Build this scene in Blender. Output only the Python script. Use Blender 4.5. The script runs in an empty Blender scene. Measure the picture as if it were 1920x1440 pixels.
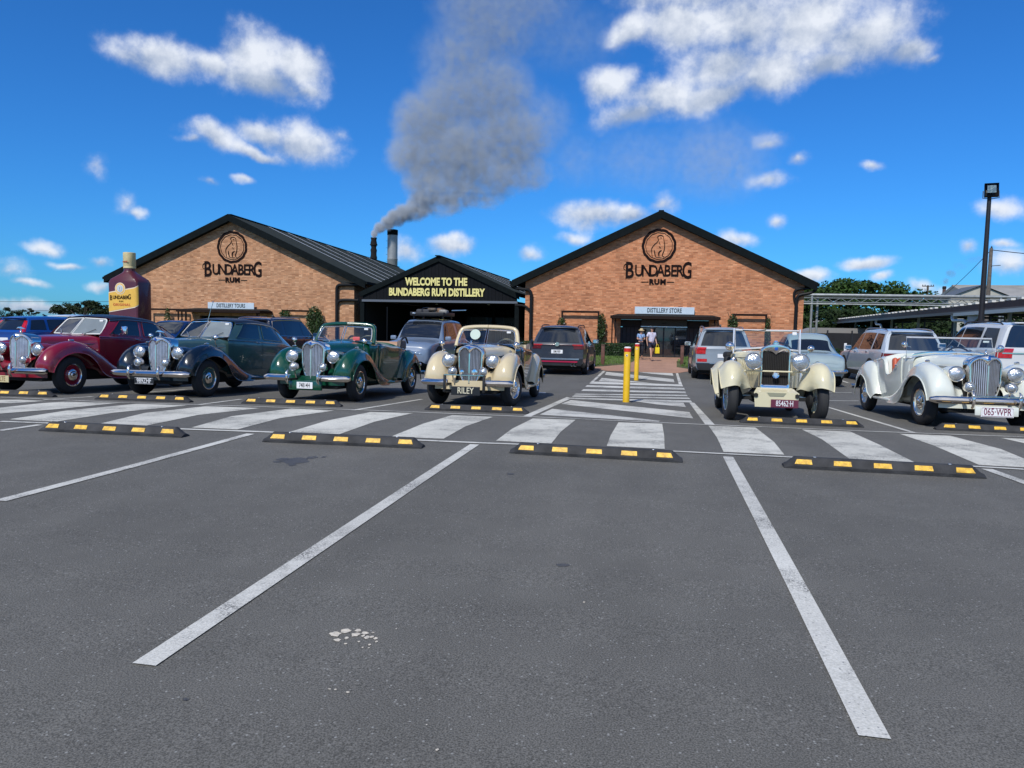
STRIPES=[[(-9.096, 8.011), (-8.523, 8.215), (-8.41, 9.061), (-8.479, 10.35), (-9.303, 10.144), (-9.356, 9.745), (-9.213, 8.883), (-9.446, 8.322)], [(-10.4, 9.354), (-9.69, 9.55), (-9.627, 10.142), (-10.13, 10.131), (-10.55, 9.825)], [(-7.85, 7.7), (-8.147, 8.914), (-8.137, 10.32), (-7.306, 10.441), (-7.406, 8.961), (-7.184, 7.705)], [(-6.578, 7.696), (-7.031, 9.09), (-6.985, 10.448), (-6.091, 10.526), (-6.248, 9.163), (-5.978, 7.724)], [(-5.405, 7.792), (-5.757, 9.188), (-5.648, 10.687), (-4.908, 10.648), (-5.052, 9.232), (-4.83, 7.827)], [(-4.169, 7.84), (-4.349, 9.192), (-4.328, 10.677), (-3.688, 10.825), (-3.73, 9.341), (-3.562, 7.857)], [(-2.947, 7.878), (-3.059, 9.382), (-3.048, 10.757), (-2.415, 10.765), (-2.453, 9.319), (-2.343, 7.924)], [(-1.753, 7.986), (-1.827, 9.302), (-1.814, 10.797), (-1.184, 10.878), (-1.185, 9.23), (-1.131, 7.993)], [(-0.526, 8.016), (-0.551, 9.059), (-0.549, 10.779), (0.074, 10.865), (0.093, 9.339), (0.091, 8.016)], [(0.7, 8.02), (0.732, 9.399), (0.725, 10.879), (1.375, 10.899), (1.374, 9.162), (1.312, 8.033)], [(1.929, 7.982), (2.024, 9.738), (1.999, 10.912), (2.636, 10.936), (2.604, 9.384), (2.534, 7.966)], [(3.136, 7.995), (3.264, 9.655), (3.266, 10.912), (3.913, 10.952), (3.97, 9.573), (3.74, 8.005)], [(4.403, 8.125), (4.62, 9.657), (4.537, 10.963), (5.135, 10.946), (4.979, 9.462), (4.806, 7.924)]]
HATCH=[[(-0.738, 27.524), (0.489, 27.526), (0.499, 25.802), (-0.308, 26.803)], [(-1.863, 26.951), (-1.791, 26.89), (0.467, 23.943), (0.466, 22.381), (-1.781, 25.088)], [(-1.753, 23.4), (-0.122, 21.583), (-0.64, 21.808), (-1.725, 21.75)], [(-1.837, 21.52), (0.664, 21.508), (0.669, 20.759), (-1.891, 20.584)], [(-1.885, 19.983), (0.676, 20.197), (0.678, 19.535), (-1.884, 19.358)], [(-1.84, 18.535), (0.674, 18.96), (0.671, 18.441), (-1.846, 17.968)], [(-1.871, 17.116), (0.667, 17.949), (0.68, 17.573), (-1.897, 16.89)], [(-1.852, 16.64), (0.682, 17.168), (0.718, 16.834), (-1.883, 16.324)], [(-1.869, 15.927), (0.704, 16.474), (0.718, 15.864), (-1.884, 15.521)], [(-1.763, 15.174), (0.55, 13.248), (0.561, 11.973), (-1.808, 13.973)], [(-0.594, 15.758), (0.526, 15.679), (0.532, 14.459), (-0.025, 14.893)], [(-1.8, 12.738), (0.047, 11.317), (0.019, 11.144), (-1.823, 11.493)], [(-1.899, 20.674), (-1.837, 21.52), (-1.935, 27.776), (-2.048, 27.988)], [(0.61, 27.598), (0.694, 27.751), (0.664, 21.508), (0.573, 21.618)], [(-2.019, 11.033), (-1.895, 11.096), (-1.816, 15.803), (-1.962, 16.134)], [(0.647, 15.75), (0.748, 15.809), (0.825, 11.071), (0.689, 11.096)]]
LINES=[('near', [(-7.792, 7.507), (-7.192, 7.563), (-5.46, 7.631), (-4.353, 7.733), (-2.578, 7.703), (-1.903, 7.731), (-0.694, 7.847), (0.559, 7.85), (1.342, 7.854), (3.082, 7.855), (3.46, 7.827)], 0.08), ('far', [(-10.746, 10.367), (-9.887, 10.412), (-8.482, 10.396), (-6.532, 10.701), (-4.396, 10.961), (-2.02, 11.033), (0.185, 10.991), (1.497, 11.045), (2.858, 11.069), (4.934, 11.23)], 0.07), ('b1', [(-1.905, 7.623), (-1.907, 5.964), (-1.896, 3.921), (-1.888, 2.411)], 0.1), ('b2', [(0.714, 7.672), (0.727, 5.463), (0.733, 3.84), (0.732, 2.511)], 0.1), ('b3', [(-4.499, 7.561), (-4.494, 5.583), (-4.525, 4.339)], 0.1), ('b4', [(-7.157, 7.433), (-7.201, 6.934)], 0.1), ('b5', [(3.099, 7.732), (3.227, 6.658)], 0.1), ('c1', [(-9.836, 10.304), (-9.737, 11.257)], 0.08), ('c2', [(-7.246, 10.66), (-7.321, 11.995)], 0.08), ('c2b', [(-9.755, 12.658), (-9.706, 13.829)], 0.08), ('c3', [(-4.684, 10.839), (-4.506, 13.732)], 0.08), ('c4', [(3.407, 16.297), (3.525, 11.153)], 0.08), ('d1', [(4.264, 20.358), (4.968, 20.597)], 0.08), ('d2', [(3.761, 17.749), (4.486, 17.995)], 0.08), ('d3', [(6.002, 26.957), (5.863, 24.826)], 0.08), ('e1', [(-2.795, 16.999), (-2.572, 17.024)], 0.25)]
WHITE=[(-1.303, 2.84, 0.024, 0.025), (-1.275, 2.88, 0.022, 0.02), (-1.218, 2.855, 0.017, 0.02), (-1.226, 2.897, 0.013, 0.015), (-1.187, 2.879, 0.015, 0.015), (-1.183, 2.852, 0.007, 0.01), (-1.27, 2.788, 0.015, 0.014), (-1.242, 2.816, 0.009, 0.01), (-1.223, 2.763, 0.006, 0.007), (-1.178, 2.795, 0.005, 0.007), (-1.162, 2.841, 0.011, 0.015), (-1.144, 2.851, 0.009, 0.01), (-1.123, 2.84, 0.009, 0.01), (-1.108, 2.812, 0.006, 0.007), (-1.124, 2.777, 0.006, 0.007), (-1.142, 2.747, 0.004, 0.005), (-1.156, 2.892, 0.007, 0.005), (-1.116, 2.751, 0.004, 0.004), (-1.073, 2.951, 0.003, 0.005), (-1.124, 2.402, 0.006, 0.004), (-1.102, 2.404, 0.005, 0.004), (-1.052, 2.396, 0.007, 0.005), (-0.636, 2.127, 0.005, 0.006), (-0.712, 2.256, 0.003, 0.003), (-0.312, 3.451, 0.005, 0.007)]
DARK=[(-3.275, 6.277, 0.121, 0.144), (-3.429, 6.313, 0.056, 0.072), (-3.207, 6.463, 0.048, 0.062), (-3.411, 6.182, 0.041, 0.046), (-3.211, 6.085, 0.036, 0.045), (-1.237, 6.248, 0.054, 0.055), (-1.578, 2.222, 0.021, 0.016), (-0.481, 3.963, 0.063, 0.045), (-3.114, 6.52, 0.024, 0.038)]
STOPS=[((-6.851, 7.048), (-5.018, 7.12)), ((-4.108, 7.112), (-2.375, 7.238)), ((-1.447, 7.233), (0.255, 7.217)), ((1.186, 7.25), (2.904, 7.233)), ((-11.669, 10.481), (-10.204, 10.802)), ((-9.307, 10.77), (-7.63, 10.951)), ((-6.829, 11.156), (-5.135, 11.364)), ((-3.716, 11.438), (-2.024, 11.57)), ((1.235, 11.576), (3.0, 11.659)), ((4.002, 11.805), (5.581, 11.778))]
CLOUDS=[(-0.5664, 0.768, 0.299, 0.0481, 0.0215, 4), (-0.5882, 0.7521, 0.2974, 0.0246, 0.0156, 0), (-0.478, 0.8206, 0.3132, 0.0455, 0.0365, 0), (-0.4361, 0.8447, 0.3102, 0.0406, 0.0329, 10), (-0.4715, 0.833, 0.2894, 0.0495, 0.021, 5), (-0.5204, 0.7999, 0.2989, 0.0354, 0.0174, 0), (-0.4116, 0.8508, 0.3267, 0.0175, 0.013, 0), (-0.4285, 0.8571, 0.2858, 0.0253, 0.0134, 0), (-0.5324, 0.8169, 0.2217, 0.0332, 0.0159, 5), (-0.4792, 0.846, 0.2337, 0.0377, 0.0149, -3), (-0.4412, 0.8681, 0.2273, 0.0485, 0.0254, 8), (-0.3992, 0.8846, 0.2412, 0.0144, 0.0127, 0), (-0.5553, 0.8035, 0.2146, 0.0147, 0.0061, 0), (-0.4925, 0.8442, 0.2114, 0.0376, 0.0088, 8), (-0.6375, 0.75, 0.1764, 0.014, 0.0142, 0), (-0.6166, 0.7747, 0.1402, 0.0124, 0.0135, 0), (-0.608, 0.7834, 0.1292, 0.0114, 0.0074, 20), (-0.5462, 0.8206, 0.168, 0.0157, 0.0088, 0), (-0.5119, 0.8402, 0.1789, 0.0161, 0.0063, 0), (-0.6829, 0.7259, 0.0824, 0.0218, 0.0077, 0), (-0.7092, 0.703, 0.0535, 0.0189, 0.0129, 0), (-0.6957, 0.7172, 0.0398, 0.0205, 0.0054, 0), (-0.6449, 0.763, 0.0443, 0.0166, 0.0081, 0), (-0.6681, 0.7413, 0.0647, 0.0203, 0.0055, 0), (-0.6435, 0.7622, 0.0709, 0.0138, 0.0086, 0), (-0.0426, 0.9324, 0.3589, 0.038, 0.0176, -10), (0.0138, 0.9322, 0.3618, 0.0492, 0.0233, 0), (0.087, 0.9301, 0.3568, 0.0647, 0.0345, 0), (0.1562, 0.9216, 0.3554, 0.0669, 0.0395, 0), (0.2133, 0.9184, 0.3333, 0.059, 0.0347, 0), (0.2572, 0.9136, 0.3148, 0.0314, 0.0177, 10), (0.2786, 0.9109, 0.3042, 0.0135, 0.0066, 0), (0.0594, 0.9453, 0.3208, 0.067, 0.0299, -10), (0.1206, 0.9428, 0.3109, 0.053, 0.0296, 0), (0.1837, 0.9326, 0.3105, 0.0394, 0.0202, 0), (-0.0742, 0.9501, 0.3031, 0.0426, 0.0224, 0), (-0.0151, 0.9569, 0.2899, 0.0579, 0.0237, -10), (-0.0473, 0.9618, 0.2698, 0.046, 0.0165, -10), (0.0489, 0.9557, 0.2901, 0.056, 0.0209, -15), (0.0242, 0.9173, 0.3975, 0.0949, 0.028, 0), (0.139, 0.903, 0.4066, 0.1081, 0.0376, 0), (-0.0928, 0.9846, 0.1481, 0.0587, 0.0178, 0), (-0.0445, 0.988, 0.1481, 0.0341, 0.0163, 0), (-0.0007, 0.9869, 0.1611, 0.0268, 0.0148, 0), (-0.1133, 0.9862, 0.1207, 0.021, 0.0097, 0), (-0.169, 0.9808, 0.0972, 0.0241, 0.0112, 0), (-0.2725, 0.9558, 0.1107, 0.0367, 0.0153, 0), (-0.2655, 0.9565, 0.1212, 0.0169, 0.0097, 0), (-0.3327, 0.9379, 0.0984, 0.0279, 0.018, 0), (0.1338, 0.9812, 0.1389, 0.0138, 0.0091, 10), (0.1591, 0.9647, 0.2097, 0.0157, 0.0106, 0), (0.1245, 0.9747, 0.1855, 0.0285, 0.0115, -5), (0.2376, 0.9515, 0.1956, 0.0124, 0.0061, 0), (0.2467, 0.965, 0.0895, 0.0319, 0.0102, 0), (0.2618, 0.9625, 0.0716, 0.0125, 0.0076, 0), (0.3396, 0.9348, 0.1037, 0.0134, 0.0084, 0), (0.3664, 0.9195, 0.1427, 0.0244, 0.0116, 0), (0.381, 0.9205, 0.0874, 0.0242, 0.0164, 0), (0.3745, 0.9209, 0.1079, 0.0147, 0.0053, 0), (0.0904, 0.9886, 0.1202, 0.0258, 0.0093, 0), (0.1806, 0.9806, 0.0764, 0.0304, 0.0105, 0), (0.3005, 0.9521, 0.0561, 0.0163, 0.01, 0), (0.3264, 0.9438, 0.0528, 0.021, 0.0098, 0), (-0.6967, 0.7173, 0.0129, 0.0631, 0.0084, 0), (0.1213, 0.9656, 0.2299, 0.0245, 0.0112, 0)]
SMOKE=[(-45.23, 112.8, 15.87, 0.6, 0.68, 2.6), (-44.42, 113.03, 16.74, 1.02, 0.94, 2.2), (-43.28, 113.32, 17.61, 1.28, 1.19, 1.8), (-41.98, 113.65, 18.48, 1.7, 1.45, 1.5), (-40.67, 113.98, 19.36, 2.04, 1.62, 1.2), (-38.86, 114.38, 19.9, 2.55, 1.87, 0.8), (-37.24, 114.82, 21.38, 3.06, 2.55, 0.55), (-34.54, 115.29, 20.59, 3.23, 1.87, 0.5), (-37.34, 115.03, 24.35, 3.91, 3.4, 0.42), (-33.14, 115.8, 23.58, 5.1, 3.4, 0.34), (-29.76, 116.38, 22.38, 5.1, 2.21, 0.3), (-38.99, 115.04, 28.73, 4.93, 4.25, 0.3), (-37.66, 115.69, 33.68, 5.61, 5.27, 0.22), (-32.48, 116.33, 28.69, 6.81, 5.96, 0.24), (-26.55, 117.31, 26.26, 6.81, 4.25, 0.24), (-21.54, 118.28, 25.94, 4.08, 3.06, 0.2), (-25.06, 118.01, 31.39, 7.66, 5.96, 0.17), (-20.15, 119.19, 34.03, 5.96, 5.53, 0.075), (-33.61, 116.76, 37.16, 6.38, 5.96, 0.13), (-27.8, 117.99, 38.12, 7.66, 6.81, 0.11), (-32.17, 117.57, 43.97, 8.08, 6.81, 0.1), (-28.16, 118.73, 48.72, 9.36, 6.38, 0.1), (-24.99, 119.73, 53.46, 11.91, 5.96, 0.085), (-30.8, 118.5, 52.49, 7.66, 6.81, 0.09), (-16.44, 120.98, 47.69, 11.06, 5.96, 0.025), (-4.09, 121.93, 28.42, 10.21, 5.96, 0.03), (7.58, 124.27, 28.66, 10.21, 7.23, 0.045), (16.23, 126.24, 32.06, 3.83, 1.87, 0.06), (-14.1, 119.93, 28.22, 5.1, 5.1, 0.03)]
import bpy, bmesh, math, random
import numpy as np
from mathutils import Vector, Matrix, Euler
random.seed(7); rng = np.random.RandomState(5)
SC = bpy.context.scene; COL = SC.collection
PI = math.pi; rad = math.radians

# ------------------------------------------------------------ camera
F, PITCH, YAW, ROLL, EYE = 1387.0, math.atan(105.5/1387), math.atan(275/1387), 0.02, 1.34
cf = Vector((-math.sin(YAW)*math.cos(PITCH), math.cos(YAW)*math.cos(PITCH), -math.sin(PITCH)))
cr_ = Vector((math.cos(YAW), math.sin(YAW), 0)); cd = cf.cross(cr_)
r2 = math.cos(ROLL)*cr_ - math.sin(ROLL)*cd; d2 = math.sin(ROLL)*cr_ + math.cos(ROLL)*cd
cam = bpy.data.cameras.new('camera'); camo = bpy.data.objects.new('camera', cam); COL.objects.link(camo)
mw = Matrix.Identity(4)
for i in range(3):
    mw[i][0] = r2[i]; mw[i][1] = -d2[i]; mw[i][2] = -cf[i]
mw[0][3], mw[1][3], mw[2][3] = 0, 0, EYE
camo.matrix_world = mw
cam.sensor_width = 36; cam.lens = 36*F/1920; cam.clip_start = .05; cam.clip_end = 3000
SC.camera = camo
SC.render.resolution_x, SC.render.resolution_y = 1024, 768
SC.view_settings.view_transform = 'Standard'; SC.view_settings.look = 'None'
SC.view_settings.exposure = 0.12; SC.view_settings.gamma = 1
try: SC.view_settings.use_curve_mapping = False
except Exception: pass

# ------------------------------------------------------------ sun and sky
SUN_EL, SUN_AZ = rad(46), rad(14)         # azimuth: left of straight behind the camera
tosun = Vector((-math.sin(SUN_AZ)*math.cos(SUN_EL), -math.cos(SUN_AZ)*math.cos(SUN_EL), math.sin(SUN_EL)))
sl = bpy.data.lights.new('sun', 'SUN'); sl.energy = 3.6; sl.angle = rad(.53); sl.color = (1, .955, .88)
so = bpy.data.objects.new('sun', sl); COL.objects.link(so)
so.rotation_euler = (-tosun).to_track_quat('-Z', 'Y').to_euler()

def cloud_world():
    W = bpy.data.worlds.new('World'); SC.world = W; W.use_nodes = True
    nt = W.node_tree; nt.nodes.clear(); N = nt.nodes.new; L = nt.links.new
    def mth(op, a, b=None, c=None, clamp=False):
        n = N('ShaderNodeMath'); n.operation = op; n.use_clamp = clamp
        for i, v in enumerate((a, b, c)):
            if v is None: continue
            if isinstance(v, (int, float)): n.inputs[i].default_value = v
            else: L(v, n.inputs[i])
        return n.outputs[0]
    out = N('ShaderNodeOutputWorld')
    sky = N('ShaderNodeTexSky'); sky.sky_type = 'NISHITA'; sky.sun_disc = False
    sky.sun_elevation = SUN_EL; sky.sun_rotation = math.atan2(tosun.x, tosun.y)
    sky.air_density = 1.0; sky.dust_density = .3; sky.ozone_density = 3.0; sky.altitude = 10
    hs = N('ShaderNodeMixRGB'); hs.blend_type = 'MULTIPLY'; hs.inputs[0].default_value = 1; hs.inputs[2].default_value = (.19, .66, 1.24, 1)
    L(sky.outputs[0], hs.inputs[1])
    tc = N('ShaderNodeTexCoord')
    def noise(vec, scale, det, rough, dim='3D'):
        n = N('ShaderNodeTexNoise'); n.inputs['Scale'].default_value = scale; n.inputs['Detail'].default_value = det
        n.inputs['Roughness'].default_value = rough; L(vec, n.inputs['Vector']); return n
    gen = tc.outputs['Generated']
    def warp(vec, scale, amt):
        n = noise(vec, scale, 4, .6)
        s = N('ShaderNodeVectorMath'); s.operation = 'SUBTRACT'; L(n.outputs['Color'], s.inputs[0]); s.inputs[1].default_value = (.5, .5, .5)
        m = N('ShaderNodeVectorMath'); m.operation = 'SCALE'; L(s.outputs[0], m.inputs[0]); m.inputs['Scale'].default_value = amt
        a = N('ShaderNodeVectorMath'); a.operation = 'ADD'; L(vec, a.inputs[0]); L(m.outputs[0], a.inputs[1]); return a.outputs[0]
    def finish(acc, accb, P, coarse=False):
        """density -> cloud colour over the sky -> a background shader of its own (so that other branches are skipped)"""
        fine = noise(gen, 20, 5 if coarse else 10, .60)
        dens = mth('ADD', acc, mth('MULTIPLY', mth('SUBTRACT', fine.outputs['Fac'], .5), 1.25))
        mr = N('ShaderNodeMapRange'); mr.interpolation_type = 'SMOOTHERSTEP'
        mr.inputs['From Min'].default_value = -.02; mr.inputs['From Max'].default_value = .90; L(dens, mr.inputs['Value']); mr.inputs['To Max'].default_value = .95
        sh = N('ShaderNodeMapRange'); sh.inputs['From Min'].default_value = -.32; sh.inputs['From Max'].default_value = .42
        v = mth('MULTIPLY', mth('SUBTRACT', fine.outputs['Fac'], .44), 2.0)
        if accb is not None: v = mth('ADD', v, accb)
        L(v, sh.inputs['Value'])
        cm = N('ShaderNodeMixRGB'); cm.inputs[1].default_value = (3.1, 3.9, 5.4, 1); cm.inputs[2].default_value = (7.9, 8.3, 9.0, 1); L(sh.outputs[0], cm.inputs[0])
        mx = N('ShaderNodeMixRGB'); L(mr.outputs[0], mx.inputs[0]); L(hs.outputs[0], mx.inputs[1]); L(cm.outputs[0], mx.inputs[2])
        b = N('ShaderNodeBackground'); b.inputs[1].default_value = SKY; L(mx.outputs[0], b.inputs[0]); return b.outputs[0]
    SKY = .1
    def sector(lo, hi):
        P = warp(warp(gen, 7, .04), 20, .012); acc = None; accb = None
        for (x, y, z, rx, rz, rot) in CLOUDS:
            a = x/y
            if a+rx*2.2 < lo or a-rx*2.2 > hi: continue
            kk = 1.40 if rx > .045 else 1.25; amp = 1.0 if rx > .030 else (.72 if rz < .012 or rx > .022 else .5)
            mp = N('ShaderNodeMapping'); mp.vector_type = 'TEXTURE'; mp.inputs['Location'].default_value = (x, y, z)
            mp.inputs['Rotation'].default_value = (0, rad(rot), math.atan2(-x, y)); mp.inputs['Scale'].default_value = (rx*kk, .5, rz*kk); L(P, mp.inputs['Vector'])
            ln = N('ShaderNodeVectorMath'); ln.operation = 'LENGTH'; L(mp.outputs[0], ln.inputs[0])
            v = mth('MULTIPLY', mth('SUBTRACT', 1.0, ln.outputs['Value']), amp); acc = v if acc is None else mth('SMOOTH_MAX', acc, v, .25)
            sp = N('ShaderNodeSeparateXYZ'); L(mp.outputs[0], sp.inputs[0]); w = mth('MULTIPLY', mth('MAXIMUM', v, 0.0), sp.outputs['Z']); accb = w if accb is None else mth('ADD', accb, w)
        return finish(acc, accb, P)
    spg = N('ShaderNodeSeparateXYZ'); L(gen, spg.inputs[0]); X_, Y_, Z_ = spg.outputs
    def mixs(f, a, b):
        m = N('ShaderNodeMixShader'); L(f, m.inputs[0]); L(a, m.inputs[1]); L(b, m.inputs[2]); return m.outputs[0]
    az = mth('DIVIDE', X_, mth('MAXIMUM', Y_, .01))
    bs = (-9, -.52, -.12, .12, 9)
    s = [sector(bs[k], bs[k+1]) for k in range(4)]
    gt = lambda v: mth('GREATER_THAN', az, v)
    frontt = mixs(gt(bs[2]), mixs(gt(bs[1]), s[0], s[1]), mixs(gt(bs[3]), s[2], s[3]))
    # unseen rest of the dome: similar clouds, cover added to whiten chrome reflections
    zc = mth('ADD', mth('MAXIMUM', Z_, 0.0), .12); cb = N('ShaderNodeCombineXYZ'); L(mth('DIVIDE', X_, zc), cb.inputs[0]); L(mth('DIVIDE', Y_, zc), cb.inputs[1])
    nb = noise(cb.outputs[0], .8, 5, .62)
    back = finish(mth('MULTIPLY', mth('SUBTRACT', nb.outputs['Fac'], .47), 5.0), None, gen, True)
    plain = N('ShaderNodeBackground'); plain.inputs[1].default_value = SKY; L(hs.outputs[0], plain.inputs[0])
    dome = mixs(mth('GREATER_THAN', Z_, -.01), plain.outputs[0], back)
    isf = mth('MULTIPLY', mth('MULTIPLY', mth('GREATER_THAN', Y_, .45), mth('LESS_THAN', Z_, .66)), mth('MULTIPLY', mth('GREATER_THAN', Z_, -.01), mth('LESS_THAN', mth('ABSOLUTE', az), 1.6)))
    L(mixs(isf, dome, frontt), out.inputs[0])
cloud_world()

# ------------------------------------------------------------ helpers
def sg(o, label=None, cat=None, group=None, kind=None):
    if label: o['label'] = label
    if cat: o['category'] = cat
    if group: o['group'] = group
    if kind: o['kind'] = kind
    return o
def thing(name, label, cat, loc=(0, 0, 0), rz=0, group=None):
    o = bpy.data.objects.new(name, None); o.empty_display_size = .3; COL.objects.link(o)
    o.location = loc; o.rotation_euler = (0, 0, rz); return sg(o, label, cat, group)
def dup(root, parent=None, **kw):
    c = root.copy(); COL.objects.link(c)
    if parent: c.parent = parent
    for k in [k for k in root.children_recursive if k.parent == root]: dup(k, c)
    if 'loc' in kw: c.location = kw['loc']
    if 'rz' in kw: c.rotation_euler = (0, 0, kw['rz'])
    if 'label' in kw: c['label'] = kw['label']
    return c

MATS = {}
def mat(name, color=(.5, .5, .5), rough=.5, metal=0, coat=0, spec=.5, var=0, vscale=5, bump=0, bscale=40, emit=None, alpha=1, rvar=0):
    if name in MATS: return MATS[name]
    m = bpy.data.materials.new(name); m.use_nodes = True; nt = m.node_tree; b = nt.nodes['Principled BSDF']
    b.inputs['Base Color'].default_value = (*color, 1); b.inputs['Roughness'].default_value = rough
    b.inputs['Metallic'].default_value = metal; b.inputs['Coat Weight'].default_value = coat
    b.inputs['Coat Roughness'].default_value = .03; b.inputs['Specular IOR Level'].default_value = spec
    tc = nt.nodes.new('ShaderNodeTexCoord')
    if var:
        n = nt.nodes.new('ShaderNodeTexNoise'); n.inputs['Scale'].default_value = vscale; n.inputs['Detail'].default_value = 6
        oi = nt.nodes.new('ShaderNodeObjectInfo'); sc_ = nt.nodes.new('ShaderNodeMath'); sc_.operation = 'MULTIPLY'; sc_.inputs[1].default_value = 37; nt.links.new(oi.outputs['Random'], sc_.inputs[0])
        av = nt.nodes.new('ShaderNodeVectorMath'); nt.links.new(tc.outputs['Object'], av.inputs[0]); nt.links.new(sc_.outputs[0], av.inputs[1]); nt.links.new(av.outputs[0], n.inputs['Vector'])
        mr = nt.nodes.new('ShaderNodeMapRange'); mr.inputs['From Min'].default_value = .3; mr.inputs['From Max'].default_value = .7
        mr.inputs['To Min'].default_value = 1-var; mr.inputs['To Max'].default_value = 1+var; nt.links.new(n.outputs['Fac'], mr.inputs['Value'])
        v = nt.nodes.new('ShaderNodeVectorMath'); v.operation = 'SCALE'; v.inputs[0].default_value = color
        nt.links.new(mr.outputs[0], v.inputs['Scale']); nt.links.new(v.outputs[0], b.inputs['Base Color'])
        if rvar:
            r = nt.nodes.new('ShaderNodeMapRange'); r.inputs['From Min'].default_value = .3; r.inputs['From Max'].default_value = .7
            r.inputs['To Min'].default_value = rough; r.inputs['To Max'].default_value = rough+rvar
            nt.links.new(n.outputs['Fac'], r.inputs['Value']); nt.links.new(r.outputs[0], b.inputs['Roughness'])
    if bump:
        n = nt.nodes.new('ShaderNodeTexNoise'); n.inputs['Scale'].default_value = bscale; n.inputs['Detail'].default_value = 5
        nt.links.new(tc.outputs['Object'], n.inputs['Vector'])
        bm = nt.nodes.new('ShaderNodeBump'); bm.inputs['Strength'].default_value = bump; bm.inputs['Distance'].default_value = .02
        nt.links.new(n.outputs['Fac'], bm.inputs['Height']); nt.links.new(bm.outputs[0], b.inputs['Normal'])
    MATS[name] = m; return m
def paint(name, c, rough=.22): return mat('paint_'+name, c, rough, 0, .8, .5, var=.05, vscale=2.5)
def glass(name, tint=(.9, .95, .95), refl=.25):
    if name in MATS: return MATS[name]
    m = bpy.data.materials.new(name); m.use_nodes = True; nt = m.node_tree; nt.nodes.clear()
    o = nt.nodes.new('ShaderNodeOutputMaterial'); t = nt.nodes.new('ShaderNodeBsdfTransparent'); t.inputs[0].default_value = (*tint, 1)
    g = nt.nodes.new('ShaderNodeBsdfGlossy'); g.inputs['Roughness'].default_value = .02
    lw = nt.nodes.new('ShaderNodeLayerWeight'); lw.inputs['Blend'].default_value = .5
    mr = nt.nodes.new('ShaderNodeMapRange'); mr.inputs['To Min'].default_value = .10; mr.inputs['To Max'].default_value = refl+.6
    pw = nt.nodes.new('ShaderNodeMath'); pw.operation = 'POWER'; pw.inputs[1].default_value = 2.5
    nt.links.new(lw.outputs['Facing'], pw.inputs[0]); nt.links.new(pw.outputs[0], mr.inputs['Value'])
    mx = nt.nodes.new('ShaderNodeMixShader'); nt.links.new(mr.outputs[0], mx.inputs[0])
    nt.links.new(t.outputs[0], mx.inputs[1]); nt.links.new(g.outputs[0], mx.inputs[2]); nt.links.new(mx.outputs[0], o.inputs[0])
    MATS[name] = m; return m
CHROME = mat('chrome', (.90, .82, .74), .09, 1, var=.04, vscale=8)
BRIGHT = mat('bright_frame', (.74, .74, .74), .35, .5)
SATIN = mat('satin_metal', (.62, .63, .65), .28, 1)
RUBBER = mat('rubber', (.018, .018, .019), .75, bump=.2, bscale=120)
BLACK = mat('black_plastic', (.012, .012, .013), .5, var=.2)
UNDER = mat('underbody', (.01, .01, .01), .8)
DGLASS = mat('dark_glass', (.012, .015, .02), .03, 0, 0, .9, var=.3, vscale=1.2)
WGLASS = glass('clear_glass', (.86, .92, .90), .25)
SGLASS = glass('smoked_glass', (.30, .34, .36), .3)
RED = mat('red_lens', (.45, .01, .015), .12, coat=.5, var=.35, vscale=25)
AMBER = mat('amber_lens', (.7, .22, .02), .15, coat=.5)
LENS = mat('lamp_lens', (.50, .51, .50), .14, .75, coat=1, var=.25, vscale=22, bump=.6, bscale=45)
WHITEP = mat('white_plate', (.75, .75, .74), .4)

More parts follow.
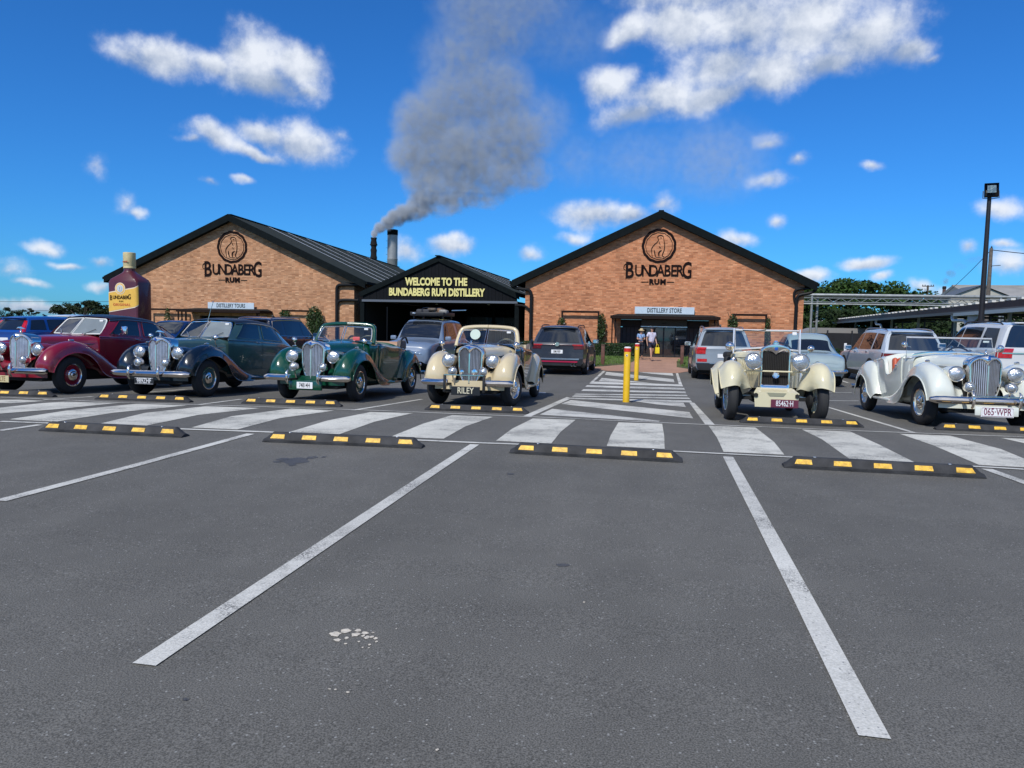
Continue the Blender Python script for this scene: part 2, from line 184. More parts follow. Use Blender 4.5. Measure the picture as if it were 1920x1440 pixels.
class MB:
    def __init__(s): s.v = []; s.f = []
    def add(s, V, Fc):
        o = len(s.v); s.v += [tuple(p) for p in V]; s.f += [tuple(i+o for i in f) for f in Fc]; return s
    def box(s, c, size, rz=0, rx=0, ry=0):
        x, y, z = [q/2 for q in size]; R = Euler((rx, ry, rz)).to_matrix(); c = Vector(c)
        V = [c+R@Vector((a*x, b*y, d*z)) for a in (-1, 1) for b in (-1, 1) for d in (-1, 1)]
        return s.add(V, [(0, 1, 3, 2), (4, 6, 7, 5), (0, 4, 5, 1), (2, 3, 7, 6), (0, 2, 6, 4), (1, 5, 7, 3)])
    def rbox(s, c, size, bev=.02, rz=0, rx=0, ry=0, seg=2):
        bm = bmesh.new(); bmesh.ops.create_cube(bm, size=1)
        bmesh.ops.scale(bm, vec=size, verts=bm.verts)
        bmesh.ops.bevel(bm, geom=bm.edges[:], offset=min(bev, min(size)*.49), segments=seg, affect='EDGES', profile=.5)
        M = Matrix.Translation(c) @ Euler((rx, ry, rz)).to_matrix().to_4x4()
        bm.verts.index_update(); s.add([M@v.co for v in bm.verts], [[v.index for v in f.verts] for f in bm.faces]); bm.free(); return s
    def prism(s, poly, h0, h1, axis='z'):
        # polygon in two coords, extruded along the third
        f = {'z': lambda a, b, h: (a, b, h), 'y': lambda a, b, h: (a, h, b), 'x': lambda a, b, h: (h, a, b)}[axis]
        n = len(poly); V = [f(a, b, h0) for a, b in poly]+[f(a, b, h1) for a, b in poly]
        return s.add(V, [tuple(range(n))[::-1], tuple(range(n, 2*n))]+[(i, (i+1) % n, n+(i+1) % n, n+i) for i in range(n)])
    def tube(s, path, r, n=8, cap=True, closed=False):
        P = [Vector(p) for p in path]; m = len(P); V = []; rs = [float(q) for q in r] if hasattr(r, '__len__') else [float(r)]*m
        up = Vector((0, 0, 1)); prev = None
        for i, p in enumerate(P):
            t = (P[(i+1) % m]-P[i-1]) if closed else (P[min(i+1, m-1)]-P[max(i-1, 0)])
            t.normalize()
            a = prev if prev else (up if abs(t.z) < .9 else Vector((1, 0, 0)))
            x = (a-t*a.dot(t)); x = x.normalized() if x.length > 1e-6 else t.orthogonal().normalized()
            prev = x; y = t.cross(x)
            V += [p+rs[i]*(math.cos(2*PI*k/n)*x+math.sin(2*PI*k/n)*y) for k in range(n)]
        Fc = []
        for i in range(m if closed else m-1):
            j = (i+1) % m
            Fc += [(i*n+k, i*n+(k+1) % n, j*n+(k+1) % n, j*n+k) for k in range(n)]
        if cap and not closed: Fc += [tuple(range(n))[::-1], tuple((m-1)*n+k for k in range(n))]
        return s.add(V, Fc)
    def lathe(s, prof, c=(0, 0, 0), axis=(0, 0, 1), n=24):
        ax = Vector(axis).normalized(); a = ax.orthogonal().normalized(); b = ax.cross(a); c = Vector(c); V = []
        for r, h in prof: V += [c+ax*h+r*(math.cos(2*PI*k/n)*a+math.sin(2*PI*k/n)*b) for k in range(n)]
        Fc = [(i*n+k, i*n+(k+1) % n, (i+1)*n+(k+1) % n, (i+1)*n+k) for i in range(len(prof)-1) for k in range(n)]
        return s.add(V, Fc)
    def grid(s, G, flip=False, closed=False):
        a, b = len(G), len(G[0]); V = [p for r in G for p in r]
        Fc = []
        for i in range(a-1):
            for j in range(b if closed else b-1):
                k = (j+1) % b; q = (i*b+j, i*b+k, (i+1)*b+k, (i+1)*b+j); Fc.append(q[::-1] if flip else q)
        return s.add(V, Fc)
    def build(s, name, m, parent=None, smooth=35, loc=None, **props):
        me = bpy.data.meshes.new(name); me.from_pydata([tuple(v) for v in s.v], [], s.f)
        if smooth:
            me.polygons.foreach_set('use_smooth', [True]*len(me.polygons))
            try: me.set_sharp_from_angle(angle=rad(smooth))
            except Exception: pass
        if m: me.materials.append(m)
        me.update(); o = bpy.data.objects.new(name, me); COL.objects.link(o)
        if parent: o.parent = parent
        if loc: o.location = loc
        return sg(o, **props)

def cr(P, n, closed=False):
    P = np.array(P, float); k = len(P); out = []
    for i in range(k if closed else k-1):
        if closed: p0, p1, p2, p3 = P[i-1], P[i], P[(i+1) % k], P[(i+2) % k]
        else:
            p1, p2 = P[i], P[i+1]; p0 = P[i-1] if i else 2*p1-p2; p3 = P[i+2] if i+2 < k else 2*p2-p1
        for j in range(n):
            t = j/n; out.append(.5*((2*p1)+(-p0+p2)*t+(2*p0-5*p1+4*p2-p3)*t*t+(-p0+3*p1-3*p2+p3)*t**3))
    if not closed: out.append(P[-1])
    return np.array(out)
def patch(G, nu=4, nv=4, closed=False):
    G = np.array(G, float)
    A = np.array([cr(G[:, j], nu) for j in range(G.shape[1])]).transpose(1, 0, 2)
    return np.array([cr(r, nv, closed) for r in A])
def mirx(G):
    G = np.array(G, float).copy(); G[..., 0] *= -1; return G
def fullrow(half):
    # half section from low outside up to the centre line (x=0 last) -> full section
    h = np.array(half, float); return np.concatenate([h, mirx(h)[:-1][::-1]])
def bil(D, u, v):
    a, b = D.shape[0]-1, D.shape[1]-1; x, y = min(max(u, 0), 1)*a, min(max(v, 0), 1)*b
    i, j = min(int(x), a-1), min(int(y), b-1); s, t = x-i, y-j
    return D[i, j]*(1-s)*(1-t)+D[i+1, j]*s*(1-t)+D[i, j+1]*(1-s)*t+D[i+1, j+1]*s*t
def panel(D, c4, off=.006, n=8, m=5, rnd=0):
    # patch of a surface, corners in (u,v), lifted along the normal
    (a, b, c, d) = [np.array(q, float) for q in c4]; G = []
    for i in range(n+1):
        row = []
        for j in range(m+1):
            s, t = i/n, j/m
            if rnd:
                # pull corners in
                ss, tt = 2*s-1, 2*t-1
                ss2 = ss*math.sqrt(max(0, 1-rnd*tt*tt*.5)); tt2 = tt*math.sqrt(max(0, 1-rnd*ss*ss*.5)); s, t = (ss2+1)/2, (tt2+1)/2
            q = (a*(1-s)+b*s)*(1-t)+(d*(1-s)+c*s)*t
            p = bil(D, *q); e = .004
            du = bil(D, q[0]+e, q[1])-bil(D, q[0]-e, q[1]); dv = bil(D, q[0], q[1]+e)-bil(D, q[0], q[1]-e)
            nn = np.cross(du, dv); L = np.linalg.norm(nn)
            if L > 0: nn = nn/L
            row.append(p+nn*off)
        G.append(row)
    return G
def text(s, size, m, parent, loc, rot=(PI/2, 0, 0), name='lettering', ext=.004, sx=1, bold=0, align='CENTER', spacing=1, **props):
    cu = bpy.data.curves.new(name, 'FONT'); cu.body = s; cu.size = size; cu.extrude = ext; cu.offset = bold
    cu.align_x = align; cu.align_y = 'CENTER'; cu.space_character = spacing; cu.resolution_u = 3
    t = bpy.data.objects.new('tmp', cu); COL.objects.link(t)
    dg = bpy.context.evaluated_depsgraph_get(); me = bpy.data.meshes.new_from_object(t.evaluated_get(dg))
    bpy.data.objects.remove(t); bpy.data.curves.remove(cu)
    me.name = name; me.materials.clear(); me.materials.append(m)
    o = bpy.data.objects.new(name, me); COL.objects.link(o)
    if parent: o.parent = parent
    o.location = loc; o.rotation_euler = rot; o.scale = (sx, 1, 1); return sg(o, **props)
# ------------------------------------------------------------ ground
BR = [7.75, 16.3, 42.0]
def zg(y):
    if y <= 7.75: return .0108*y
    if y <= 16.3: return .0837-.0288*(y-7.75)
    if y <= 42: return -.1625-.003*(y-16.3)
    return -.24
def drape(polys, name, m, dz, parent=None, kind='structure', **kw):
    bm = bmesh.new()
    for P in polys:
        f = bm.faces.new([bm.verts.new((x, y, 0)) for x, y in P])
    for b in BR:
        bmesh.ops.bisect_plane(bm, geom=bm.verts[:]+bm.edges[:]+bm.faces[:], plane_co=(0, b, 0), plane_no=(0, 1, 0))
    bmesh.ops.triangulate(bm, faces=bm.faces[:])
    bmesh.ops.recalc_face_normals(bm, faces=bm.faces[:])
    for f in bm.faces:
        if f.normal.z < 0: f.normal_flip()
    for v in bm.verts: v.co.z = zg(v.co.y)+dz
    me = bpy.data.meshes.new(name); bm.to_mesh(me); bm.free(); me.materials.append(m)
    o = bpy.data.objects.new(name, me); COL.objects.link(o)
    if parent: o.parent = parent
    return sg(o, kind=kind, **kw)

def ground_mat(name, c0, c1, speck, fine=160, patchy=.12, rough=.85, bump=.35, cracks=False, wear=0):
    m = bpy.data.materials.new(name); m.use_nodes = True; nt = m.node_tree; b = nt.nodes['Principled BSDF']; L = nt.links.new; N = nt.nodes.new
    tc = N('ShaderNodeTexCoord')
    def noise(s, d, r=.6):
        n = N('ShaderNodeTexNoise'); n.inputs['Scale'].default_value = s; n.inputs['Detail'].default_value = d; n.inputs['Roughness'].default_value = r
        L(tc.outputs['Object'], n.inputs['Vector']); return n.outputs['Fac']
    def mr(v, a, b_, c, d):
        n = N('ShaderNodeMapRange'); L(v, n.inputs['Value'])
        for k, q in zip(('From Min', 'From Max', 'To Min', 'To Max'), (a, b_, c, d)): n.inputs[k].default_value = q
        return n.outputs[0]
    def mul(a, b_):
        n = N('ShaderNodeMath'); n.operation = 'MULTIPLY'; L(a, n.inputs[0]); L(b_, n.inputs[1]); return n.outputs[0]
    mx = N('ShaderNodeMixRGB'); mx.inputs[1].default_value = (*c0, 1); mx.inputs[2].default_value = (*c1, 1)
    L(mr(noise(fine, 3), .35, .65, 0, 1), mx.inputs[0])
    big = mr(noise(.35, 5), .3, .7, 1-patchy, 1+patchy); mid = mr(noise(2.2, 6, .7), .3, .7, 1-patchy*.7, 1+patchy*.7)
    mpg = N('ShaderNodeMapping'); mpg.inputs['Scale'].default_value = (1.6, .16, 1); L(tc.outputs['Object'], mpg.inputs['Vector'])
    tr = N('ShaderNodeTexNoise'); tr.inputs['Scale'].default_value = 1; tr.inputs['Detail'].default_value = 4; L(mpg.outputs[0], tr.inputs['Vector'])
    big = mul(big, mr(tr.outputs['Fac'], .3, .7, 1-patchy*.7, 1+patchy*.6))
    sc = N('ShaderNodeVectorMath'); sc.operation = 'SCALE'; L(mx.outputs[0], sc.inputs[0]); L(mul(big, mid), sc.inputs['Scale'])
    vo = N('ShaderNodeTexVoronoi'); vo.inputs['Scale'].default_value = 75; L(tc.outputs['Object'], vo.inputs['Vector'])
    sv = N('ShaderNodeSeparateColor'); L(vo.outputs['Color'], sv.inputs[0])
    s1 = mr(sv.outputs[0], .945, .96, 0, 1); s2 = mr(vo.outputs['Distance'], .25, .4, 1, 0)
    m2 = N('ShaderNodeMixRGB'); m2.inputs[2].default_value = (*speck, 1); L(mul(s1, s2), m2.inputs[0]); L(sc.outputs[0], m2.inputs[1])
    col = m2.outputs[0]
    if cracks:
        vc = N('ShaderNodeTexVoronoi'); vc.feature = 'DISTANCE_TO_EDGE'; vc.inputs['Scale'].default_value = .9
        nn = N('ShaderNodeTexNoise'); nn.inputs['Scale'].default_value = 3; nn.inputs['Detail'].default_value = 6; L(tc.outputs['Object'], nn.inputs['Vector'])
        ad = N('ShaderNodeVectorMath'); L(tc.outputs['Object'], ad.inputs[0]); L(nn.outputs['Color'], ad.inputs[1]); L(ad.outputs[0], vc.inputs['Vector'])
        k = mr(vc.outputs['Distance'], .0, .006, .55, 0)
        m3 = N('ShaderNodeMixRGB'); m3.inputs[2].default_value = (.05, .05, .05, 1); L(k, m3.inputs[0]); L(col, m3.inputs[1]); col = m3.outputs[0]
    if wear:   # paint rubbed through to the aggregate
        ws = mul(mr(noise(1.1, 7, .75), wear-.06, wear+.08, 0, 1), mr(noise(fine*1.3, 3), .42, .56, 0, 1)); wt_ = N('ShaderNodeMath'); wt_.operation = 'MAXIMUM'; L(ws, wt_.inputs[0]); L(mr(noise(fine*1.1, 4), .64, .69, 0, .8), wt_.inputs[1])
        m4 = N('ShaderNodeMixRGB'); m4.inputs[2].default_value = (.10, .10, .098, 1); L(wt_.outputs[0], m4.inputs[0]); L(col, m4.inputs[1]); col = m4.outputs[0]
    L(col, b.inputs['Base Color']); b.inputs['Roughness'].default_value = rough; b.inputs['Specular IOR Level'].default_value = .3
    bp = N('ShaderNodeBump'); bp.inputs['Strength'].default_value = bump; bp.inputs['Distance'].default_value = .01
    L(noise(fine*.8, 4), bp.inputs['Height']); L(bp.outputs[0], b.inputs['Normal']); MATS[name] = m; return m
ASPH = ground_mat('asphalt', (.061, .0595, .052), (.178, .172, .155), (.27, .27, .255), patchy=.13)
LINE = ground_mat('road_paint', (.50, .49, .43), (.66, .645, .57), (.30, .30, .28), fine=70, patchy=.12, cracks=True, bump=.2, wear=.53)
LINE2 = ground_mat('bay_paint', (.48, .475, .43), (.64, .63, .58), (.22, .22, .22), fine=90, patchy=.12, bump=.25, wear=.53)
PATHM = ground_mat('path_concrete', (.36, .20, .13), (.44, .26, .18), (.5, .35, .28), fine=50, patchy=.1)
SOIL = ground_mat('soil_grass', (.07, .085, .03), (.11, .12, .05), (.15, .15, .08), fine=20, patchy=.25)
KERB = mat('kerb_concrete', (.36, .35, .33), .85, var=.15, vscale=6, bump=.3)
drape([[(-700, -60), (700, -60), (700, 1500), (-700, 1500)]], 'ground', SOIL, -.012)
drape([[(-75, -25), (60, -25), (60, 30.5), (-75, 30.5)]], 'asphalt', ASPH, 0)
for P in STRIPES: drape([P], 'crossing_stripe', LINE, .004)
for P in HATCH: drape([P], 'hatch_stripe', LINE2, .004)
for k, P, w in LINES:
    V = [Vector(p) for p in P]; Lf, Rt = [], []
    for i, p in enumerate(V):
        t = (V[min(i+1, len(V)-1)]-V[max(i-1, 0)]).normalized(); n = Vector((-t.y, t.x))*w/2; Lf.append(p+n); Rt.append(p-n)
    drape([[tuple(q) for q in Lf+Rt[::-1]]], 'crossing_edge_line' if k in ('near', 'far') else 'bay_line', LINE2, .007 if k in ('near', 'far') else .0055)
def blob(x, y, rx, ry, n=18, seed=0):
    r = random.Random(seed); ph = [r.uniform(0, 6) for _ in range(3)]
    return [(x+rx*math.cos(a)*(1+.16*math.sin(3*a+ph[0])+.1*math.sin(5*a+ph[1])), y+ry*math.sin(a)*(1+.16*math.sin(2*a+ph[2])+.1*math.sin(5*a+ph[0]))) for a in [2*PI*i/n for i in range(n)]]
SPL = mat('dried_spill', (.60, .54, .44), .6, var=.12, vscale=40, bump=.5, bscale=60)
OIL = ground_mat('oil_stain', (.034, .034, .034), (.105, .103, .10), (.15, .15, .14), patchy=.15, rough=.55)
for i, (x, y, rx, ry) in enumerate(WHITE): drape([blob(x, y, rx, ry, 16, i)], 'paint_spill', SPL, .003)
for i, (x, y, rx, ry) in enumerate(DARK): drape([blob(x, y, rx*(.6 if i in (5, 6, 7) else 1), ry*(.6 if i in (5, 6, 7) else 1), 20, i+50)], 'oil_stain', OIL, .002)
for x0, x1 in ((-75, -2.65), (1.25, 60)):
    MB().rbox(((x0+x1)/2, 29.6, zg(29.6)+.05), (x1-x0, .16, .2), .03).build('kerb', KERB, kind='structure')
    drape([[(x0, 29.68), (x1, 29.68), (x1, 44.9), (x0, 44.9)]], 'lawn_soil', SOIL, .06)
drape([[(-2.65, 29.5), (-1.95, 27.6), (.65, 27.5), (1.25, 29.5), (1.25, 30.9), (.75, 32.4), (.9, 39.7), (1.5, 41), (1.5, 44.98), (-1.25, 44.98), (-1.25, 37), (-1.6, 33.2), (-2.55, 30.5)]], 'footpath', PATHM, .010)
drape([[(-1.5, 30.5), (.6, 30.5), (.6, 30.56), (-1.5, 30.56)], [(-1.2, 36.0), (.8, 36.0), (.8, 36.05), (-1.2, 36.05)]], 'footpath_joint', mat('joint', (.12, .08, .06), .9), .014)
GRASS = mat('grass_blades', (.085, .15, .022), .6, var=.45, vscale=1.2)
def grass():
    mb = MB(); P = []
    def inside(x, y):
        if y < 29.75 or y > 44.8: return False
        if x < -2.6 or x > 1.3: return True
        if x < -1.3 and y > 30.5 and x < -2.55+(y-30.5)*.36: return True
        if x > .95 and 31.5 < y < 40: return True
        return False
    for _ in range(26000):
        x, y = random.uniform(-9.5, 12), random.uniform(29.7, 44.8)
        if not inside(x, y): continue
        a = random.uniform(0, PI); w = .02; h = random.uniform(.04, .09); dx, dy = math.cos(a)*w, math.sin(a)*w; z = zg(y)+.06
        mb.add([(x-dx, y-dy, z), (x+dx, y+dy, z), (x+random.uniform(-.03, .03), y+random.uniform(-.03, .03), z+h)], [(0, 1, 2)])
    mb.build('grass', GRASS, smooth=0, kind='stuff', label='short green lawn grass either side of the orange footpath', category='grass') if False else sg(mb.build('grass', GRASS, smooth=0), 'short mown green lawn either side of the orange path', 'grass', kind='stuff')
grass()

# ------------------------------------------------------------ wheel stops
STOPR = mat('stop_rubber', (.026, .026, .027), .75, var=.55, vscale=7, bump=.3, bscale=50)
YEL = mat('reflector_yellow', (.70, .40, .03), .4, var=.35, vscale=22, bump=.3, bscale=80)
def make_stop(L, label):
    t = thing('wheel_stop', label, 'wheel stop', group='rubber wheel stops')
    # cross-section x along, y across: bevelled body with sloping ends
    H, Wd = .102, .165; prof = [(-Wd/2, 0), (-Wd/2, .03), (-Wd/2+.045, H-.012), (-Wd/2+.06, H), (Wd/2-.06, H), (Wd/2-.045, H-.012), (Wd/2, .03), (Wd/2, 0)]
    G = []
    for x, s in ((-L/2, .30), (-L/2+.03, .45), (-L/2+.10, 1), (L/2-.10, 1), (L/2-.03, .45), (L/2, .30)):
        G.append([(x, y*(1 if s == 1 else .86+.14*s), z*s) for y, z in prof])
    mb = MB().grid(G)
    for k in (0, 5): mb.add(G[k], [tuple(range(8))])
    mb.build('body', STOPR, t, smooth=20)
    sl_ = math.atan2(H-.042, .045)
    for k in range(5):
        x = -L/2+.17+k*(L-.34)/4; w = .070; e = .018 if k == 0 else 0; g = -.018 if k == 4 else 0
        a, b = Vector((0, -Wd/2+.008, .042)), Vector((0, -Wd/2+.036, .082)); nn = Vector((0, -.76, .64))*.0035
        mb = MB(); c = [Vector((x-w-.008, 0, 0))+a, Vector((x+w+.008 , 0, 0))+a, Vector((x+w+.004+g, 0, 0))+b, Vector((x-w-.004+e, 0, 0))+b]
        mb.add([q+nn*1.2 for q in c]+[q-nn for q in c], [(0, 1, 2, 3), (0, 4, 5, 1), (1, 5, 6, 2), (2, 6, 7, 3), (3, 7, 4, 0)]); mb.build('reflector', YEL, t, smooth=0)
    for sx in (-1, 1):
        MB().lathe([(0, .003), (.012, .003), (.014, 0)], (sx*(L/2-.28), 0, H)).build('bolt', SATIN, t)
    return t
SL = ['wheel stop in the nearest row, furthest left, below the dark green saloon', 'wheel stop in the nearest row beside the dark oil stain', 'wheel stop in the nearest row, directly in front of the plain crossing bars',
      'wheel stop in the nearest row, largest and furthest right', 'wheel stop in front of the maroon saloon at the left edge', 'wheel stop under the bumper of the dark green saloon',
      'wheel stop in front of the bright green open car', 'wheel stop touching the tyres of the cream black-sided drophead', 'wheel stop in front of the narrow cream vintage tourer', 'wheel stop in front of the white roadster at the right edge']
for i, ((ax, ay), (bx, by)) in enumerate(STOPS):
    L = math.hypot(bx-ax, by-ay); L = min(max(L, 1.68), 1.76)
    t = make_stop(L, SL[i]); cx, cy = (ax+bx)/2, (ay+by)/2+.07
    if i == 4: cx, cy = -11.0, 10.75
    if i == 9: cx = 4.87
    t.location = (cx, cy, zg(cy)+.001); t.rotation_euler = (-.0288 if cy > 7.75 else .0108, 0, math.atan2(by-ay, bx-ax)*.8)

# ------------------------------------------------------------ bollards
YB = mat('bollard_yellow', (.78, .47, .015), .4, var=.08, vscale=6, coat=.2)
RB = mat('bollard_red', (.55, .02, .015), .35)
def bollard(x, y, h, label):
    t = thing('yellow_bollard', label, 'bollard', (x, y, zg(y)), group='yellow bollards on the hatched walkway')
    MB().lathe([(.069, 0), (.069, h-.03), (.066, h-.012), (.05, h), (0, h+.002)], n=28).build('post', YB, t)
    MB().lathe([(.0695, h-.10), (.0715, h-.098), (.0715, h-.03), (.0695, h-.028)], n=28).build('red_band', RB, t)
    MB().lathe([(.0700, h-.025), (.0700, h-.012), (.05, h+.002), (0, h+.004)], n=28).build('white_band', WHITEP, t)
    MB().lathe([(0, .004), (.022, .004), (.022, 0)], (-.01, -.069, h-.17), (0, -1, 0), 16).build('badge', WHITEP, t)
    MB().lathe([(0, .006), (.013, .006), (.013, 0)], (-.01, -.069, h-.17), (0, -1, 0), 12).build('badge_mark', mat('badge_dark', (.1, .02, .03), .5), t)
    MB().lathe([(.069, .012), (.11, .012), (.115, 0)], n=20).build('base_collar', ASPH, t)
bollard(-.63, 15.1, 1.13, 'nearer of the two yellow bollards, with a red band and a round badge')
bollard(-.66, 22.6, 1.13, 'farther of the two yellow bollards, closer to the shop door')
WOOD = mat('bollard_timber', (.115, .05, .035), .7, var=.3, vscale=7, bump=.4, bscale=30)
for x, y, lb in ((-2.36, 31.7, 'brown timber bollard on the lawn right of the dark grey hatchback'), (1.0, 34.0, 'brown timber bollard on the lawn left of the silver crossover'), (6.95, 30.6, 'brown timber bollard between the pale blue sedan and the silver estate')):
    t = thing('timber_bollard', lb, 'bollard', (x, y, zg(y)+.06), group='brown timber bollards along the kerb')
    MB().rbox((0, 0, .41), (.15, .15, .82), .02).build('post', WOOD, t)
    MB().rbox((0, 0, .835), (.17, .17, .03), .01).build('cap', WOOD, t)

# ------------------------------------------------------------ bricks and cladding
def brick_mat(name, c1, c2, mortar, scale=1.0):
    m = bpy.data.materials.new(name); m.use_nodes = True; nt = m.node_tree; b = nt.nodes['Principled BSDF']; L = nt.links.new; N = nt.nodes.new
    tc = N('ShaderNodeTexCoord'); sp = N('ShaderNodeSeparateXYZ'); L(tc.outputs['Object'], sp.inputs[0])
    ad = N('ShaderNodeMath'); L(sp.outputs[0], ad.inputs[0]); L(sp.outputs[1], ad.inputs[1]); cb = N('ShaderNodeCombineXYZ'); L(ad.outputs[0], cb.inputs[0]); L(sp.outputs[2], cb.inputs[1])
    bt = N('ShaderNodeTexBrick'); L(cb.outputs[0], bt.inputs['Vector']); bt.inputs['Scale'].default_value = 1
    bt.inputs['Brick Width'].default_value = .25*scale; bt.inputs['Row Height'].default_value = .088*scale; bt.inputs['Mortar Size'].default_value = .010; bt.inputs['Mortar Smooth'].default_value = .3
    bt.inputs['Color1'].default_value = (*c1, 1); bt.inputs['Color2'].default_value = (*c2, 1); bt.inputs['Mortar'].default_value = (*mortar, 1); bt.inputs['Bias'].default_value = 0
    # individual odd bricks: pale and burnt ones (cell hash on brick grid)
    fl = N('ShaderNodeVectorMath'); fl.operation = 'DIVIDE'; L(cb.outputs[0], fl.inputs[0]); fl.inputs[1].default_value = (.25*scale, .088*scale, 1)
    sn = N('ShaderNodeVectorMath'); sn.operation = 'FLOOR'; L(fl.outputs[0], sn.inputs[0])
    wn = N('ShaderNodeTexWhiteNoise'); L(sn.outputs[0], wn.inputs['Vector'])
    cr1 = N('ShaderNodeValToRGB'); cr1.color_ramp.interpolation = 'CONSTANT'; e = cr1.color_ramp.elements
    e[0].position = 0; e[0].color = (.74, .70, .66, 1); e[1].position = .12; e[1].color = (1, 1, 1, 1)
    for p, c in ((.45, (.88, .86, .84, 1)), (.65, (1.05, 1.0, .95, 1)), (.90, (1.2, 1.28, 1.32, 1)), (.96, (.72, .66, .62, 1))): q = e.new(p); q.color = c
    L(wn.outputs['Value'], cr1.inputs[0])
    nz = N('ShaderNodeTexNoise'); nz.inputs['Scale'].default_value = .5; nz.inputs['Detail'].default_value = 8; nz.inputs['Roughness'].default_value = .65; L(tc.outputs['Object'], nz.inputs['Vector'])
    mr = N('ShaderNodeMapRange'); mr.inputs['From Min'].default_value = .3; mr.inputs['From Max'].default_value = .7; mr.inputs['To Min'].default_value = .82; mr.inputs['To Max'].default_value = 1.14; L(nz.outputs['Fac'], mr.inputs['Value'])
    m1 = N('ShaderNodeMixRGB'); m1.blend_type = 'MULTIPLY'; m1.inputs[0].default_value = .9; L(bt.outputs['Color'], m1.inputs[1]); L(cr1.outputs[0], m1.inputs[2])
    m2 = N('ShaderNodeVectorMath'); m2.operation = 'SCALE'; L(m1.outputs[0], m2.inputs[0]); L(mr.outputs[0], m2.inputs['Scale'])
    L(m2.outputs[0], b.inputs['Base Color']); b.inputs['Roughness'].default_value = .85
    bp = N('ShaderNodeBump'); bp.inputs['Strength'].default_value = .6; bp.inputs['Distance'].default_value = .01; bp.invert = True; L(bt.outputs['Fac'], bp.inputs['Height']); L(bp.outputs[0], b.inputs['Normal'])
    MATS[name] = m; return m
BR_S = brick_mat('brick_orange', (.47, .172, .074), (.64, .275, .135), (.45, .235, .13))
BR_H = brick_mat('brick_tan', (.44, .205, .10), (.60, .315, .17), (.40, .24, .14))
BARGE = mat('barge_dark', (.006, .009, .010), .85, spec=.08, var=.2)
ROOFM = mat('roof_sheet', (.013, .019, .021), .75, spec=.12, var=.15, vscale=3)
PIPE = mat('downpipe_dark', (.010, .010, .011), .5, spec=.2, var=.2)
FRAME = mat('frame_brown', (.020, .012, .010), .8, spec=.1, var=.2)
LOGO = mat('logo_dark', (.012, .006, .006), .8, spec=.1)
SIGNW = mat('sign_pale', (.50, .58, .64), .45, var=.05)
SIGNT = mat('sign_text', (.045, .06, .065), .5)
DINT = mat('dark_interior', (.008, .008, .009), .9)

def gable(t, ex0, ex1, ez, px, pz, y_over, depth, barge=.42, brick=None, wx0=0, wx1=0, door=None, zb=-.3, ribs=True):
    """gable hall in local frame: facade on y=0, ridge along +y"""
    sl0 = (pz-ez[0])/(px-ex0); sl1 = (pz-ez[1])/(ex1-px)
    top = lambda x: pz-(px-x)*sl0 if x < px else pz-(x-px)*sl1
    lo = lambda x: top(x)-.20
    if brick:
        pts = [(wx0, zb)]
        if door: pts += [(door[0], zb), (door[0], door[2]), (door[1], door[2]), (door[1], zb)]
        pts += [(wx1, zb), (wx1, lo(wx1)), (px, lo(px)), (wx0, lo(wx0))]
        mb = MB().prism(pts, 0, .25, 'y'); mb.build('front_wall', brick, t, smooth=0)
        for x in (wx0+.125, wx1-.125): MB().box((x, depth/2+.2, (zb+lo(wx0))/2), (.25, depth-.2, lo(wx0)-zb-.06)).build('side_wall', brick, t, smooth=0)
    for sx, (xa, xb) in enumerate(((ex0, px), (px, ex1))):
        # roof slab
        G = [(xa, top(xa)), (xb, top(xb)), (xb, top(xb)-.07), (xa, top(xa)-.07)]
        rf = MB().prism(G, -y_over+.06, depth, 'y').build('roof', ROOFM, t, smooth=0)
        if ribs:
            mb = MB(); n = int(depth/.38)
            for k in range(n):
                y = -y_over+.3+k*.38; a = Vector((xa, y, top(xa)+.002)); b = Vector((xb, y, top(xb)+.002)); e = Vector((0, .02, 0)); u = Vector((0, 0, .03))
                mb.add([a-e*1.6, a-e*.6+u, a+e*.6+u, a+e*1.6, b-e*1.6, b-e*.6+u, b+e*.6+u, b+e*1.6], [(0, 1, 5, 4), (1, 2, 6, 5), (2, 3, 7, 6)])
            o = mb.build('roof_rib', mat('rib', (.016, .023, .025), .7, spec=.15), rf, smooth=0, kind='stuff')
            for yy in (5.2, 8.6, 12.5, 17, 22.5, 29):   # pale strips: glints off the ribs, put in as colour
                a = Vector((xa, yy, top(xa)+.05)); b = Vector((xb, yy, top(xb)+.05))
                MB().add([a, a+Vector((0, .32, 0)), b+Vector((0, .32, 0)), b], [(0, 1, 2, 3)]).build('rib_glint', mat('glint_pale', (.62, .64, .65), .5), rf, smooth=0)
        BG = [(xa, top(xa)+.03), (xb, top(xb)+.03), (xb, top(xb)-barge), (xa, top(xa)-barge*.9)]
        MB().prism(BG, -y_over-.05, -y_over+.05, 'y').build('barge_board', BARGE, t, smooth=0)
        BG = [(xa, top(xa)-barge+.10), (xb, top(xb)-barge+.10), (xb, top(xb)-barge+.05), (xa, top(xa)-barge+.05)]
        MB().prism(BG, -y_over+.05, -.002, 'y').build('soffit', BARGE, t, smooth=0)
        xg = ex0 if sx == 0 else ex1
        MB().box((xg+(.06 if sx else -.06), depth/2, top(xg)-.10), (.14, depth+y_over*2, .16)).build('gutter', BARGE, t, smooth=0)
    MB().box((px, depth/2, pz+.03), (.3, depth+.6, .05)).build('ridge_cap', BARGE, t, smooth=0)
    return top

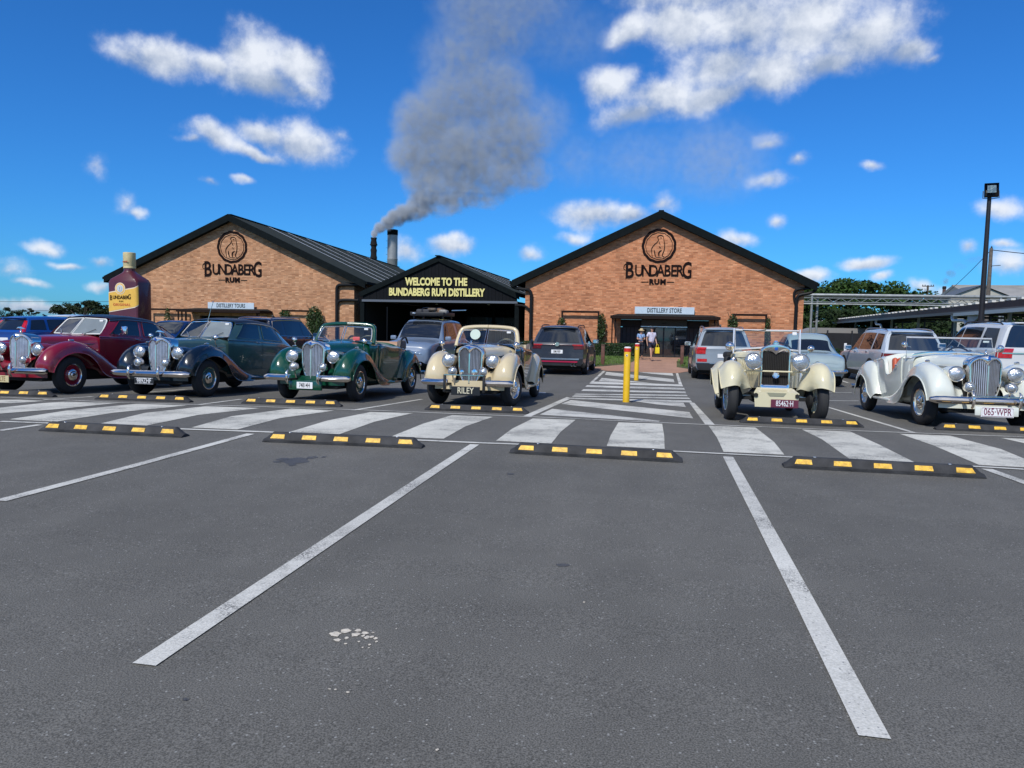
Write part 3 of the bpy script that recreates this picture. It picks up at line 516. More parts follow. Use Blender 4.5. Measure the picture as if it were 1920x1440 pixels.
def emblem(t, cx, cz, r, y=-.03):
    """scalloped ring with a simple line drawing of a standing bear, raised off the wall"""
    e = thing_part('emblem', t)
    n = 96
    def ring(ro, ri, amp, name):
        V = []; Fc = []
        for i in range(n):
            a = 2*PI*i/n; s = 1+amp*(abs(math.cos(6.5*a*1.0+PI/2))-.6)
            for q in (ro, ri):
                V.append((cx+q*s*math.cos(a), y, cz+q*s*math.sin(a)))
        V += [(v[0], y+.028, v[2]) for v in V]; m = 2*n
        for i in range(n):
            j = (i+1) % n; a, b, c, d = 2*i, 2*i+1, 2*j+1, 2*j
            Fc += [(a, b, c, d), (a, d, d+m, a+m), (b, b+m, c+m, c)]
        MB().add(V, Fc).build(name, LOGO, e, smooth=0)
    ring(r*1.02, r*.875, .035, 'outer_ring'); ring(r*.80, r*.772, .03, 'inner_ring')
    def stroke(P, w):
        C = cr([(cx+x*r*.92, y, cz+z*r*.92) for x, z in P], 5); w = w*r*.55; V = []; Fc = []
        for i, p in enumerate(C):
            d = C[min(i+1, len(C)-1)]-C[max(i-1, 0)]; d = d/(np.linalg.norm(d)+1e-9); nn = np.array((-d[2], 0, d[0]))*w*(.35+.65*math.sin(PI*(.08+.84*i/(len(C)-1))))
            V += [p+nn, p-nn, p+nn+np.array((0, .028, 0)), p-nn+np.array((0, .028, 0))]
        for i in range(len(C)-1):
            a = 4*i; b = a+4; Fc += [(a, a+1, b+1, b), (a, b, b+2, a+2), (a+1, a+3, b+3, b+1)]
        MB().add(V, Fc).build('bear_outline', LOGO, e, smooth=0)
    stroke([(-.02, .40), (-.12, .56), (-.03, .66), (.12, .68), (.26, .60), (.28, .45)], .035)
    stroke([(-.03, .42), (-.12, .25), (-.33, .05), (-.47, -.20), (-.44, -.55), (-.40, -.70)], .04)
    stroke([(.28, .48), (.33, .25), (.36, .0), (.33, -.30), (.24, -.55), (.26, -.68), (.36, -.70)], .045)
    stroke([(-.28, -.28), (-.26, -.48), (-.20, -.70)], .06)
    stroke([(.10, -.30), (.02, -.42), (.0, -.55), (.02, -.68)], .075)
    stroke([(.18, -.28), (.10, -.34), (.02, -.38)], .05)
    stroke([(.0, .28), (.03, .16), (.08, .08)], .035); stroke([(.0, -.02), (.06, -.1), (.12, -.13)], .03)
    stroke([(.08, .56), (.11, .53), (.13, .49)], .045)
    stroke([(-.20, -.72), (0, -.74), (.2, -.72)], .02)
    return e
def thing_part(name, parent):
    o = bpy.data.objects.new(name, None); o.empty_display_size = .1; COL.objects.link(o); o.parent = parent; return o

def wordmark(t, cx, cz, w, y=-.03):
    e = thing_part('wordmark', t); s = w/3.95; k = dict(ext=.014, name='letter')
    def L(ch, x, size, dz, sx, bold=.012): text(ch, size*s, LOGO, e, (cx+x*s, y, cz+dz*s), sx=sx, bold=bold*s, **k)
    L('B', -1.60, 1.34, 0, .70, .020)
    for sx_, dz in ((-1.93, .26), (-1.86, .34)):   # curl of the large first letter
        pass
    P = cr([(cx+x*s, y, cz+z*s) for x, z in ((-1.62, .42), (-1.80, .42), (-1.92, .30), (-1.93, .12), (-1.84, .06))], 5)
    MB().tube(P, [.018*s]*len(P), 5).build('letter', LOGO, e)
    MB().box((cx-1.80*s, y+.01, cz-.06*s), (.028*s, .028, .84*s)).build('letter', LOGO, e, smooth=0)
    for ch, x, sx in (('U', -1.05, .86), ('N', -.62, .84), ('D', -.20, .84), ('A', .21, .84), ('B', .60, .84), ('E', .96, .9), ('R', 1.31, .84)): L(ch, x, .94, -.01, sx*.90, .012)
    L('G', 1.72, 1.34, 0, .60, .020)
    MB().box((cx+1.535*s, y+.01, cz), (.022*s, .028, .52*s)).build('letter', LOGO, e, smooth=0)
    text('RUM', .40*s, LOGO, e, (cx+.05*s, y, cz-.64*s), sx=1.08, bold=.022*s, spacing=1.15, ext=.014, name='letter')
    for x in (-.68, .80): MB().box((cx+x*s, y+.01, cz-.64*s), (.42*s, .026, .035*s)).build('dash', LOGO, e, smooth=0)

def sign(name_, label, txt, loc, w, h, rz=0, size=.22):
    t = thing(name_, label, 'sign', loc, rz)
    MB().rbox((0, 0, h/2), (w, .05, h), .006).build('panel', SIGNW, t, smooth=0)
    text(txt, size*1.35, SIGNT, t, (0, -.03, h*.48), sx=.62, bold=.010, spacing=1.08, name='lettering')
    return t

def pipe(t, P, r=.085, n=6, mat_=None, name='downpipe'):
    return MB().tube(cr(P, n) if len(P) > 2 else P, r, 10).build(name, mat_ or PIPE, t)

LEAF = mat('vine_leaf', (.035, .065, .015), .5, var=.5, vscale=3)
LEAFR = mat('dry_vine', (.07, .05, .025), .7, var=.4, vscale=4)
def leaves(mb, pts, s, flat=0):
    for p in pts:
        q = s*random.uniform(.6, 1.3); n = Vector((random.gauss(0, 1), random.gauss(0, 1)-.4, random.gauss(0, 1)+flat)).normalized(); a = n.orthogonal().normalized(); b = n.cross(a)
        th = random.uniform(0, 6.28); u = a*math.cos(th)+b*math.sin(th); v = n.cross(u); p = Vector(p)
        mb.add([p-u*q*.5, p+v*q*.32, p+u*q*.5, p-v*q*.32], [(0, 1, 2, 3)])
def leafcloud(c, r, n, shell=.35):
    out = []
    for _ in range(n):
        d = Vector((random.gauss(0, 1), random.gauss(0, 1), random.gauss(0, 1))).normalized(); k = random.uniform(shell, 1)**.6
        out.append((c[0]+d.x*r[0]*k, c[1]+d.y*r[1]*k, c[2]+d.z*r[2]*k))
    return out
def trellis(x0, x1, z, loc, rz, label, bushes, vlabel, leafmat=None):
    t = thing('trellis_frame', label, 'trellis', loc, rz, 'steel trellis frames on the brick walls')
    MB().rbox(((x0+x1)/2, 0, z), (x1-x0, .1, .12), .01).build('top_rail', FRAME, t, smooth=0)
    for x in (x0+.05, x1-.05): MB().rbox((x, 0, z/2-.15), (.1, .1, z+.18), .01).build('post', FRAME, t, smooth=0)
    for k in (.45, .62, .8): MB().tube([(x0, .02, z*k), (x1, .02, z*k)], .006, 5).build('wire', SATIN, t)
    for (cx, cz, rx, rz_, n, lb) in bushes:
        v = thing('climbing_plant', lb, 'plant', loc, rz, 'climbing plants on the trellis frames')
        mb = MB(); leaves(mb, leafcloud((cx, -.05, cz), (rx, .22, rz_), n), .11)
        leaves(mb, [(cx+random.gauss(0, rx*.45), random.gauss(0, .1), random.uniform(-.1, cz)) for _ in range(n//2)], .1)
        mb.build('foliage', LEAF, v, smooth=0)
        P = cr([(cx+random.uniform(-.06, .06), 0, zz) for zz in np.linspace(-.2, cz+rz_*.6, 6)], 4); MB().tube(P, .025, 5).build('stem', mat('stem', (.06, .04, .025), .8), v)
        for q in range(4):
            a = random.uniform(.3, 2.8); MB().tube([(cx, 0, cz+rz_*.3), (cx+math.cos(a)*rx*.9, -.03, cz+rz_*.6+.1*math.sin(a)), (cx+math.cos(a)*rx*1.5, -.05, cz+rz_+.16*math.sin(a))], .008, 4).build('shoot', MATS['stem'], v)
# ------------------------------------------------------------ store (right hall)
st = thing('brick_store', 'right brick hall with dark gable roof and the large black round emblem, shop entrance below', 'building', (0, 45, 0))
gable(st, -8.98, 8.61, (4.2, 4.2), -.17, 8.32, .4, 30, .46, BR_S, -8.2, 8.0, door=(-2.35, 2.8, 1.98))
emblem(st, -.24, 6.33, .98); wordmark(st, -.31, 4.86, 3.98)
# entrance
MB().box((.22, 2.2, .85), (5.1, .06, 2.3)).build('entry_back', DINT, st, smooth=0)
for x0, x1 in ((-2.35, -1.16), (1.58, 2.8)):
    p = MB().box(((x0+x1)/2, .08, .62), (x1-x0, .06, 1.80)).build('entry_panel', mat('panel_brown', (.035, .016, .013), .6, var=.2), st, smooth=0)
    for k in range(5): MB().box((x0+(k+.5)*(x1-x0)/5, .045, .62), (.02, .012, 1.78)).build('batten', FRAME, p, smooth=0)
    MB().box(((x0+x1)/2, .08, 1.76), (x1-x0, .05, .42)).build('entry_fascia', mat('fascia_brown', (.02, .010, .009), .7), st, smooth=0)
MB().rbox((.21, -.02, 1.79), (2.66, .3, .38), .01).build('door_header', mat('header_grey', (.05, .055, .055), .7, var=.1), st, smooth=0)
MB().box((.21, .02, 1.575), (2.7, .12, .05)).build('door_rail', SATIN, st, smooth=0)
MB().rbox((.22, -.18, 1.76), (.26, .04, .05), .01).build('sensor', BLACK, st)
for k in range(4):
    x0 = -1.14+k*.675; d = thing_part('door_leaf', st)
    MB().box((x0+.3375, .06+.03*(k in (1, 2)), .64), (.60, .012, 1.76)).build('pane', mat('door_glass', (.02, .026, .028), .03, spec=1, var=.3), d, smooth=0)
    for x in (x0+.02, x0+.655): MB().box((x, .06, .64), (.045, .05, 1.8)).build('stile', BLACK, d, smooth=0)
    for z in (-.21, 1.52): MB().box((x0+.3375, .06, z), (.63, .05, .05)).build('rail', BLACK, d, smooth=0)
def canopy(x0, x1, z, y, loc, rz, label, d=1.9):
    t = thing('entrance_canopy', label, 'canopy', loc, rz, 'dark entrance canopies')
    MB().prism([(x0, -d), (x1, -d), (x1, -.01), (x0, -.01)], z-.16, z, 'z').build('fascia', FRAME, t, smooth=0)
    MB().add([(x0+.02, -d+.02, z+.003), (x1-.02, -d+.02, z+.003), (x1-.35, -.02, z+.14), (x0+.35, -.02, z+.14)], [(0, 1, 2, 3)]).add([(x0+.02, -d+.02, z+.003), (x0+.35, -.02, z+.14), (x0+.02, -.02, z+.003)], [(0, 1, 2)]).add([(x1-.02, -d+.02, z+.003), (x1-.02, -.02, z+.003), (x1-.35, -.02, z+.14)], [(0, 1, 2)]).build('roof_sheet', ROOFM, t, smooth=0)
    for x in (x0+.12, x0+.30, x1-.12, x1-.30): MB().box((x, -d+.1+(.12 if x in (x0+.30, x1-.30) else 0), (z-.16-.25)/2), (.07, .07, z-.16+.25)).build('post', FRAME, t, smooth=0)
canopy(-2.85, 3.3, 2.16, 0, (0, 45, 0), 0, 'dark canopy over the glass shop doors of the right hall')
sign('store_sign', 'pale board sign lettered DISTILLERY STORE above the shop doors', 'DISTILLERY STORE', (.20, 44.8, 2.32), 3.45, .42, size=.27)
g = thing('store_downpipe', 'black downpipe at the left corner of the right hall', 'downpipe', (0, 45, 0))
pipe(g, [(-9.05, -.25, 4.0), (-8.9, -.25, 3.82), (-8.4, -.22, 3.70), (-8.0, -.16, 3.66), (-7.82, -.14, 3.45), (-7.80, -.13, 3.0)], .10); pipe(g, [(-7.80, -.13, 3.0), (-7.80, -.13, -.2)], .10)
pipe(g, [(-8.8, -.13, 2.72), (-8.3, -.13, 2.70), (-8.0, -.13, 2.55), (-7.83, -.13, 2.3)], .07)
g = thing('store_downpipe', 'black forked downpipe at the right corner of the right hall', 'downpipe', (0, 45, 0))
pipe(g, [(8.55, -.25, 4.0), (8.52, -.25, 3.78), (8.2, -.2, 3.62), (7.7, -.15, 3.5), (7.58, -.13, 3.2), (7.58, -.13, 2.9)], .09); pipe(g, [(7.58, -.13, 2.95), (7.58, -.13, -.2)], .10)
pipe(g, [(8.3, -.2, 3.9), (7.8, -.16, 3.88), (7.48, -.14, 3.75), (7.44, -.13, 3.4), (7.56, -.13, 3.0)], .07)
trellis(-5.90, -3.60, 2.38, (0, 44.7, 0), 0, 'brown steel trellis frame left of the shop entrance', [(-5.85, 1.35, .34, .72, 600, 'green climber on the left post of the left shop trellis'), (-3.45, 1.5, .26, .85, 650, 'sparse dark climber on the right post of the left shop trellis')], '')
trellis(4.06, 6.0, 2.35, (0, 44.7, 0), 0, 'brown steel trellis frame right of the shop entrance', [(4.1, 1.75, .30, .62, 600, 'green climber on the left post of the right shop trellis'), (6.05, 1.5, .16, .8, 300, 'thin climber on the right post of the right shop trellis')], '')
# ------------------------------------------------------------ tours hall (left)
HR = rad(4.6); HP = (-16.5, 47, 0)
h = thing('brick_tours_hall', 'left brick hall with dark ribbed roof and a round emblem, behind the giant bottle', 'building', HP, HR)
gable(h, -21.29, -2.75, (4.3, 4.2), -12.25, 8.53, .45, 42, .46, BR_H, -20.9, -3.65, door=(-14.6, -9.9, 1.75))
emblem(h, -12.2, 6.42, 1.05); wordmark(h, -12.24, 4.88, 4.25)
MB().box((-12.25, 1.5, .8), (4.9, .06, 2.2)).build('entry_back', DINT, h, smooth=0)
MB().rbox((-11.6, .05, 1.5), (2.4, .1, .5), .01).build('door_header', MATS['header_grey'], h, smooth=0)
MB().box((-11.6, .05, .5), (2.4, .04, 1.5)).build('door_glass', MATS['door_glass'], h, smooth=0)
canopy(-15.2, -9.36, 2.12, 0, HP, HR, 'dark canopy over the entrance of the left hall')
def hallpt(u, w): return (HP[0]+u*math.cos(HR)-w*math.sin(HR), HP[1]+u*math.sin(HR)+w*math.cos(HR))
x, y = hallpt(-12.2, -.25)
sign('tours_sign', 'pale board sign lettered DISTILLERY TOURS on the left hall', 'DISTILLERY TOURS', (x, y, 2.24), 3.3, .42, HR, .27)
g = thing('hall_downpipe', 'black looped downpipe at the right corner of the left hall', 'downpipe', HP, HR)
pipe(g, [(-3.2, -.2, 3.98), (-4.4, -.16, 3.97), (-4.75, -.14, 3.85), (-4.80, -.13, 3.5)], .11); pipe(g, [(-4.80, -.13, 3.55), (-4.80, -.13, -.2)], .11)
pipe(g, [(-3.3, -.14, 2.95), (-4.4, -.14, 2.95), (-4.72, -.13, 2.8), (-4.79, -.13, 2.5)], .10)
trellis(-8.55, -6.4, 2.18, (*hallpt(0, -.35), 0), HR, 'brown trellis frame between the left hall entrance and its downpipe', [(-6.25, 1.55, .62, 1.0, 2200, 'bushy green climber on the right post of the hall trellis'), (-8.3, 1.95, .42, .30, 420, 'small green climber on the left post of the hall trellis')], '')
trellis(-18.1, -15.35, 2.12, (*hallpt(0, -.35), 0), HR, 'dark trellis frame between the giant bottle and the left hall entrance', [(-16.7, 1.4, .22, .85, 400, 'thin dark climber in the trellis beside the giant bottle')], '')
# ------------------------------------------------------------ welcome gable (middle)
w = thing('welcome_hall', 'black gabled shelter between the brick halls with yellow welcome lettering', 'building', (0, 46, 0))
CLAD = mat('cladding_black', (.006, .007, .009), .75, spec=.12, var=.15)
wx0, wx1, wp = -19.35, -8.75, -14.08
gable(w, wx0, wx1, (3.62-.15, 3.45), wp, 5.80, .1, 22, .34, None, ribs=True)
topw = lambda x: 5.80-(abs(x-wp))*((5.80-3.5)/5.3)
n = 44; xs = np.linspace(wx0+.15, wx1-.15, n+1)
for i in range(n):
    a, b = xs[i]+.006, xs[i+1]-.006; dy = .012*(i % 2)
    MB().prism([(a, 3.0), (b, 3.0), (b, topw(b)-.1), (a, topw(a)-.1)], -.02-dy, .05, 'y').build('cladding_board', CLAD, w, smooth=0)
MB().box(((wx0+wx1)/2, -.03, 2.93), (wx1-wx0-.2, .14, .14)).build('beam', mat('beam_grey', (.10, .115, .14), .5), w, smooth=0)
for x in (wx0+.1, wx1-.15):
    MB().box((x, .1, 1.35), (.28, .28, 3.2)).build('column', BARGE, w, smooth=0)
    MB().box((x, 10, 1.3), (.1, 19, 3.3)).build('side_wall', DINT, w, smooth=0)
for x in (-17.6, -12.2): MB().box((x, 8, 1.3), (.18, .18, 3.2)).build('column', BARGE, w, smooth=0)
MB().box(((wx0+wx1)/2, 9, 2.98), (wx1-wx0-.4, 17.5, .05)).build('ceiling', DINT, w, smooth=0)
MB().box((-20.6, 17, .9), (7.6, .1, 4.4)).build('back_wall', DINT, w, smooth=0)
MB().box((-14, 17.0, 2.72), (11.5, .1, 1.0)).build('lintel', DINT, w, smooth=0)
YT = mat('welcome_yellow', (.72, .64, .24), .5, var=.12, vscale=6)
text('WELCOME TO THE', .66, YT, w, (-14.2, -.075, 4.16), sx=.72, bold=.030, ext=.02, spacing=1.0)
text('BUNDABERG RUM DISTILLERY', .66, YT, w, (-14.2, -.075, 3.49), sx=.715, bold=.030, ext=.02, spacing=1.0)
for x, y_ in ((-11.9, 5), (-9.9, 5.5), (-16, 6)): MB().lathe([(0, 0), (.09, 0), (.1, .04)], (x, y_, 2.91)).build('downlight', mat('downlight', (.8, .8, .78), .4), w)
sh = thing('distant_workshop', 'pale grey corrugated shed glimpsed through the right of the welcome shelter', 'building', (0, 66, 0))
for i, x in enumerate(np.arange(-20, -8, 1.5)):
    MB().box((x+.75, 0, 1.3), (1.48, .1, 3.2)).build('wall_sheet', mat('shed_a', (.42, .43, .42), .6) if i % 3 else mat('shed_b', (.30, .36, .42), .6), sh, smooth=0)
MB().box((-14, -.2, 2.95), (12.6, .6, .1)).build('roof_edge', BARGE, sh, smooth=0)
pf = thing('yard_fence', 'black picket fence inside the dark welcome shelter', 'fence', (0, 56, 0))
for x in np.arange(-19, -9.3, .14): MB().box((x, 0, .75), (.03, .03, 1.9)).build('picket', BLACK, pf, smooth=0)
for z in (.1, 1.5): MB().box((-14.1, .03, z), (9.8, .04, .05)).build('rail', BLACK, pf, smooth=0)
# ------------------------------------------------------------ hedge
HM = mat('hedge_leaf', (.022, .05, .012), .55, var=.5, vscale=5)
def hedge(x0, x1, y0, y1, z0, z1, n, label):
    t = thing('box_hedge', label, 'hedge', ((x0+x1)/2, (y0+y1)/2, z0)); w_, d_, h_ = x1-x0, y1-y0, z1-z0
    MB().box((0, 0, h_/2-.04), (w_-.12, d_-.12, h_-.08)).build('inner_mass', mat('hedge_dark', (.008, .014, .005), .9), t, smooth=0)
    pts = []
    for _ in range(n):
        f = random.random()
        if f < .6: p = (random.uniform(-w_/2, w_/2), -d_/2+random.gauss(0, .03), random.uniform(0, h_))
        elif f < .85: p = (random.uniform(-w_/2, w_/2), random.uniform(-d_/2, d_/2), h_+random.gauss(0, .025))
        else: p = (random.choice((-1, 1))*w_/2+random.gauss(0, .03), random.uniform(-d_/2, d_/2), random.uniform(0, h_))
        pts.append(p)
    mb = MB(); leaves(mb, pts, .075); mb.build('foliage', HM, t, smooth=0, kind='stuff')
hedge(-8.0, -1.30, 42.6, 43.5, -.2, .53, 15000, 'clipped green hedge left of the shop entrance')
hedge(2.95, 8.6, 42.6, 43.5, -.2, .50, 6000, 'clipped green hedge right of the shop entrance, behind the parked cars')
# ------------------------------------------------------------ giant bottle
bt = thing('giant_bottle', 'giant maroon rum bottle with a yellow label and gold cap, beside the left hall', 'monument', (-27.12, 34.1, zg(34)))
BM = mat('bottle_maroon', (.085, .014, .018), .32, var=.12, vscale=2, coat=.3)
def ring_sec(wx, wy, z, ch, n=3):
    P = []
    for sx, sy in ((1, -1), (1, 1), (-1, 1), (-1, -1)):
        for k in range(n+1):
            a = (k/n)*PI/2; ca, sa = math.cos(a), math.sin(a)
            if (sx, sy) == (1, -1): dx, dy = sa, -ca
            elif (sx, sy) == (1, 1): dx, dy = ca, sa
            elif (sx, sy) == (-1, 1): dx, dy = -sa, ca
            else: dx, dy = -ca, -sa
            P.append((sx*(wx-ch)+dx*ch, sy*(wy-ch)+dy*ch, z))
    return P
WX, WY = .86, .58
G = [ring_sec(*q) for q in ((WX-.05, WY-.05, 0, .12), (WX, WY, .06, .14), (WX, WY, 3.46, .14), (WX-.01, WY-.01, 3.52, .16), (.78, .55, 3.66, .2), (.34, .32, 3.98, .24), (.275, .27, 4.08, .25), (.27, .27, 4.30, .27))]
MB().grid(G, closed=True).build('glass_body', BM, bt, smooth=28)
CAPM = mat('cap_gold', (.60, .50, .26), .5, .0, var=.1, vscale=4)
cp = MB().lathe([(.27, 4.22), (.30, 4.23), (.30, 4.32), (.29, 4.33), (.30, 4.35), (.30, 5.02), (.285, 5.04), (0, 5.04)], n=32).build('cap', CAPM, bt)
MB().add([(-.22, -.30, 4.52), (.12, -.345, 4.52), (.16, -.33, 4.6), (-.1, -.35, 4.57)], [(0, 1, 2, 3)]).build('cap_mark', mat('cap_red', (.5, .15, .08), .5), cp)
LBY = mat('label_yellow', (.72, .43, .07), .45, var=.06); LBW = mat('label_border', (.75, .62, .45), .45)
def label_band(x0, x1, off, m, name, zlo, zhi):
    # wraps front face and round the right corner
    mb = MB(); row0, row1 = [], []
    for x in np.linspace(x0, WX-.14, 12): row0.append((x, -WY-off)); row1.append(None)
    for k in range(1, 6):
        a = k/6*PI/2; row0.append((WX-.14+math.sin(a)*(.14+off), -WY+.14-math.cos(a)*(.14+off)))
    G = []
    n = len(row0)
    for i, (x, y) in enumerate(row0):
        s = i/(n-1); G.append([(x, y, zlo(s)), (x, y, zhi(s))])
    mb.grid(G, flip=True).build(name, m, bt, smooth=60)
label_band(-WX+.08, WX, .010, LBW, 'label_border', lambda s: 1.94+.36*s, lambda s: 2.98+.36*s)
label_band(-WX+.08, WX-.05, .018, LBY, 'label_panel', lambda s: 1.99+.36*s, lambda s: 2.93+.36*s)
for r_, m_, o_ in ((.30, LBW, .024), (.26, LBY, .03), (.21, LBW, .036), (.17, mat('label_blue', (.45, .52, .55), .5), .042)):
    MB().lathe([(0, 0), (r_, 0), (r_, -.01)], (-.10, -WY-o_, 3.16), (0, -1, 0), 24).build('label_medallion', m_, bt)
MB().tube([(-.15, -WY-.045, 3.05), (-.13, -WY-.05, 3.2), (-.07, -WY-.05, 3.27), (-.04, -WY-.05, 3.17), (-.05, -WY-.045, 3.05)], .025, 6).build('medallion_figure', WHITEP, bt)
text('B', .36, LOGO, bt, (-.64, -WY-.026, 2.67), sx=.7, bold=.006); text('UNDABER', .25, LOGO, bt, (-.08, -WY-.026, 2.70), sx=.80, bold=.006); text('G', .36, LOGO, bt, (.44, -WY-.026, 2.73), sx=.66, bold=.006)
text('RUM', .12, LOGO, bt, (-.05, -WY-.026, 2.50), sx=1)
text('ORIGINAL', .18, mat('label_red', (.5, .10, .03), .5), bt, (-.02, -WY-.026, 2.33), sx=1.1, bold=.004, spacing=1.15)
# ------------------------------------------------------------ chimneys, smoke
c1 = thing('sooty_chimney', 'thin black sooty chimney, left of the two stacks', 'chimney', (-46.05, 114.6, -.3))
G = []
for k in range(40):
    z = 15.75*k/39; r = .50+.05*math.sin(k*2.1)+random.uniform(-.05, .05); G.append([(r*math.cos(a), r*math.sin(a), z) for a in np.linspace(0, 2*PI, 13)[:-1]])
MB().grid(G, closed=True).build('stack', mat('soot', (.006, .006, .007), .95, bump=.5, bscale=3), c1)
for z in (6, 9, 12, 14.5): MB().lathe([(.52, z), (.6, z+.02), (.6, z+.22), (.52, z+.25)], n=14).build('band', MATS['soot'], c1)
c2 = thing('steel_chimney', 'thick grey steel chimney with a black rim, right of the two stacks', 'chimney', (-43.1, 115.3, -.3))
STM = mat('stack_steel', (.30, .31, .31), .5, .35, var=.15, vscale=.8)
MB().lathe([(.83, 0), (.83, 12.2), (.86, 12.25), (.86, 12.45), (.82, 12.5), (.82, 16.2)], n=32).build('flue', STM, c2)
MB().lathe([(.83, 16.2), (.86, 16.25), (.86, 17.05), (.74, 17.1), (.7, 16.3)], n=32).build('rim', BARGE, c2)
for k in range(14): MB().box((-.98, 0, 1+k*1.1), (.3, .04, .04)).build('ladder_rung', BLACK, c2, smooth=0)

def smoke(name, label, blobs, col, dens, x0, x1, y0, y1, z0, z1, nscale=.35):
    m = bpy.data.materials.new(name); m.use_nodes = True; nt = m.node_tree; nt.nodes.clear(); N = nt.nodes.new; L = nt.links.new
    out = N('ShaderNodeOutputMaterial'); pv = N('ShaderNodeVolumePrincipled'); L(pv.outputs[0], out.inputs['Volume'])
    pv.inputs['Color'].default_value = (*col, 1); pv.inputs['Anisotropy'].default_value = -.35
    tc = N('ShaderNodeTexCoord')
    def nz(s, d, r=.55):
        n = N('ShaderNodeTexNoise'); n.inputs['Scale'].default_value = s; n.inputs['Detail'].default_value = d; n.inputs['Roughness'].default_value = r; L(tc.outputs['Object'], n.inputs['Vector']); return n
    n1 = nz(nscale, 3, .55); s = N('ShaderNodeVectorMath'); s.operation = 'SUBTRACT'; L(n1.outputs['Color'], s.inputs[0]); s.inputs[1].default_value = (.5, .5, .5)
    sc = N('ShaderNodeVectorMath'); sc.operation = 'SCALE'; L(s.outputs[0], sc.inputs[0]); sc.inputs['Scale'].default_value = 3.0
    ad = N('ShaderNodeVectorMath'); L(tc.outputs['Object'], ad.inputs[0]); L(sc.outputs[0], ad.inputs[1])
    acc = None
    def mth(op, a, b, c=None):
        n = N('ShaderNodeMath'); n.operation = op
        for i, v in enumerate((a, b, c)):
            if v is None: continue
            if isinstance(v, (int, float)): n.inputs[i].default_value = v
            else: L(v, n.inputs[i])
        return n.outputs[0]
    for (x, y, z, rx, rz, w_) in blobs:
        mp = N('ShaderNodeMapping'); mp.vector_type = 'TEXTURE'; mp.inputs['Location'].default_value = (x, y, z); mp.inputs['Rotation'].default_value = (0, 0, YAW)
        mp.inputs['Scale'].default_value = (rx*1.18, min(rx, rz)*1.1+.2, rz*1.18)
        # near the stack the displacement must be small: use the raw coordinate there
        L((ad.outputs[0] if rx > 3 else sc2(N, L, tc, s, rx)), mp.inputs['Vector'])
        ln = N('ShaderNodeVectorMath'); ln.operation = 'LENGTH'; L(mp.outputs[0], ln.inputs[0])
        mr = N('ShaderNodeMapRange'); mr.interpolation_type = 'SMOOTHSTEP'; mr.inputs['From Min'].default_value = 1.0; mr.inputs['From Max'].default_value = .45 if w_ > .1 else .1
        mr.inputs['To Max'].default_value = w_*dens; L(ln.outputs['Value'], mr.inputs['Value'])
        acc = mr.outputs[0] if acc is None else mth('MAXIMUM', acc, mr.outputs[0])
    n2 = nz(nscale*1.7, 4, .6); mr = N('ShaderNodeMapRange'); mr.inputs['From Min'].default_value = .40; mr.inputs['From Max'].default_value = .60; mr.inputs['To Min'].default_value = .22; mr.inputs['To Max'].default_value = 1.45
    L(n2.outputs['Fac'], mr.inputs['Value']); L(mth('MULTIPLY', acc, mr.outputs[0]), pv.inputs['Density'])
    m.cycles.volume_step_rate = 1.0
    o = MB().box(((x0+x1)/2, (y0+y1)/2, (z0+z1)/2), (x1-x0, y1-y0, z1-z0)).build(name, m, smooth=0)
    return sg(o, label, 'smoke', kind='stuff')
def sc2(N, L, tc, s, rx):
    q = N('ShaderNodeVectorMath'); q.operation = 'SCALE'; L(s.outputs[0], q.inputs[0]); q.inputs['Scale'].default_value = rx*.9
    a = N('ShaderNodeVectorMath'); L(tc.outputs['Object'], a.inputs[0]); L(q.outputs[0], a.inputs[1]); return a.outputs[0]
SPT = thing('smoke_plume', 'broad grey smoke plume rising right from the black chimney into the sky', 'smoke')
sp_m = None
for k, bx_ in enumerate(((-47.6, -36.002, 108, 120, 15.2, 22.3), (-36.0, 30, 104, 133, 15.2, 22.3), (-50, 30, 104, 133, 22.302, 64))):
    o = smoke('smoke_body', None, SMOKE, (.87, .92, .98), 1.55, *bx_, .42)
    del o['category']; o.parent = SPT
    if sp_m: o.data.materials[0] = sp_m
    sp_m = o.data.materials[0]
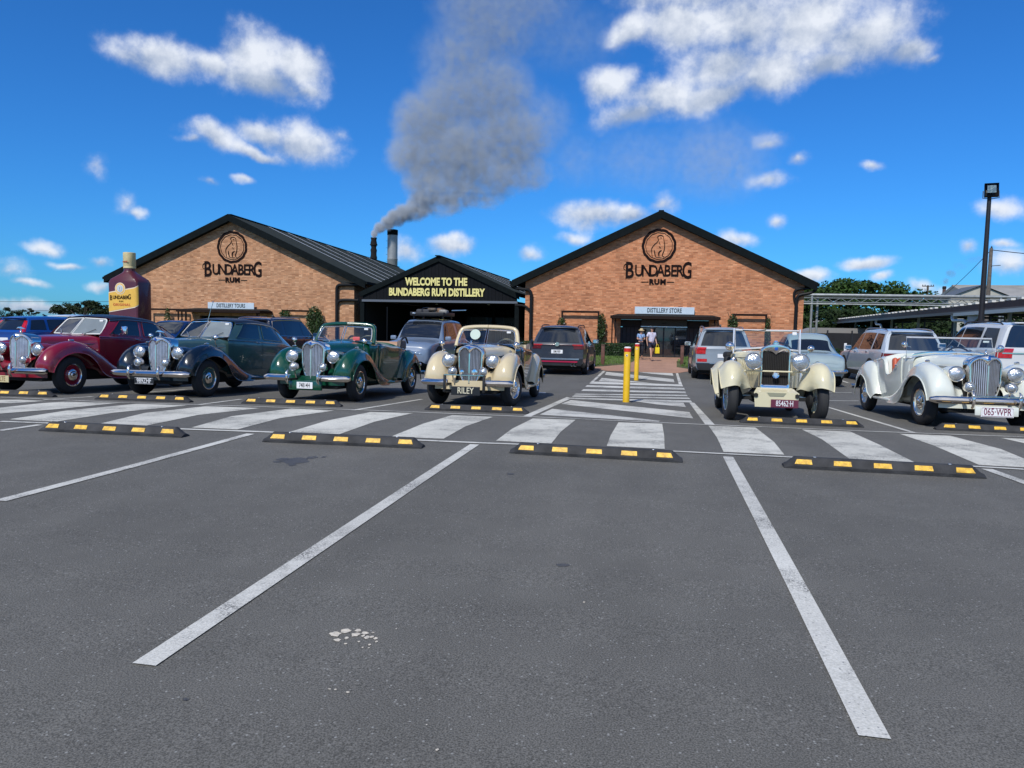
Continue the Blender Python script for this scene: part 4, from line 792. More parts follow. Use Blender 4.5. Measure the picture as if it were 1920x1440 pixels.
# ------------------------------------------------------------ vintage cars
# local frame: nose towards -y, x across, origin on the ground midway between the axles
def wheel(t, x, y, r, w, side, disc, hub='cap', rim=CHROME, steer=0):
    """wheel with tyre, disc, trim ring and hub cap; side=+1 faces +x"""
    o = thing_part('wheel', t); o.location = (x, y, r); o.rotation_euler = (0, 0, steer)
    s = side; ri = r*.585
    prof = [(ri, -w*.42), (r*.70, -w*.5), (r*.88, -w*.48), (r*.965, -w*.36), (r, -w*.12), (r, w*.12), (r*.965, w*.36), (r*.88, w*.48), (r*.70, w*.5), (ri, w*.42)]
    ty = MB().lathe(prof, (0, 0, 0), (s, 0, 0), 40).build('tyre', RUBBER, o, smooth=50)
    mb = MB()
    for k in range(4): mb.lathe([(r*1.003, -w*.20+k*w*.12), (r*1.003, -w*.20+k*w*.12+.012)], (0, 0, 0), (s, 0, 0), 40)
    mb.build('tread_rib', mat('tread', (.028, .028, .028), .85), o, kind='stuff')
    MB().lathe([(ri*1.02, w*.34), (ri*1.03, w*.46), (ri*.97, w*.47), (ri*.93, w*.40)], (0, 0, 0), (s, 0, 0), 36).build('trim_ring', rim, o)
    if hub == 'cap':
        MB().lathe([(ri*.94, w*.40), (ri*.86, w*.30), (ri*.60, w*.28), (ri*.55, w*.36), (0, w*.36)], (0, 0, 0), (s, 0, 0), 32).build('disc', disc, o)
        MB().lathe([(ri*.54, w*.36), (ri*.52, w*.44), (ri*.38, w*.55), (ri*.30, w*.56), (ri*.27, w*.60), (ri*.15, w*.66), (0, w*.67)], (0, 0, 0), (s, 0, 0), 28).build('hub_cap', rim, o)
    elif hub == 'wire':
        MB().lathe([(ri*.2, w*.55), (ri*.22, w*.2), (ri*.2, -w*.3)], (0, 0, 0), (s, 0, 0), 16).build('hub_cap', rim, o)
        mb = MB()
        for k in range(36):
            a = 2*PI*k/36; b = a+(.5 if k % 2 else -.5); mb.tube([(s*w*.35*(1 if k % 3 else -.6), ri*.2*math.cos(b), ri*.2*math.sin(b)), (0, ri*.97*math.cos(a), ri*.97*math.sin(a))], .004, 4)
        mb.build('spokes', SATIN, o, kind='stuff')
        MB().lathe([(ri, -w*.4), (ri*.95, -w*.2), (ri*.95, w*.2), (ri, w*.4)], (0, 0, 0), (s, 0, 0), 32).build('rim', disc, o)
    else:
        MB().lathe([(ri*.95, w*.40), (ri*.90, w*.15), (0, w*.10)], (0, 0, 0), (s, 0, 0), 32).build('disc', BLACK, o)
        n = 5 if hub == 'five' else 10; mb = MB()
        for k in range(n):
            a = 2*PI*k/n
            for d in ((-.13, .13) if n == 5 else (0,)):
                c, q = math.cos(a+d), math.sin(a+d); mb.tube([(s*w*.44, ri*.12*c, ri*.12*q), (s*w*.42, ri*.93*c, ri*.93*q)], ri*.075, 5)
        mb.build('spokes', disc, o)
        MB().lathe([(ri*.2, w*.42), (ri*.18, w*.48), (0, w*.49)], (0, 0, 0), (s, 0, 0), 16).build('hub_cap', disc, o)
    return o
def lamp(t, x, y, z, r, name, shell=CHROME, depth=1.1, stalk=None):
    o = thing_part(name, t); o.location = (x, y, z)
    MB().lathe([(r, 0), (r*1.03, .02), (r*.98, .06), (r*.75, r*.75), (r*.35, r*depth), (0, r*depth*1.08)], (0, 0, 0), (0, 1, 0), 28).build('shell', shell, o, smooth=60)
    MB().lathe([(r*.90, -.012), (r*.97, -.02), (r*1.04, -.01), (r*1.05, .015), (r*1.0, .03)], (0, 0, 0), (0, 1, 0), 28).build('rim', CHROME, o, smooth=60)
    MB().lathe([(r*.91, -.010), (r*.75, -.026), (r*.4, -.042), (0, -.048)], (0, 0, 0), (0, 1, 0), 28).build('lens', LENS, o, smooth=60)
    if stalk: MB().tube([(0, .04, -r*.8), (stalk[0], .06+stalk[1], stalk[2])], .012, 6).build('bracket', CHROME, o)
    return o
def mirror(t, x, y, z, base, r=.055, shell=CHROME, dark=False):
    o = thing_part('mirror', t)
    MB().lathe([(r*.98, 0), (r*1.0, -.008), (r*.8, -r*.55), (r*.35, -r*.85), (0, -r*.9)], (x, y, z), (0, 1, 0), 20).build('mirror_shell', shell, o, smooth=60)
    MB().lathe([(0, .002), (r*.9, .002), (r*.98, 0)], (x, y, z), (0, 1, 0), 20).build('mirror_glass', CHROME, o)
    MB().tube([(x, y-.01, z-r*.2), ((x+base[0])/2+.0, y, (z+base[2])/2-.01), base], .008, 6).build('mirror_stem', CHROME, o)
def plate(t, txt, x, y, z, w, h, bg, fg, rot=0, sx=.72, frame=None):
    o = thing_part('number_plate', t); o.location = (x, y, z); o.rotation_euler = (rot, 0, 0)
    MB().rbox((0, 0, 0), (w, .012, h), .004).build('plate', bg, o, smooth=0)
    if frame: MB().tube([(-w/2+.012, -.008, -h/2+.012), (w/2-.012, -.008, -h/2+.012), (w/2-.012, -.008, h/2-.012), (-w/2+.012, -.008, h/2-.012)], .003, 4, closed=True).build('plate_border', frame, o)
    text(txt, h*.98, fg, o, (0, -.0075, 0), sx=sx, ext=.001, bold=.001, name='characters')
    return o

def seat(t, x, y, z, m, w=.5, h=.62, pleat=6, name='seat'):
    s_ = thing_part(name, t); s_.location = (x, y, z)
    mb = MB()
    for k in range(pleat):
        xx = -w/2+(k+.5)*w/pleat; mb.rbox((xx, .24, h/2), (w/pleat*.99, .13, h), .045, rx=-.18)
    mb.build('backrest', m, s_, smooth=60)
    mb = MB()
    for k in range(pleat):
        xx = -w/2+(k+.5)*w/pleat; mb.rbox((xx, -.06, .06), (w/pleat*.99, .50, .14), .045)
    mb.build('cushion', m, s_, smooth=60)
def steering(t, x, y, z, col, r=.21):
    o = thing_part('steering_wheel', t); o.location = (x, y, z); o.rotation_euler = (rad(62), 0, 0)
    MB().tube([(r*math.cos(a), r*math.sin(a), 0) for a in np.linspace(0, 2*PI, 29)[:-1]], .014, 6, closed=True).build('rim', col, o)
    mb = MB()
    for a in (.5, PI-.5, -PI/2): mb.tube([(0, 0, 0), (r*math.cos(a), r*math.sin(a), 0)], .010, 5)
    mb.build('spokes', SATIN, o); MB().tube([(0, 0, .02), (0, 0, -.35)], .02, 6).build('column', BLACK, o)

def riley_grille(t, y0, zt, zb, wt, wb, shellm, ns=8, vee=.09, dip=.10, core=mat('grille_core', (.02, .022, .025), .5)):
    """tall shield-shaped chrome surround with a V front and vertical bars"""
    g = thing_part('grille', t)
    H = zt-zb; hw = wt/2; hb = wb/2
    out = [(0, zt), (hw*.30, zt-.008), (hw*.62, zt-.035), (hw*.88, zt-.085), (hw, zt-.16), (hw*.985, zt-.30), (hw*.95, zb+H*.4), (hb, zb+.10), (hb*.80, zb+.035), (hb*.4, zb+.01), (0, zb-.01)]
    inn = [(0, zt-dip-.05), (hw*.14, zt-dip-.005), (hw*.34, zt-.068), (hw*.60, zt-.085), (hw*.80, zt-.145), (hw*.82, zt-.28), (hw*.79, zb+H*.4), (hb*.80, zb+.12), (hb*.62, zb+.07), (hb*.3, zb+.05), (0, zb+.04)]
    O, I = cr(out, 4), cr(inn, 4); yy = lambda x, d=0: y0+vee*abs(x)/hw+d
    for s in (1, -1):
        G = [[(s*x*.97, yy(x, .28), z-.01) for x, z in O], [(s*x, yy(x, .05), z) for x, z in O], [(s*x*.985, yy(x, .012), z-.004) for x, z in O]]
        M_ = [(o+i)/2 for o, i in zip(O, I)]
        G.append([(s*x, yy(x, -.016), z) for x, z in M_])
        G.append([(s*x, yy(x, -.008), z) for x, z in I]); G.append([(s*x, yy(x, .04), z) for x, z in I])
        MB().grid(G, flip=(s < 0)).build('surround', shellm, g, smooth=70)
    Iz = I
    def zrange(x):
        zs = []
        for a, b in zip(Iz[:-1], Iz[1:]):
            if (a[0]-x)*(b[0]-x) <= 0 and a[0] != b[0]: zs.append(a[1]+(b[1]-a[1])*(x-a[0])/(b[0]-a[0]))
        return (min(zs), max(zs)) if len(zs) >= 2 else None
    mb = MB()
    for s in (1, -1):
        for k in range(ns):
            x = (k+.5)*hw*.80/ns; zr = zrange(x)
            if not zr: continue
            a, b = zr; w = hw*.80/ns*.33; y = yy(x, .004)
            mb.add([(s*(x-w), y+.012, a), (s*x, y-.008, a), (s*(x+w), y+.012, a), (s*(x-w), y+.012, b), (s*x, y-.008, b), (s*(x+w), y+.012, b)], [(0, 1, 4, 3), (1, 2, 5, 4)] if s > 0 else [(0, 3, 4, 1), (1, 4, 5, 2)])
    mb.build('grille_bars', mat('grille_bar', (.80, .82, .86), .32, .8, var=.1, vscale=12), g, smooth=0, kind='stuff')
    MB().box((0, yy(0, -.006), (zt-dip-.06+zb+.04)/2), (.018, .02, zt-dip-.06-zb-.04)).build('centre_bar', CHROME, g, smooth=0)
    for s in (1, -1):
        MB().add([(0, yy(0, .05), zb+.03), (s*hw*.84, yy(hw*.8, .05), zb+.08), (s*hw*.84, yy(hw*.8, .05), zt-.12), (0, yy(0, .05), zt-dip)], [(0, 1, 2, 3)]).build('core', core, g, smooth=0)
    MB().rbox((0, y0-.028, zt-.055), (.035, .012, .05), .006).build('badge', mat('badge_blue', (.02, .08, .35), .2), g)
    return g

def wing_pair(t, C, m, name, nu=5, nv=4, lip=True):
    for s in (1, -1):
        D = patch(C, nu, nv)
        if s < 0: D = mirx(D)
        w = MB().grid(D, flip=(s < 0)).build(name, m, t, smooth=70)
        # inner skin so that the underside is dark
        E = D[:, D.shape[1]//2:]; du = np.gradient(E, axis=0); dv_ = np.gradient(E, axis=1); nn = np.cross(du, dv_)*s
        nn /= (np.linalg.norm(nn, axis=2, keepdims=True)+1e-9)
        mid = nn[len(nn)//2, 2]; sgn = -1 if mid[2] > 0 else 1
        E = E+nn*sgn*.012
        MB().grid(E, flip=(s > 0)).build('inner_lining', UNDER, w, smooth=70)
        if lip: MB().tube([tuple(p) for p in D[:, -1]], .010, 6).build('edge_bead', m, w)

def classic(name, label, loc, rz, body, wing, roofm, style, plate_args, trim='riley', screen_frame=CHROME, disc=None, seatm=None, steer=0, mirrors='wing', bumper_split=None, fog=True, scale=1.0, glassm=WGLASS, bonnet=None, ystretch=1.0, scr_w=None):
    bonnet = bonnet or body
    t = thing(name, label, 'vintage car', loc, rz, 'vintage cars on display'); t.rotation_euler = (-.0288, 0, rz); t.scale = (scale, scale*ystretch, scale)
    disc = disc or body; r = .345; FY, RY = -1.43, 1.43
    # wheels
    for x, y, s, st_ in ((.665, FY, 1, steer), (-.665, FY, -1, steer), (.665, RY, 1, 0), (-.665, RY, -1, 0)): wheel(t, x, y, r, .165, s, disc, steer=st_)
    MB().rbox((0, 0, .33), (1.0, 3.7, .20), .04).build('chassis', UNDER, t)
    MB().rbox((0, -1.1, .60), (.62, 1.1, .55), .05).build('engine_block', UNDER, t)
    MB().box((0, FY, .34), (1.2, .08, .08)).build('front_axle', UNDER, t)
    MB().box((0, RY, .34), (1.2, .1, .1)).build('rear_axle', UNDER, t)
    # front wings: rows run from the front tip over the wheel and down to the running board
    F_ = [  # inner low, valley, crown inner, crown, shoulder, lip
        [(.27, -1.84, .36), (.40, -1.93, .39), (.50, -1.985, .42), (.62, -2.00, .42), (.74, -1.98, .42), (.795, -1.90, .40)],
        [(.27, -1.80, .46), (.385, -1.87, .50), (.48, -1.965, .57), (.62, -2.00, .62), (.755, -1.97, .58), (.80, -1.865, .50)],
        [(.27, -1.74, .55), (.38, -1.77, .60), (.475, -1.84, .73), (.62, -1.87, .82), (.76, -1.83, .76), (.805, -1.76, .63)],
        [(.27, -1.62, .60), (.38, -1.62, .66), (.48, -1.62, .83), (.62, -1.62, .93), (.76, -1.61, .88), (.81, -1.60, .72)],
        [(.28, -1.40, .60), (.40, -1.38, .68), (.50, -1.36, .88), (.62, -1.33, .965), (.76, -1.35, .91), (.815, -1.39, .755)],
        [(.30, -1.15, .58), (.43, -1.10, .66), (.53, -1.04, .83), (.63, -1.00, .90), (.76, -1.06, .84), (.815, -1.15, .71)],
        [(.36, -.92, .50), (.47, -.84, .58), (.56, -.74, .70), (.65, -.68, .73), (.765, -.78, .67), (.815, -.95, .565)],
        [(.44, -.72, .38), (.52, -.60, .44), (.60, -.46, .50), (.67, -.38, .51), (.765, -.48, .47), (.81, -.80, .38)],
        [(.50, -.50, .30), (.56, -.34, .33), (.62, -.15, .37), (.68, -.05, .38), (.76, -.12, .35), (.80, -.55, .27)],
        [(.52, -.2, .27), (.58, -.05, .30), (.64, .15, .335), (.69, .25, .34), (.76, .2, .32), (.79, -.1, .25)]]
    wing_pair(t, F_, wing, 'front_wing')
    R_ = [[(.50, .62, .30), (.60, .66, .34), (.68, .70, .36), (.75, .72, .35), (.79, .80, .27)],
          [(.50, .80, .52), (.60, .80, .58), (.70, .84, .62), (.775, .90, .56), (.80, 1.01, .38)],
          [(.50, 1.02, .72), (.60, 1.00, .82), (.70, 1.03, .84), (.785, 1.10, .72), (.805, 1.14, .58)],
          [(.50, 1.36, .80), (.59, 1.36, .93), (.69, 1.36, .94), (.785, 1.38, .84), (.81, 1.40, .68)],
          [(.50, 1.66, .78), (.58, 1.68, .88), (.68, 1.70, .88), (.78, 1.68, .76), (.805, 1.66, .60)],
          [(.48, 1.96, .62), (.57, 1.98, .70), (.66, 1.99, .68), (.76, 1.94, .58), (.80, 1.82, .42)],
          [(.44, 2.16, .42), (.54, 2.18, .46), (.64, 2.16, .44), (.73, 2.08, .40), (.78, 1.92, .30)]]
    if style == 'roadster':
        for row in R_:
            for k in range(len(row)): row[k] = (row[k][0]+.01, row[k][1]+.02, row[k][2]*1.0)
    wing_pair(t, R_, wing, 'rear_wing')
    for s in (1, -1): MB().rbox((s*.675, .30, .295), (.23, .92, .05), .02).build('running_board', wing, t)
    # bonnet
    B = []
    for y, w, z, zb in ((-1.66, .225, 1.03, .56), (-1.45, .265, 1.055, .55), (-1.1, .34, 1.075, .52), (-.80, .43, 1.09, .50), (-.62, .545, 1.10, .44), (-.54, .605, 1.085, .40)):
        B.append(fullrow([(w*1.03, y, zb), (w*1.04, y, (zb+z)/2-.02), (w*1.02, y, z-.17), (w*.96, y, z-.085), (w*.74, y, z-.028), (w*.34, y, z-.004), (0, y, z+.006)]))
    BD = patch(B, 4, 3)
    bn = MB().grid(BD).build('bonnet', bonnet, t, smooth=60)
    if bonnet is not body:
        nb = BD.shape[1]-1
        for s in (1, -1):
            q = lambda k: (k*3/nb if s > 0 else 1-k*3/nb)
            MB().grid(panel(BD, ((0.02, q(0)), (1, q(0)), (1, q(2.0)), (0.02, q(2.0))), .006, 10, 5), flip=(s < 0)).build('bonnet_side', body, bn, smooth=60)
    for s in (1, -1):
        MB().tube([(s*w, y, z) for y, w, z in ((-1.66, .236, .865), (-1.45, .277, .888), (-1.1, .353, .905), (-.80, .447, .915), (-.60, .548, .925))], .0075, 5).build('bonnet_trim', CHROME, bn)
        for k in range(3): MB().rbox((s*(.36+.03*k), -1.18+.14*k, .72), (.01, .02, .16), .004).build('vent', body, bn)
    MB().tube([(0, y, z) for y, z in ((-1.66, 1.042), (-1.2, 1.078), (-.62, 1.112))], .006, 5).build('hinge', CHROME, bn)
    if trim == 'riley':
        riley_grille(t, -1.90, 1.09, .39, .47, .34, CHROME)
        MB().lathe([(.02, 0), (.022, .02), (.012, .035), (.012, .06), (.02, .07), (0, .085)], (0, -1.80, 1.085)).build('mascot_base', CHROME, t)
        if style == 'saloon' : MB().tube([(-.09, -1.80, 1.165), (-.03, -1.82, 1.185), (.03, -1.82, 1.185), (.09, -1.80, 1.165)], [.006, .018, .018, .006], 6).build('mascot', CHROME, t)
    # lamps
    for s in (1, -1):
        MB().grid(patch([[(s*(.395+.115*math.cos(a)*k2), y, .80+.115*math.sin(a)*k2) for a in np.linspace(0, 2*PI, 13)] for y, k2 in ((-1.83, 1.0), (-1.65, .98), (-1.45, .75), (-1.25, .15))], 3, 2), flip=(s > 0)).build('lamp_nacelle', wing, t, smooth=70)
        lamp(t, s*.395, -1.85, .80, .112, 'headlight', depth=.6)
        if fog: lamp(t, s*.275, -2.02, .62, .075, 'fog_light', stalk=(s*-.01, .02, -.20))
    # body
    if style == 'saloon':
        prof = [  # y at belt, half width belt, belt z, y at top edge, half width top, z edge, y centre, z centre, bottom z
            (-.66, .60, 1.06, -.30, .50, 1.40, -.36, 1.455, .40), (-.30, .665, 1.05, -.10, .545, 1.425, -.12, 1.495, .34), (.15, .69, 1.035, .20, .555, 1.435, .2, 1.515, .32),
            (.70, .70, 1.02, .72, .55, 1.41, .72, 1.49, .32), (1.15, .69, 1.0, 1.10, .52, 1.34, 1.10, 1.42, .34), (1.60, .64, .94, 1.48, .45, 1.19, 1.46, 1.27, .38),
            (1.98, .54, .84, 1.86, .36, 1.0, 1.84, 1.05, .42), (2.22, .40, .66, 2.14, .26, .76, 2.13, .79, .44)]
        Bd = []
        for y, w, z, yt, wt, ze, yc, zc, zb in prof:
            Bd.append(fullrow([(w*.94, y+.02, zb), (w*1.0, y+.01, zb+(z-zb)*.45), (w*1.005, y, z-.06), (w*.985, y, z), (w*.965, y+(yt-y)*.1, z+(ze-z)*.12), ((w*.5+wt*.5), (y+yt)/2, (z+ze)/2+.01), (wt, yt, ze), (wt*.84, yt+(yc-yt)*.3, ze+(zc-ze)*.55), (wt*.45, yc, zc-(zc-ze)*.12), (0, yc, zc)]))
        D = patch(Bd, 5, 3); bo = MB().grid(D).build('body_shell', body, t, smooth=60)
        NV = D.shape[1]-1; vb = lambda k: k*3/NV
        side = lambda k, s: vb(k) if s > 0 else 1-vb(k)
        # black fabric roof over the upper shell
        G = panel(D, ((.005, vb(5.75)), (1.0, vb(5.75)), (1.0, 1-vb(5.75)), (.005, 1-vb(5.75))), .008, 40, 24); MB().grid(G).build('roof_cover', roofm, t, smooth=60)
        for s in (1, -1):
            for (u0, u1, u0t, u1t, nm) in ((.075, .335, .135, .335, 'window'), (.36, .59, .36, .545, 'window')):
                G = panel(D, ((u0, side(4.05, s)), (u1, side(4.05, s)), (u1t, side(5.8, s)), (u0t, side(5.8, s))), .007*(1), 10, 6, .10)
                MB().grid(G, flip=(s < 0)).build(nm, DGLASS, t, smooth=60)
                edge = [tuple(G[i][0]) for i in range(11)]+[tuple(G[10][j]) for j in range(1, 7)]+[tuple(G[i][6]) for i in range(9, -1, -1)]+[tuple(G[0][j]) for j in range(5, 0, -1)]
                MB().tube(edge, .008, 5, closed=True).build('window_frame', CHROME if nm == 'x' else body, t)
            for (u0, u1) in ((.05, .335), (.345, .60)):
                G = panel(D, ((u0, side(.5, s)), (u1, side(.5, s)), (u1, side(3.0, s)), (u0, side(3.0, s))), .004, 10, 6)
                MB().grid(G, flip=(s < 0)).build('door_skin', body, t, smooth=60)
            P = [tuple(bil(D, u, side(3.0, s))+np.array((s*.012, 0, 0))) for u in np.linspace(0, .72, 24)]; MB().tube(P, .008, 5).build('waist_trim', CHROME, t)
            P = [tuple(bil(D, u, side(5.85, s))+np.array((s*.014, 0, .004))) for u in np.linspace(0, .66, 24)]; MB().tube(P, .008, 5).build('gutter_trim', CHROME, t)
            q = bil(D, .31, side(2.6, s)); MB().tube([(q[0]+s*.02, q[1]-.06, q[2]), (q[0]+s*.035, q[1], q[2]), (q[0]+s*.02, q[1]+.06, q[2])], .009, 5).build('door_handle', CHROME, t)
        scr_b, scr_t, zb_, zt_, wb_, wt_ = -.66, -.37, 1.095, 1.425, .55, .47; vee = .14
        MB().rbox((0, .95, .72), (1.1, .5, .55), .08).build('rear_seat', mat('seat_dark', (.03, .028, .026), .7), t)
        MB().rbox((0, .2, .75), (1.1, .3, .55), .08).build('front_seat', mat('seat_grey', (.22, .21, .20), .7), t)
    else:
        open_ = style == 'roadster'
        prof = [(-.64, .585, 1.06, .42), (-.42, .64, 1.055, .36), (-.1, .672, 1.03 if not open_ else .93, .32), (.35, .685, 1.00 if not open_ else .74, .31), (.75, .685, 1.0 if not open_ else .93, .31), (1.1, .66, .99, .33), (1.5, .61, .93, .36), (1.95, .52, .80, .40), (2.25, .38, .60, .44)]
        if not open_: prof[2] = (-.1, .672, 1.035, .32)
        else: prof = [(-.64, .585, 1.04, .42), (-.42, .64, 1.03, .36), (-.12, .672, .93, .32), (.12, .685, .76, .31), (.36, .69, .75, .31), (.50, .69, .98, .31), (.80, .685, 1.0, .31), (1.1, .66, .99, .33), (1.5, .62, .95, .36), (1.95, .54, .84, .40), (2.25, .42, .64, .44)]
        Bd = []
        for i, (y, w, z, zb) in enumerate(prof):
            deck = y >= 1.09
            zc = z+.07 if deck else z-.02
            if deck: Bd.append(fullrow([(w*.94, y, zb), (w, y, zb+(z-zb)*.45), (w*1.005, y, z-.10), (w*.97, y, z-.02), (w*.86, y, z+.02), (w*.5, y, z+.06), (0, y, zc)]))
            elif i == 0: Bd.append(fullrow([(w*.94, y, zb), (w, y, zb+(z-zb)*.45), (w*1.005, y, z-.10), (w*.97, y, z-.02), (w*.86, y, z+.01), (w*.5, y, z+.035), (0, y, z+.045)]))
            elif i == 1: Bd.append(fullrow([(w*.94, y, zb), (w, y, zb+(z-zb)*.45), (w*1.005, y, z-.10), (w*.98, y, z-.02), (w*.88, y, z+.005), (w*.5, y, z+.03), (0, y, z+.035)]))
            else:  # cockpit: inner wall down to the floor
                Bd.append(fullrow([(w*.94, y, zb), (w, y, zb+(z-zb)*.45), (w*1.005, y, z-.08), (w*.99, y, z-.01), (w*.92, y, z-.01), (w*.88, y, .50), (0, y, .42)]))
        Bd.insert(2, fullrow([(p[0], -.30, p[2]) if p[2] > .9 or True else p for p in [(q[0], 0, q[2]) for q in Bd[1][:7]]]))
        Bd.insert(3, fullrow([(.63*.94+.01, -.28, .35), (.655, -.28, .65), (.66, -.28, .96), (.64, -.28, 1.03), (.59, -.28, 1.03), (.56, -.28, .52), (0, -.28, .44)]))
        k = len(Bd)-4
        Bd.insert(k, fullrow([(q[0], 1.02, q[2]) for q in [tuple(p) for p in Bd[k][:7]]]))
        D = patch(Bd, 4, 3); bo = MB().grid(D).build('body_shell', body, t, smooth=50)
        NV = D.shape[1]-1; vb = lambda k: k*3/NV; side = lambda k, s: vb(k) if s > 0 else 1-vb(k)
        for s in (1, -1):
            G = panel(D, ((.22, side(.4, s)), (.60, side(.4, s)), (.60, side(2.7, s)), (.22, side(2.7, s))), .005, 12, 6); MB().grid(G, flip=(s < 0)).build('door_skin', body, t, smooth=60)
            P = [tuple(bil(D, u, side(2.95, s))+np.array((s*.008, 0, 0))) for u in np.linspace(.02, .92, 40)]; MB().tube(P, .007, 5).build('waist_trim', CHROME if not open_ else body, t)
            q = bil(D, .30, side(2.2, s)); MB().tube([(q[0]+s*.02, q[1]-.05, q[2]-.01), (q[0]+s*.035, q[1], q[2]), (q[0]+s*.02, q[1]+.05, q[2]+.01)], .009, 5).build('door_handle', CHROME, t)
        MB().box((0, .35, .42), (1.1, 1.4, .04)).build('floor', UNDER, t, smooth=0)
        MB().rbox((0, -.33, .93), (1.10, .10, .20), .03).build('dashboard', mat('dash_wood', (.12, .05, .02), .3), t)
        sm = seatm or mat('seat_beige', (.50, .38, .24), .55)
        for s in (1, -1): seat(t, s*.29, .28, .42, sm, .50, .60)
        if style == 'dhc':
            seat(t, 0, .82, .48, sm, 1.05, .58, 14, 'rear_bench')
            hood = MB()
            for k in range(4): hood.rbox((0, 1.22+.10*k, 1.03+.025*(k % 2)), (1.12-.06*k, .13, .14), .055)
            hood.build('folded_hood', roofm, t, smooth=60)
            for s in (1, -1):
                P = cr([(s*.60, .98, .98), (s*.61, 1.08, 1.16), (s*.61, 1.32, 1.22), (s*.60, 1.50, 1.10)], 5); MB().tube(P, .022, 6).build('hood_iron', BLACK if body.name != 'x' else CHROME, t)
                MB().rbox((s*.57, 1.2, 1.05), (.09, .42, .20), .05).build('hood_bag', mat('hood_bag', (.14, .11, .10), .8), t)
        steering(t, .30, -.10, 1.03, mat('wheel_cream', (.35, .30, .20), .4) if style == 'dhc' else BLACK)
        scr_b, scr_t, zb_, zt_, wb_, wt_ = -.60, -.42, 1.085, 1.385, .565, .52; vee = .13 if style == 'dhc' else .03
    # windscreen
    ws = thing_part('windscreen', t)
    def sp_(x, k, d=0):  # point on the V screen
        w = wb_*(1-k)+wt_*k; return (x*w, scr_b*(1-k)+scr_t*k-vee*(1-abs(x))*(1-.3*k)+vee*.6+d, zb_*(1-k)+zt_*k)
    if style in ('saloon', 'dhc'):
        for s in (1, -1):
            c = [sp_(s*.035, .02), sp_(s*.97, .08 if style == 'dhc' else .06), sp_(s*1.0, .30), sp_(s*.98, .82), sp_(s*.90, .96), sp_(s*.035, 1.0)]
            Pn = cr(c[1:5], 4).tolist(); lp = [c[0]]+Pn+[c[5]]
            MB().add(lp, [tuple(range(len(lp)))]).build('pane', glassm if not (style == 'saloon' and s > 0) else mat('painted_reflection', (.30, .33, .31), .06, .35, coat=.5, var=.1), ws, smooth=0)  # opaque grey pane: its base colour stands in for a reflection
            MB().tube(lp, .014, 6, closed=True).build('screen_frame', screen_frame, ws)
            # wiper
            MB().tube([sp_(s*.45, .03, -.02), sp_(s*.78, .34, -.03)], .006, 4).build('wiper', BLACK if s > 0 else SATIN, ws)
            MB().lathe([(.022, 0), (.018, .03), (0, .035)], sp_(s*.45, .0, -.02), (0, -.6, 1), 10).build('wiper_boss', CHROME, ws)
        if style == 'dhc':
            # painted header and pillars round the screen
            for s in (1, -1):
                P = cr([sp_(s*1.06, -.10, .03), sp_(s*1.075, .25, .03), sp_(s*1.06, .75, .03), sp_(s*1.0, 1.02, .03), sp_(s*.80, 1.13, .03), sp_(s*.4, 1.18, .03), sp_(0, 1.19, .03)], 5)
                MB().tube([tuple(p) for p in P], [.038]*10+[.042]*(len(P)-10), 8).build('pillar', wing, ws, smooth=60)
                G = [[sp_(s*x, .98+.14*(1-x*x*.5), d) for x in (0, .3, .6, .85, 1.0)] for d in (0.0, .06, .13)]
                G2 = [[(p[0], p[1], p[2]+dz) for p in row] for row, dz in zip(G, (.012, .045, .03))]
                MB().grid(G2, flip=(s > 0)).build('header', screen_frame if False else wing, ws, smooth=60)
        MB().rbox(sp_(.78, .86, -.018), (.08, .004, .035), .002).build('sticker', WHITEP, ws)
    else:
        c = [(-.655, -.50, 1.03), (.655, -.50, 1.03), (.64, -.42, 1.36), (-.64, -.42, 1.36)]
        MB().add(c, [(0, 1, 2, 3)]).build('pane', glassm, ws, smooth=0)
        MB().tube(c, .014, 6, closed=True).build('screen_frame', BRIGHT, ws)
        MB().rbox((.56, -.425, 1.31), (.09, .004, .03), .002).build('sticker', WHITEP, ws)
        MB().tube(cr([(-.60, -.62, 1.07), (-.3, -.74, 1.12), (.3, -.74, 1.12), (.60, -.62, 1.07)], 5), .02, 6).build('scuttle_trim', CHROME, ws)
        for x in (-.3, .25): MB().lathe([(.02, 0), (.018, .03), (0, .035)], (x, -.72, 1.11), (0, -.4, 1), 10).build('wiper_boss', CHROME, ws)
    if style == 'saloon': steering(t, .30, -.22, 1.10, mat('wheel_cream', (.35, .30, .20), .4), .19)
    # front apron, bumper
    MB().grid(patch([[(x, -1.86-.05*(1-(x/.62)**2), z) for x in (-.62, -.3, 0, .3, .62)] for z in (.30, .38, .46)], 2, 3)).build('valance', wing, t, smooth=60)
    bm_ = thing_part('front_bumper', t)
    def bar(x0, x1, n=12, z=.43, y=-2.17, h=.055, bow=.10):
        G = []
        for x in np.linspace(x0, x1, n):
            yy = y+bow*(abs(x)/.8)**2.5; e = min(1, (.82-abs(x))/.05+.35); hh = h*max(.45, min(1, e))
            G.append([(x, yy+.03, z-hh), (x, yy-.005, z-hh*.75), (x, yy-.025, z), (x, yy-.005, z+hh*.75), (x, yy+.03, z+hh), (x, yy+.045, z+hh*.6), (x, yy+.045, z-hh*.6)])
        mb = MB().grid(G, closed=True); mb.add(G[0], [tuple(range(7))]); mb.add(G[-1], [tuple(range(7))]); return mb
    if bumper_split:
        for s in (1, -1): bar(s*bumper_split, s*.81).build('bumper_bar', CHROME, bm_, smooth=50)
    else: bar(-.81, .81, 20).build('bumper_bar', CHROME, bm_, smooth=50)
    ox = (bumper_split or .30)+(.02 if bumper_split else 0)
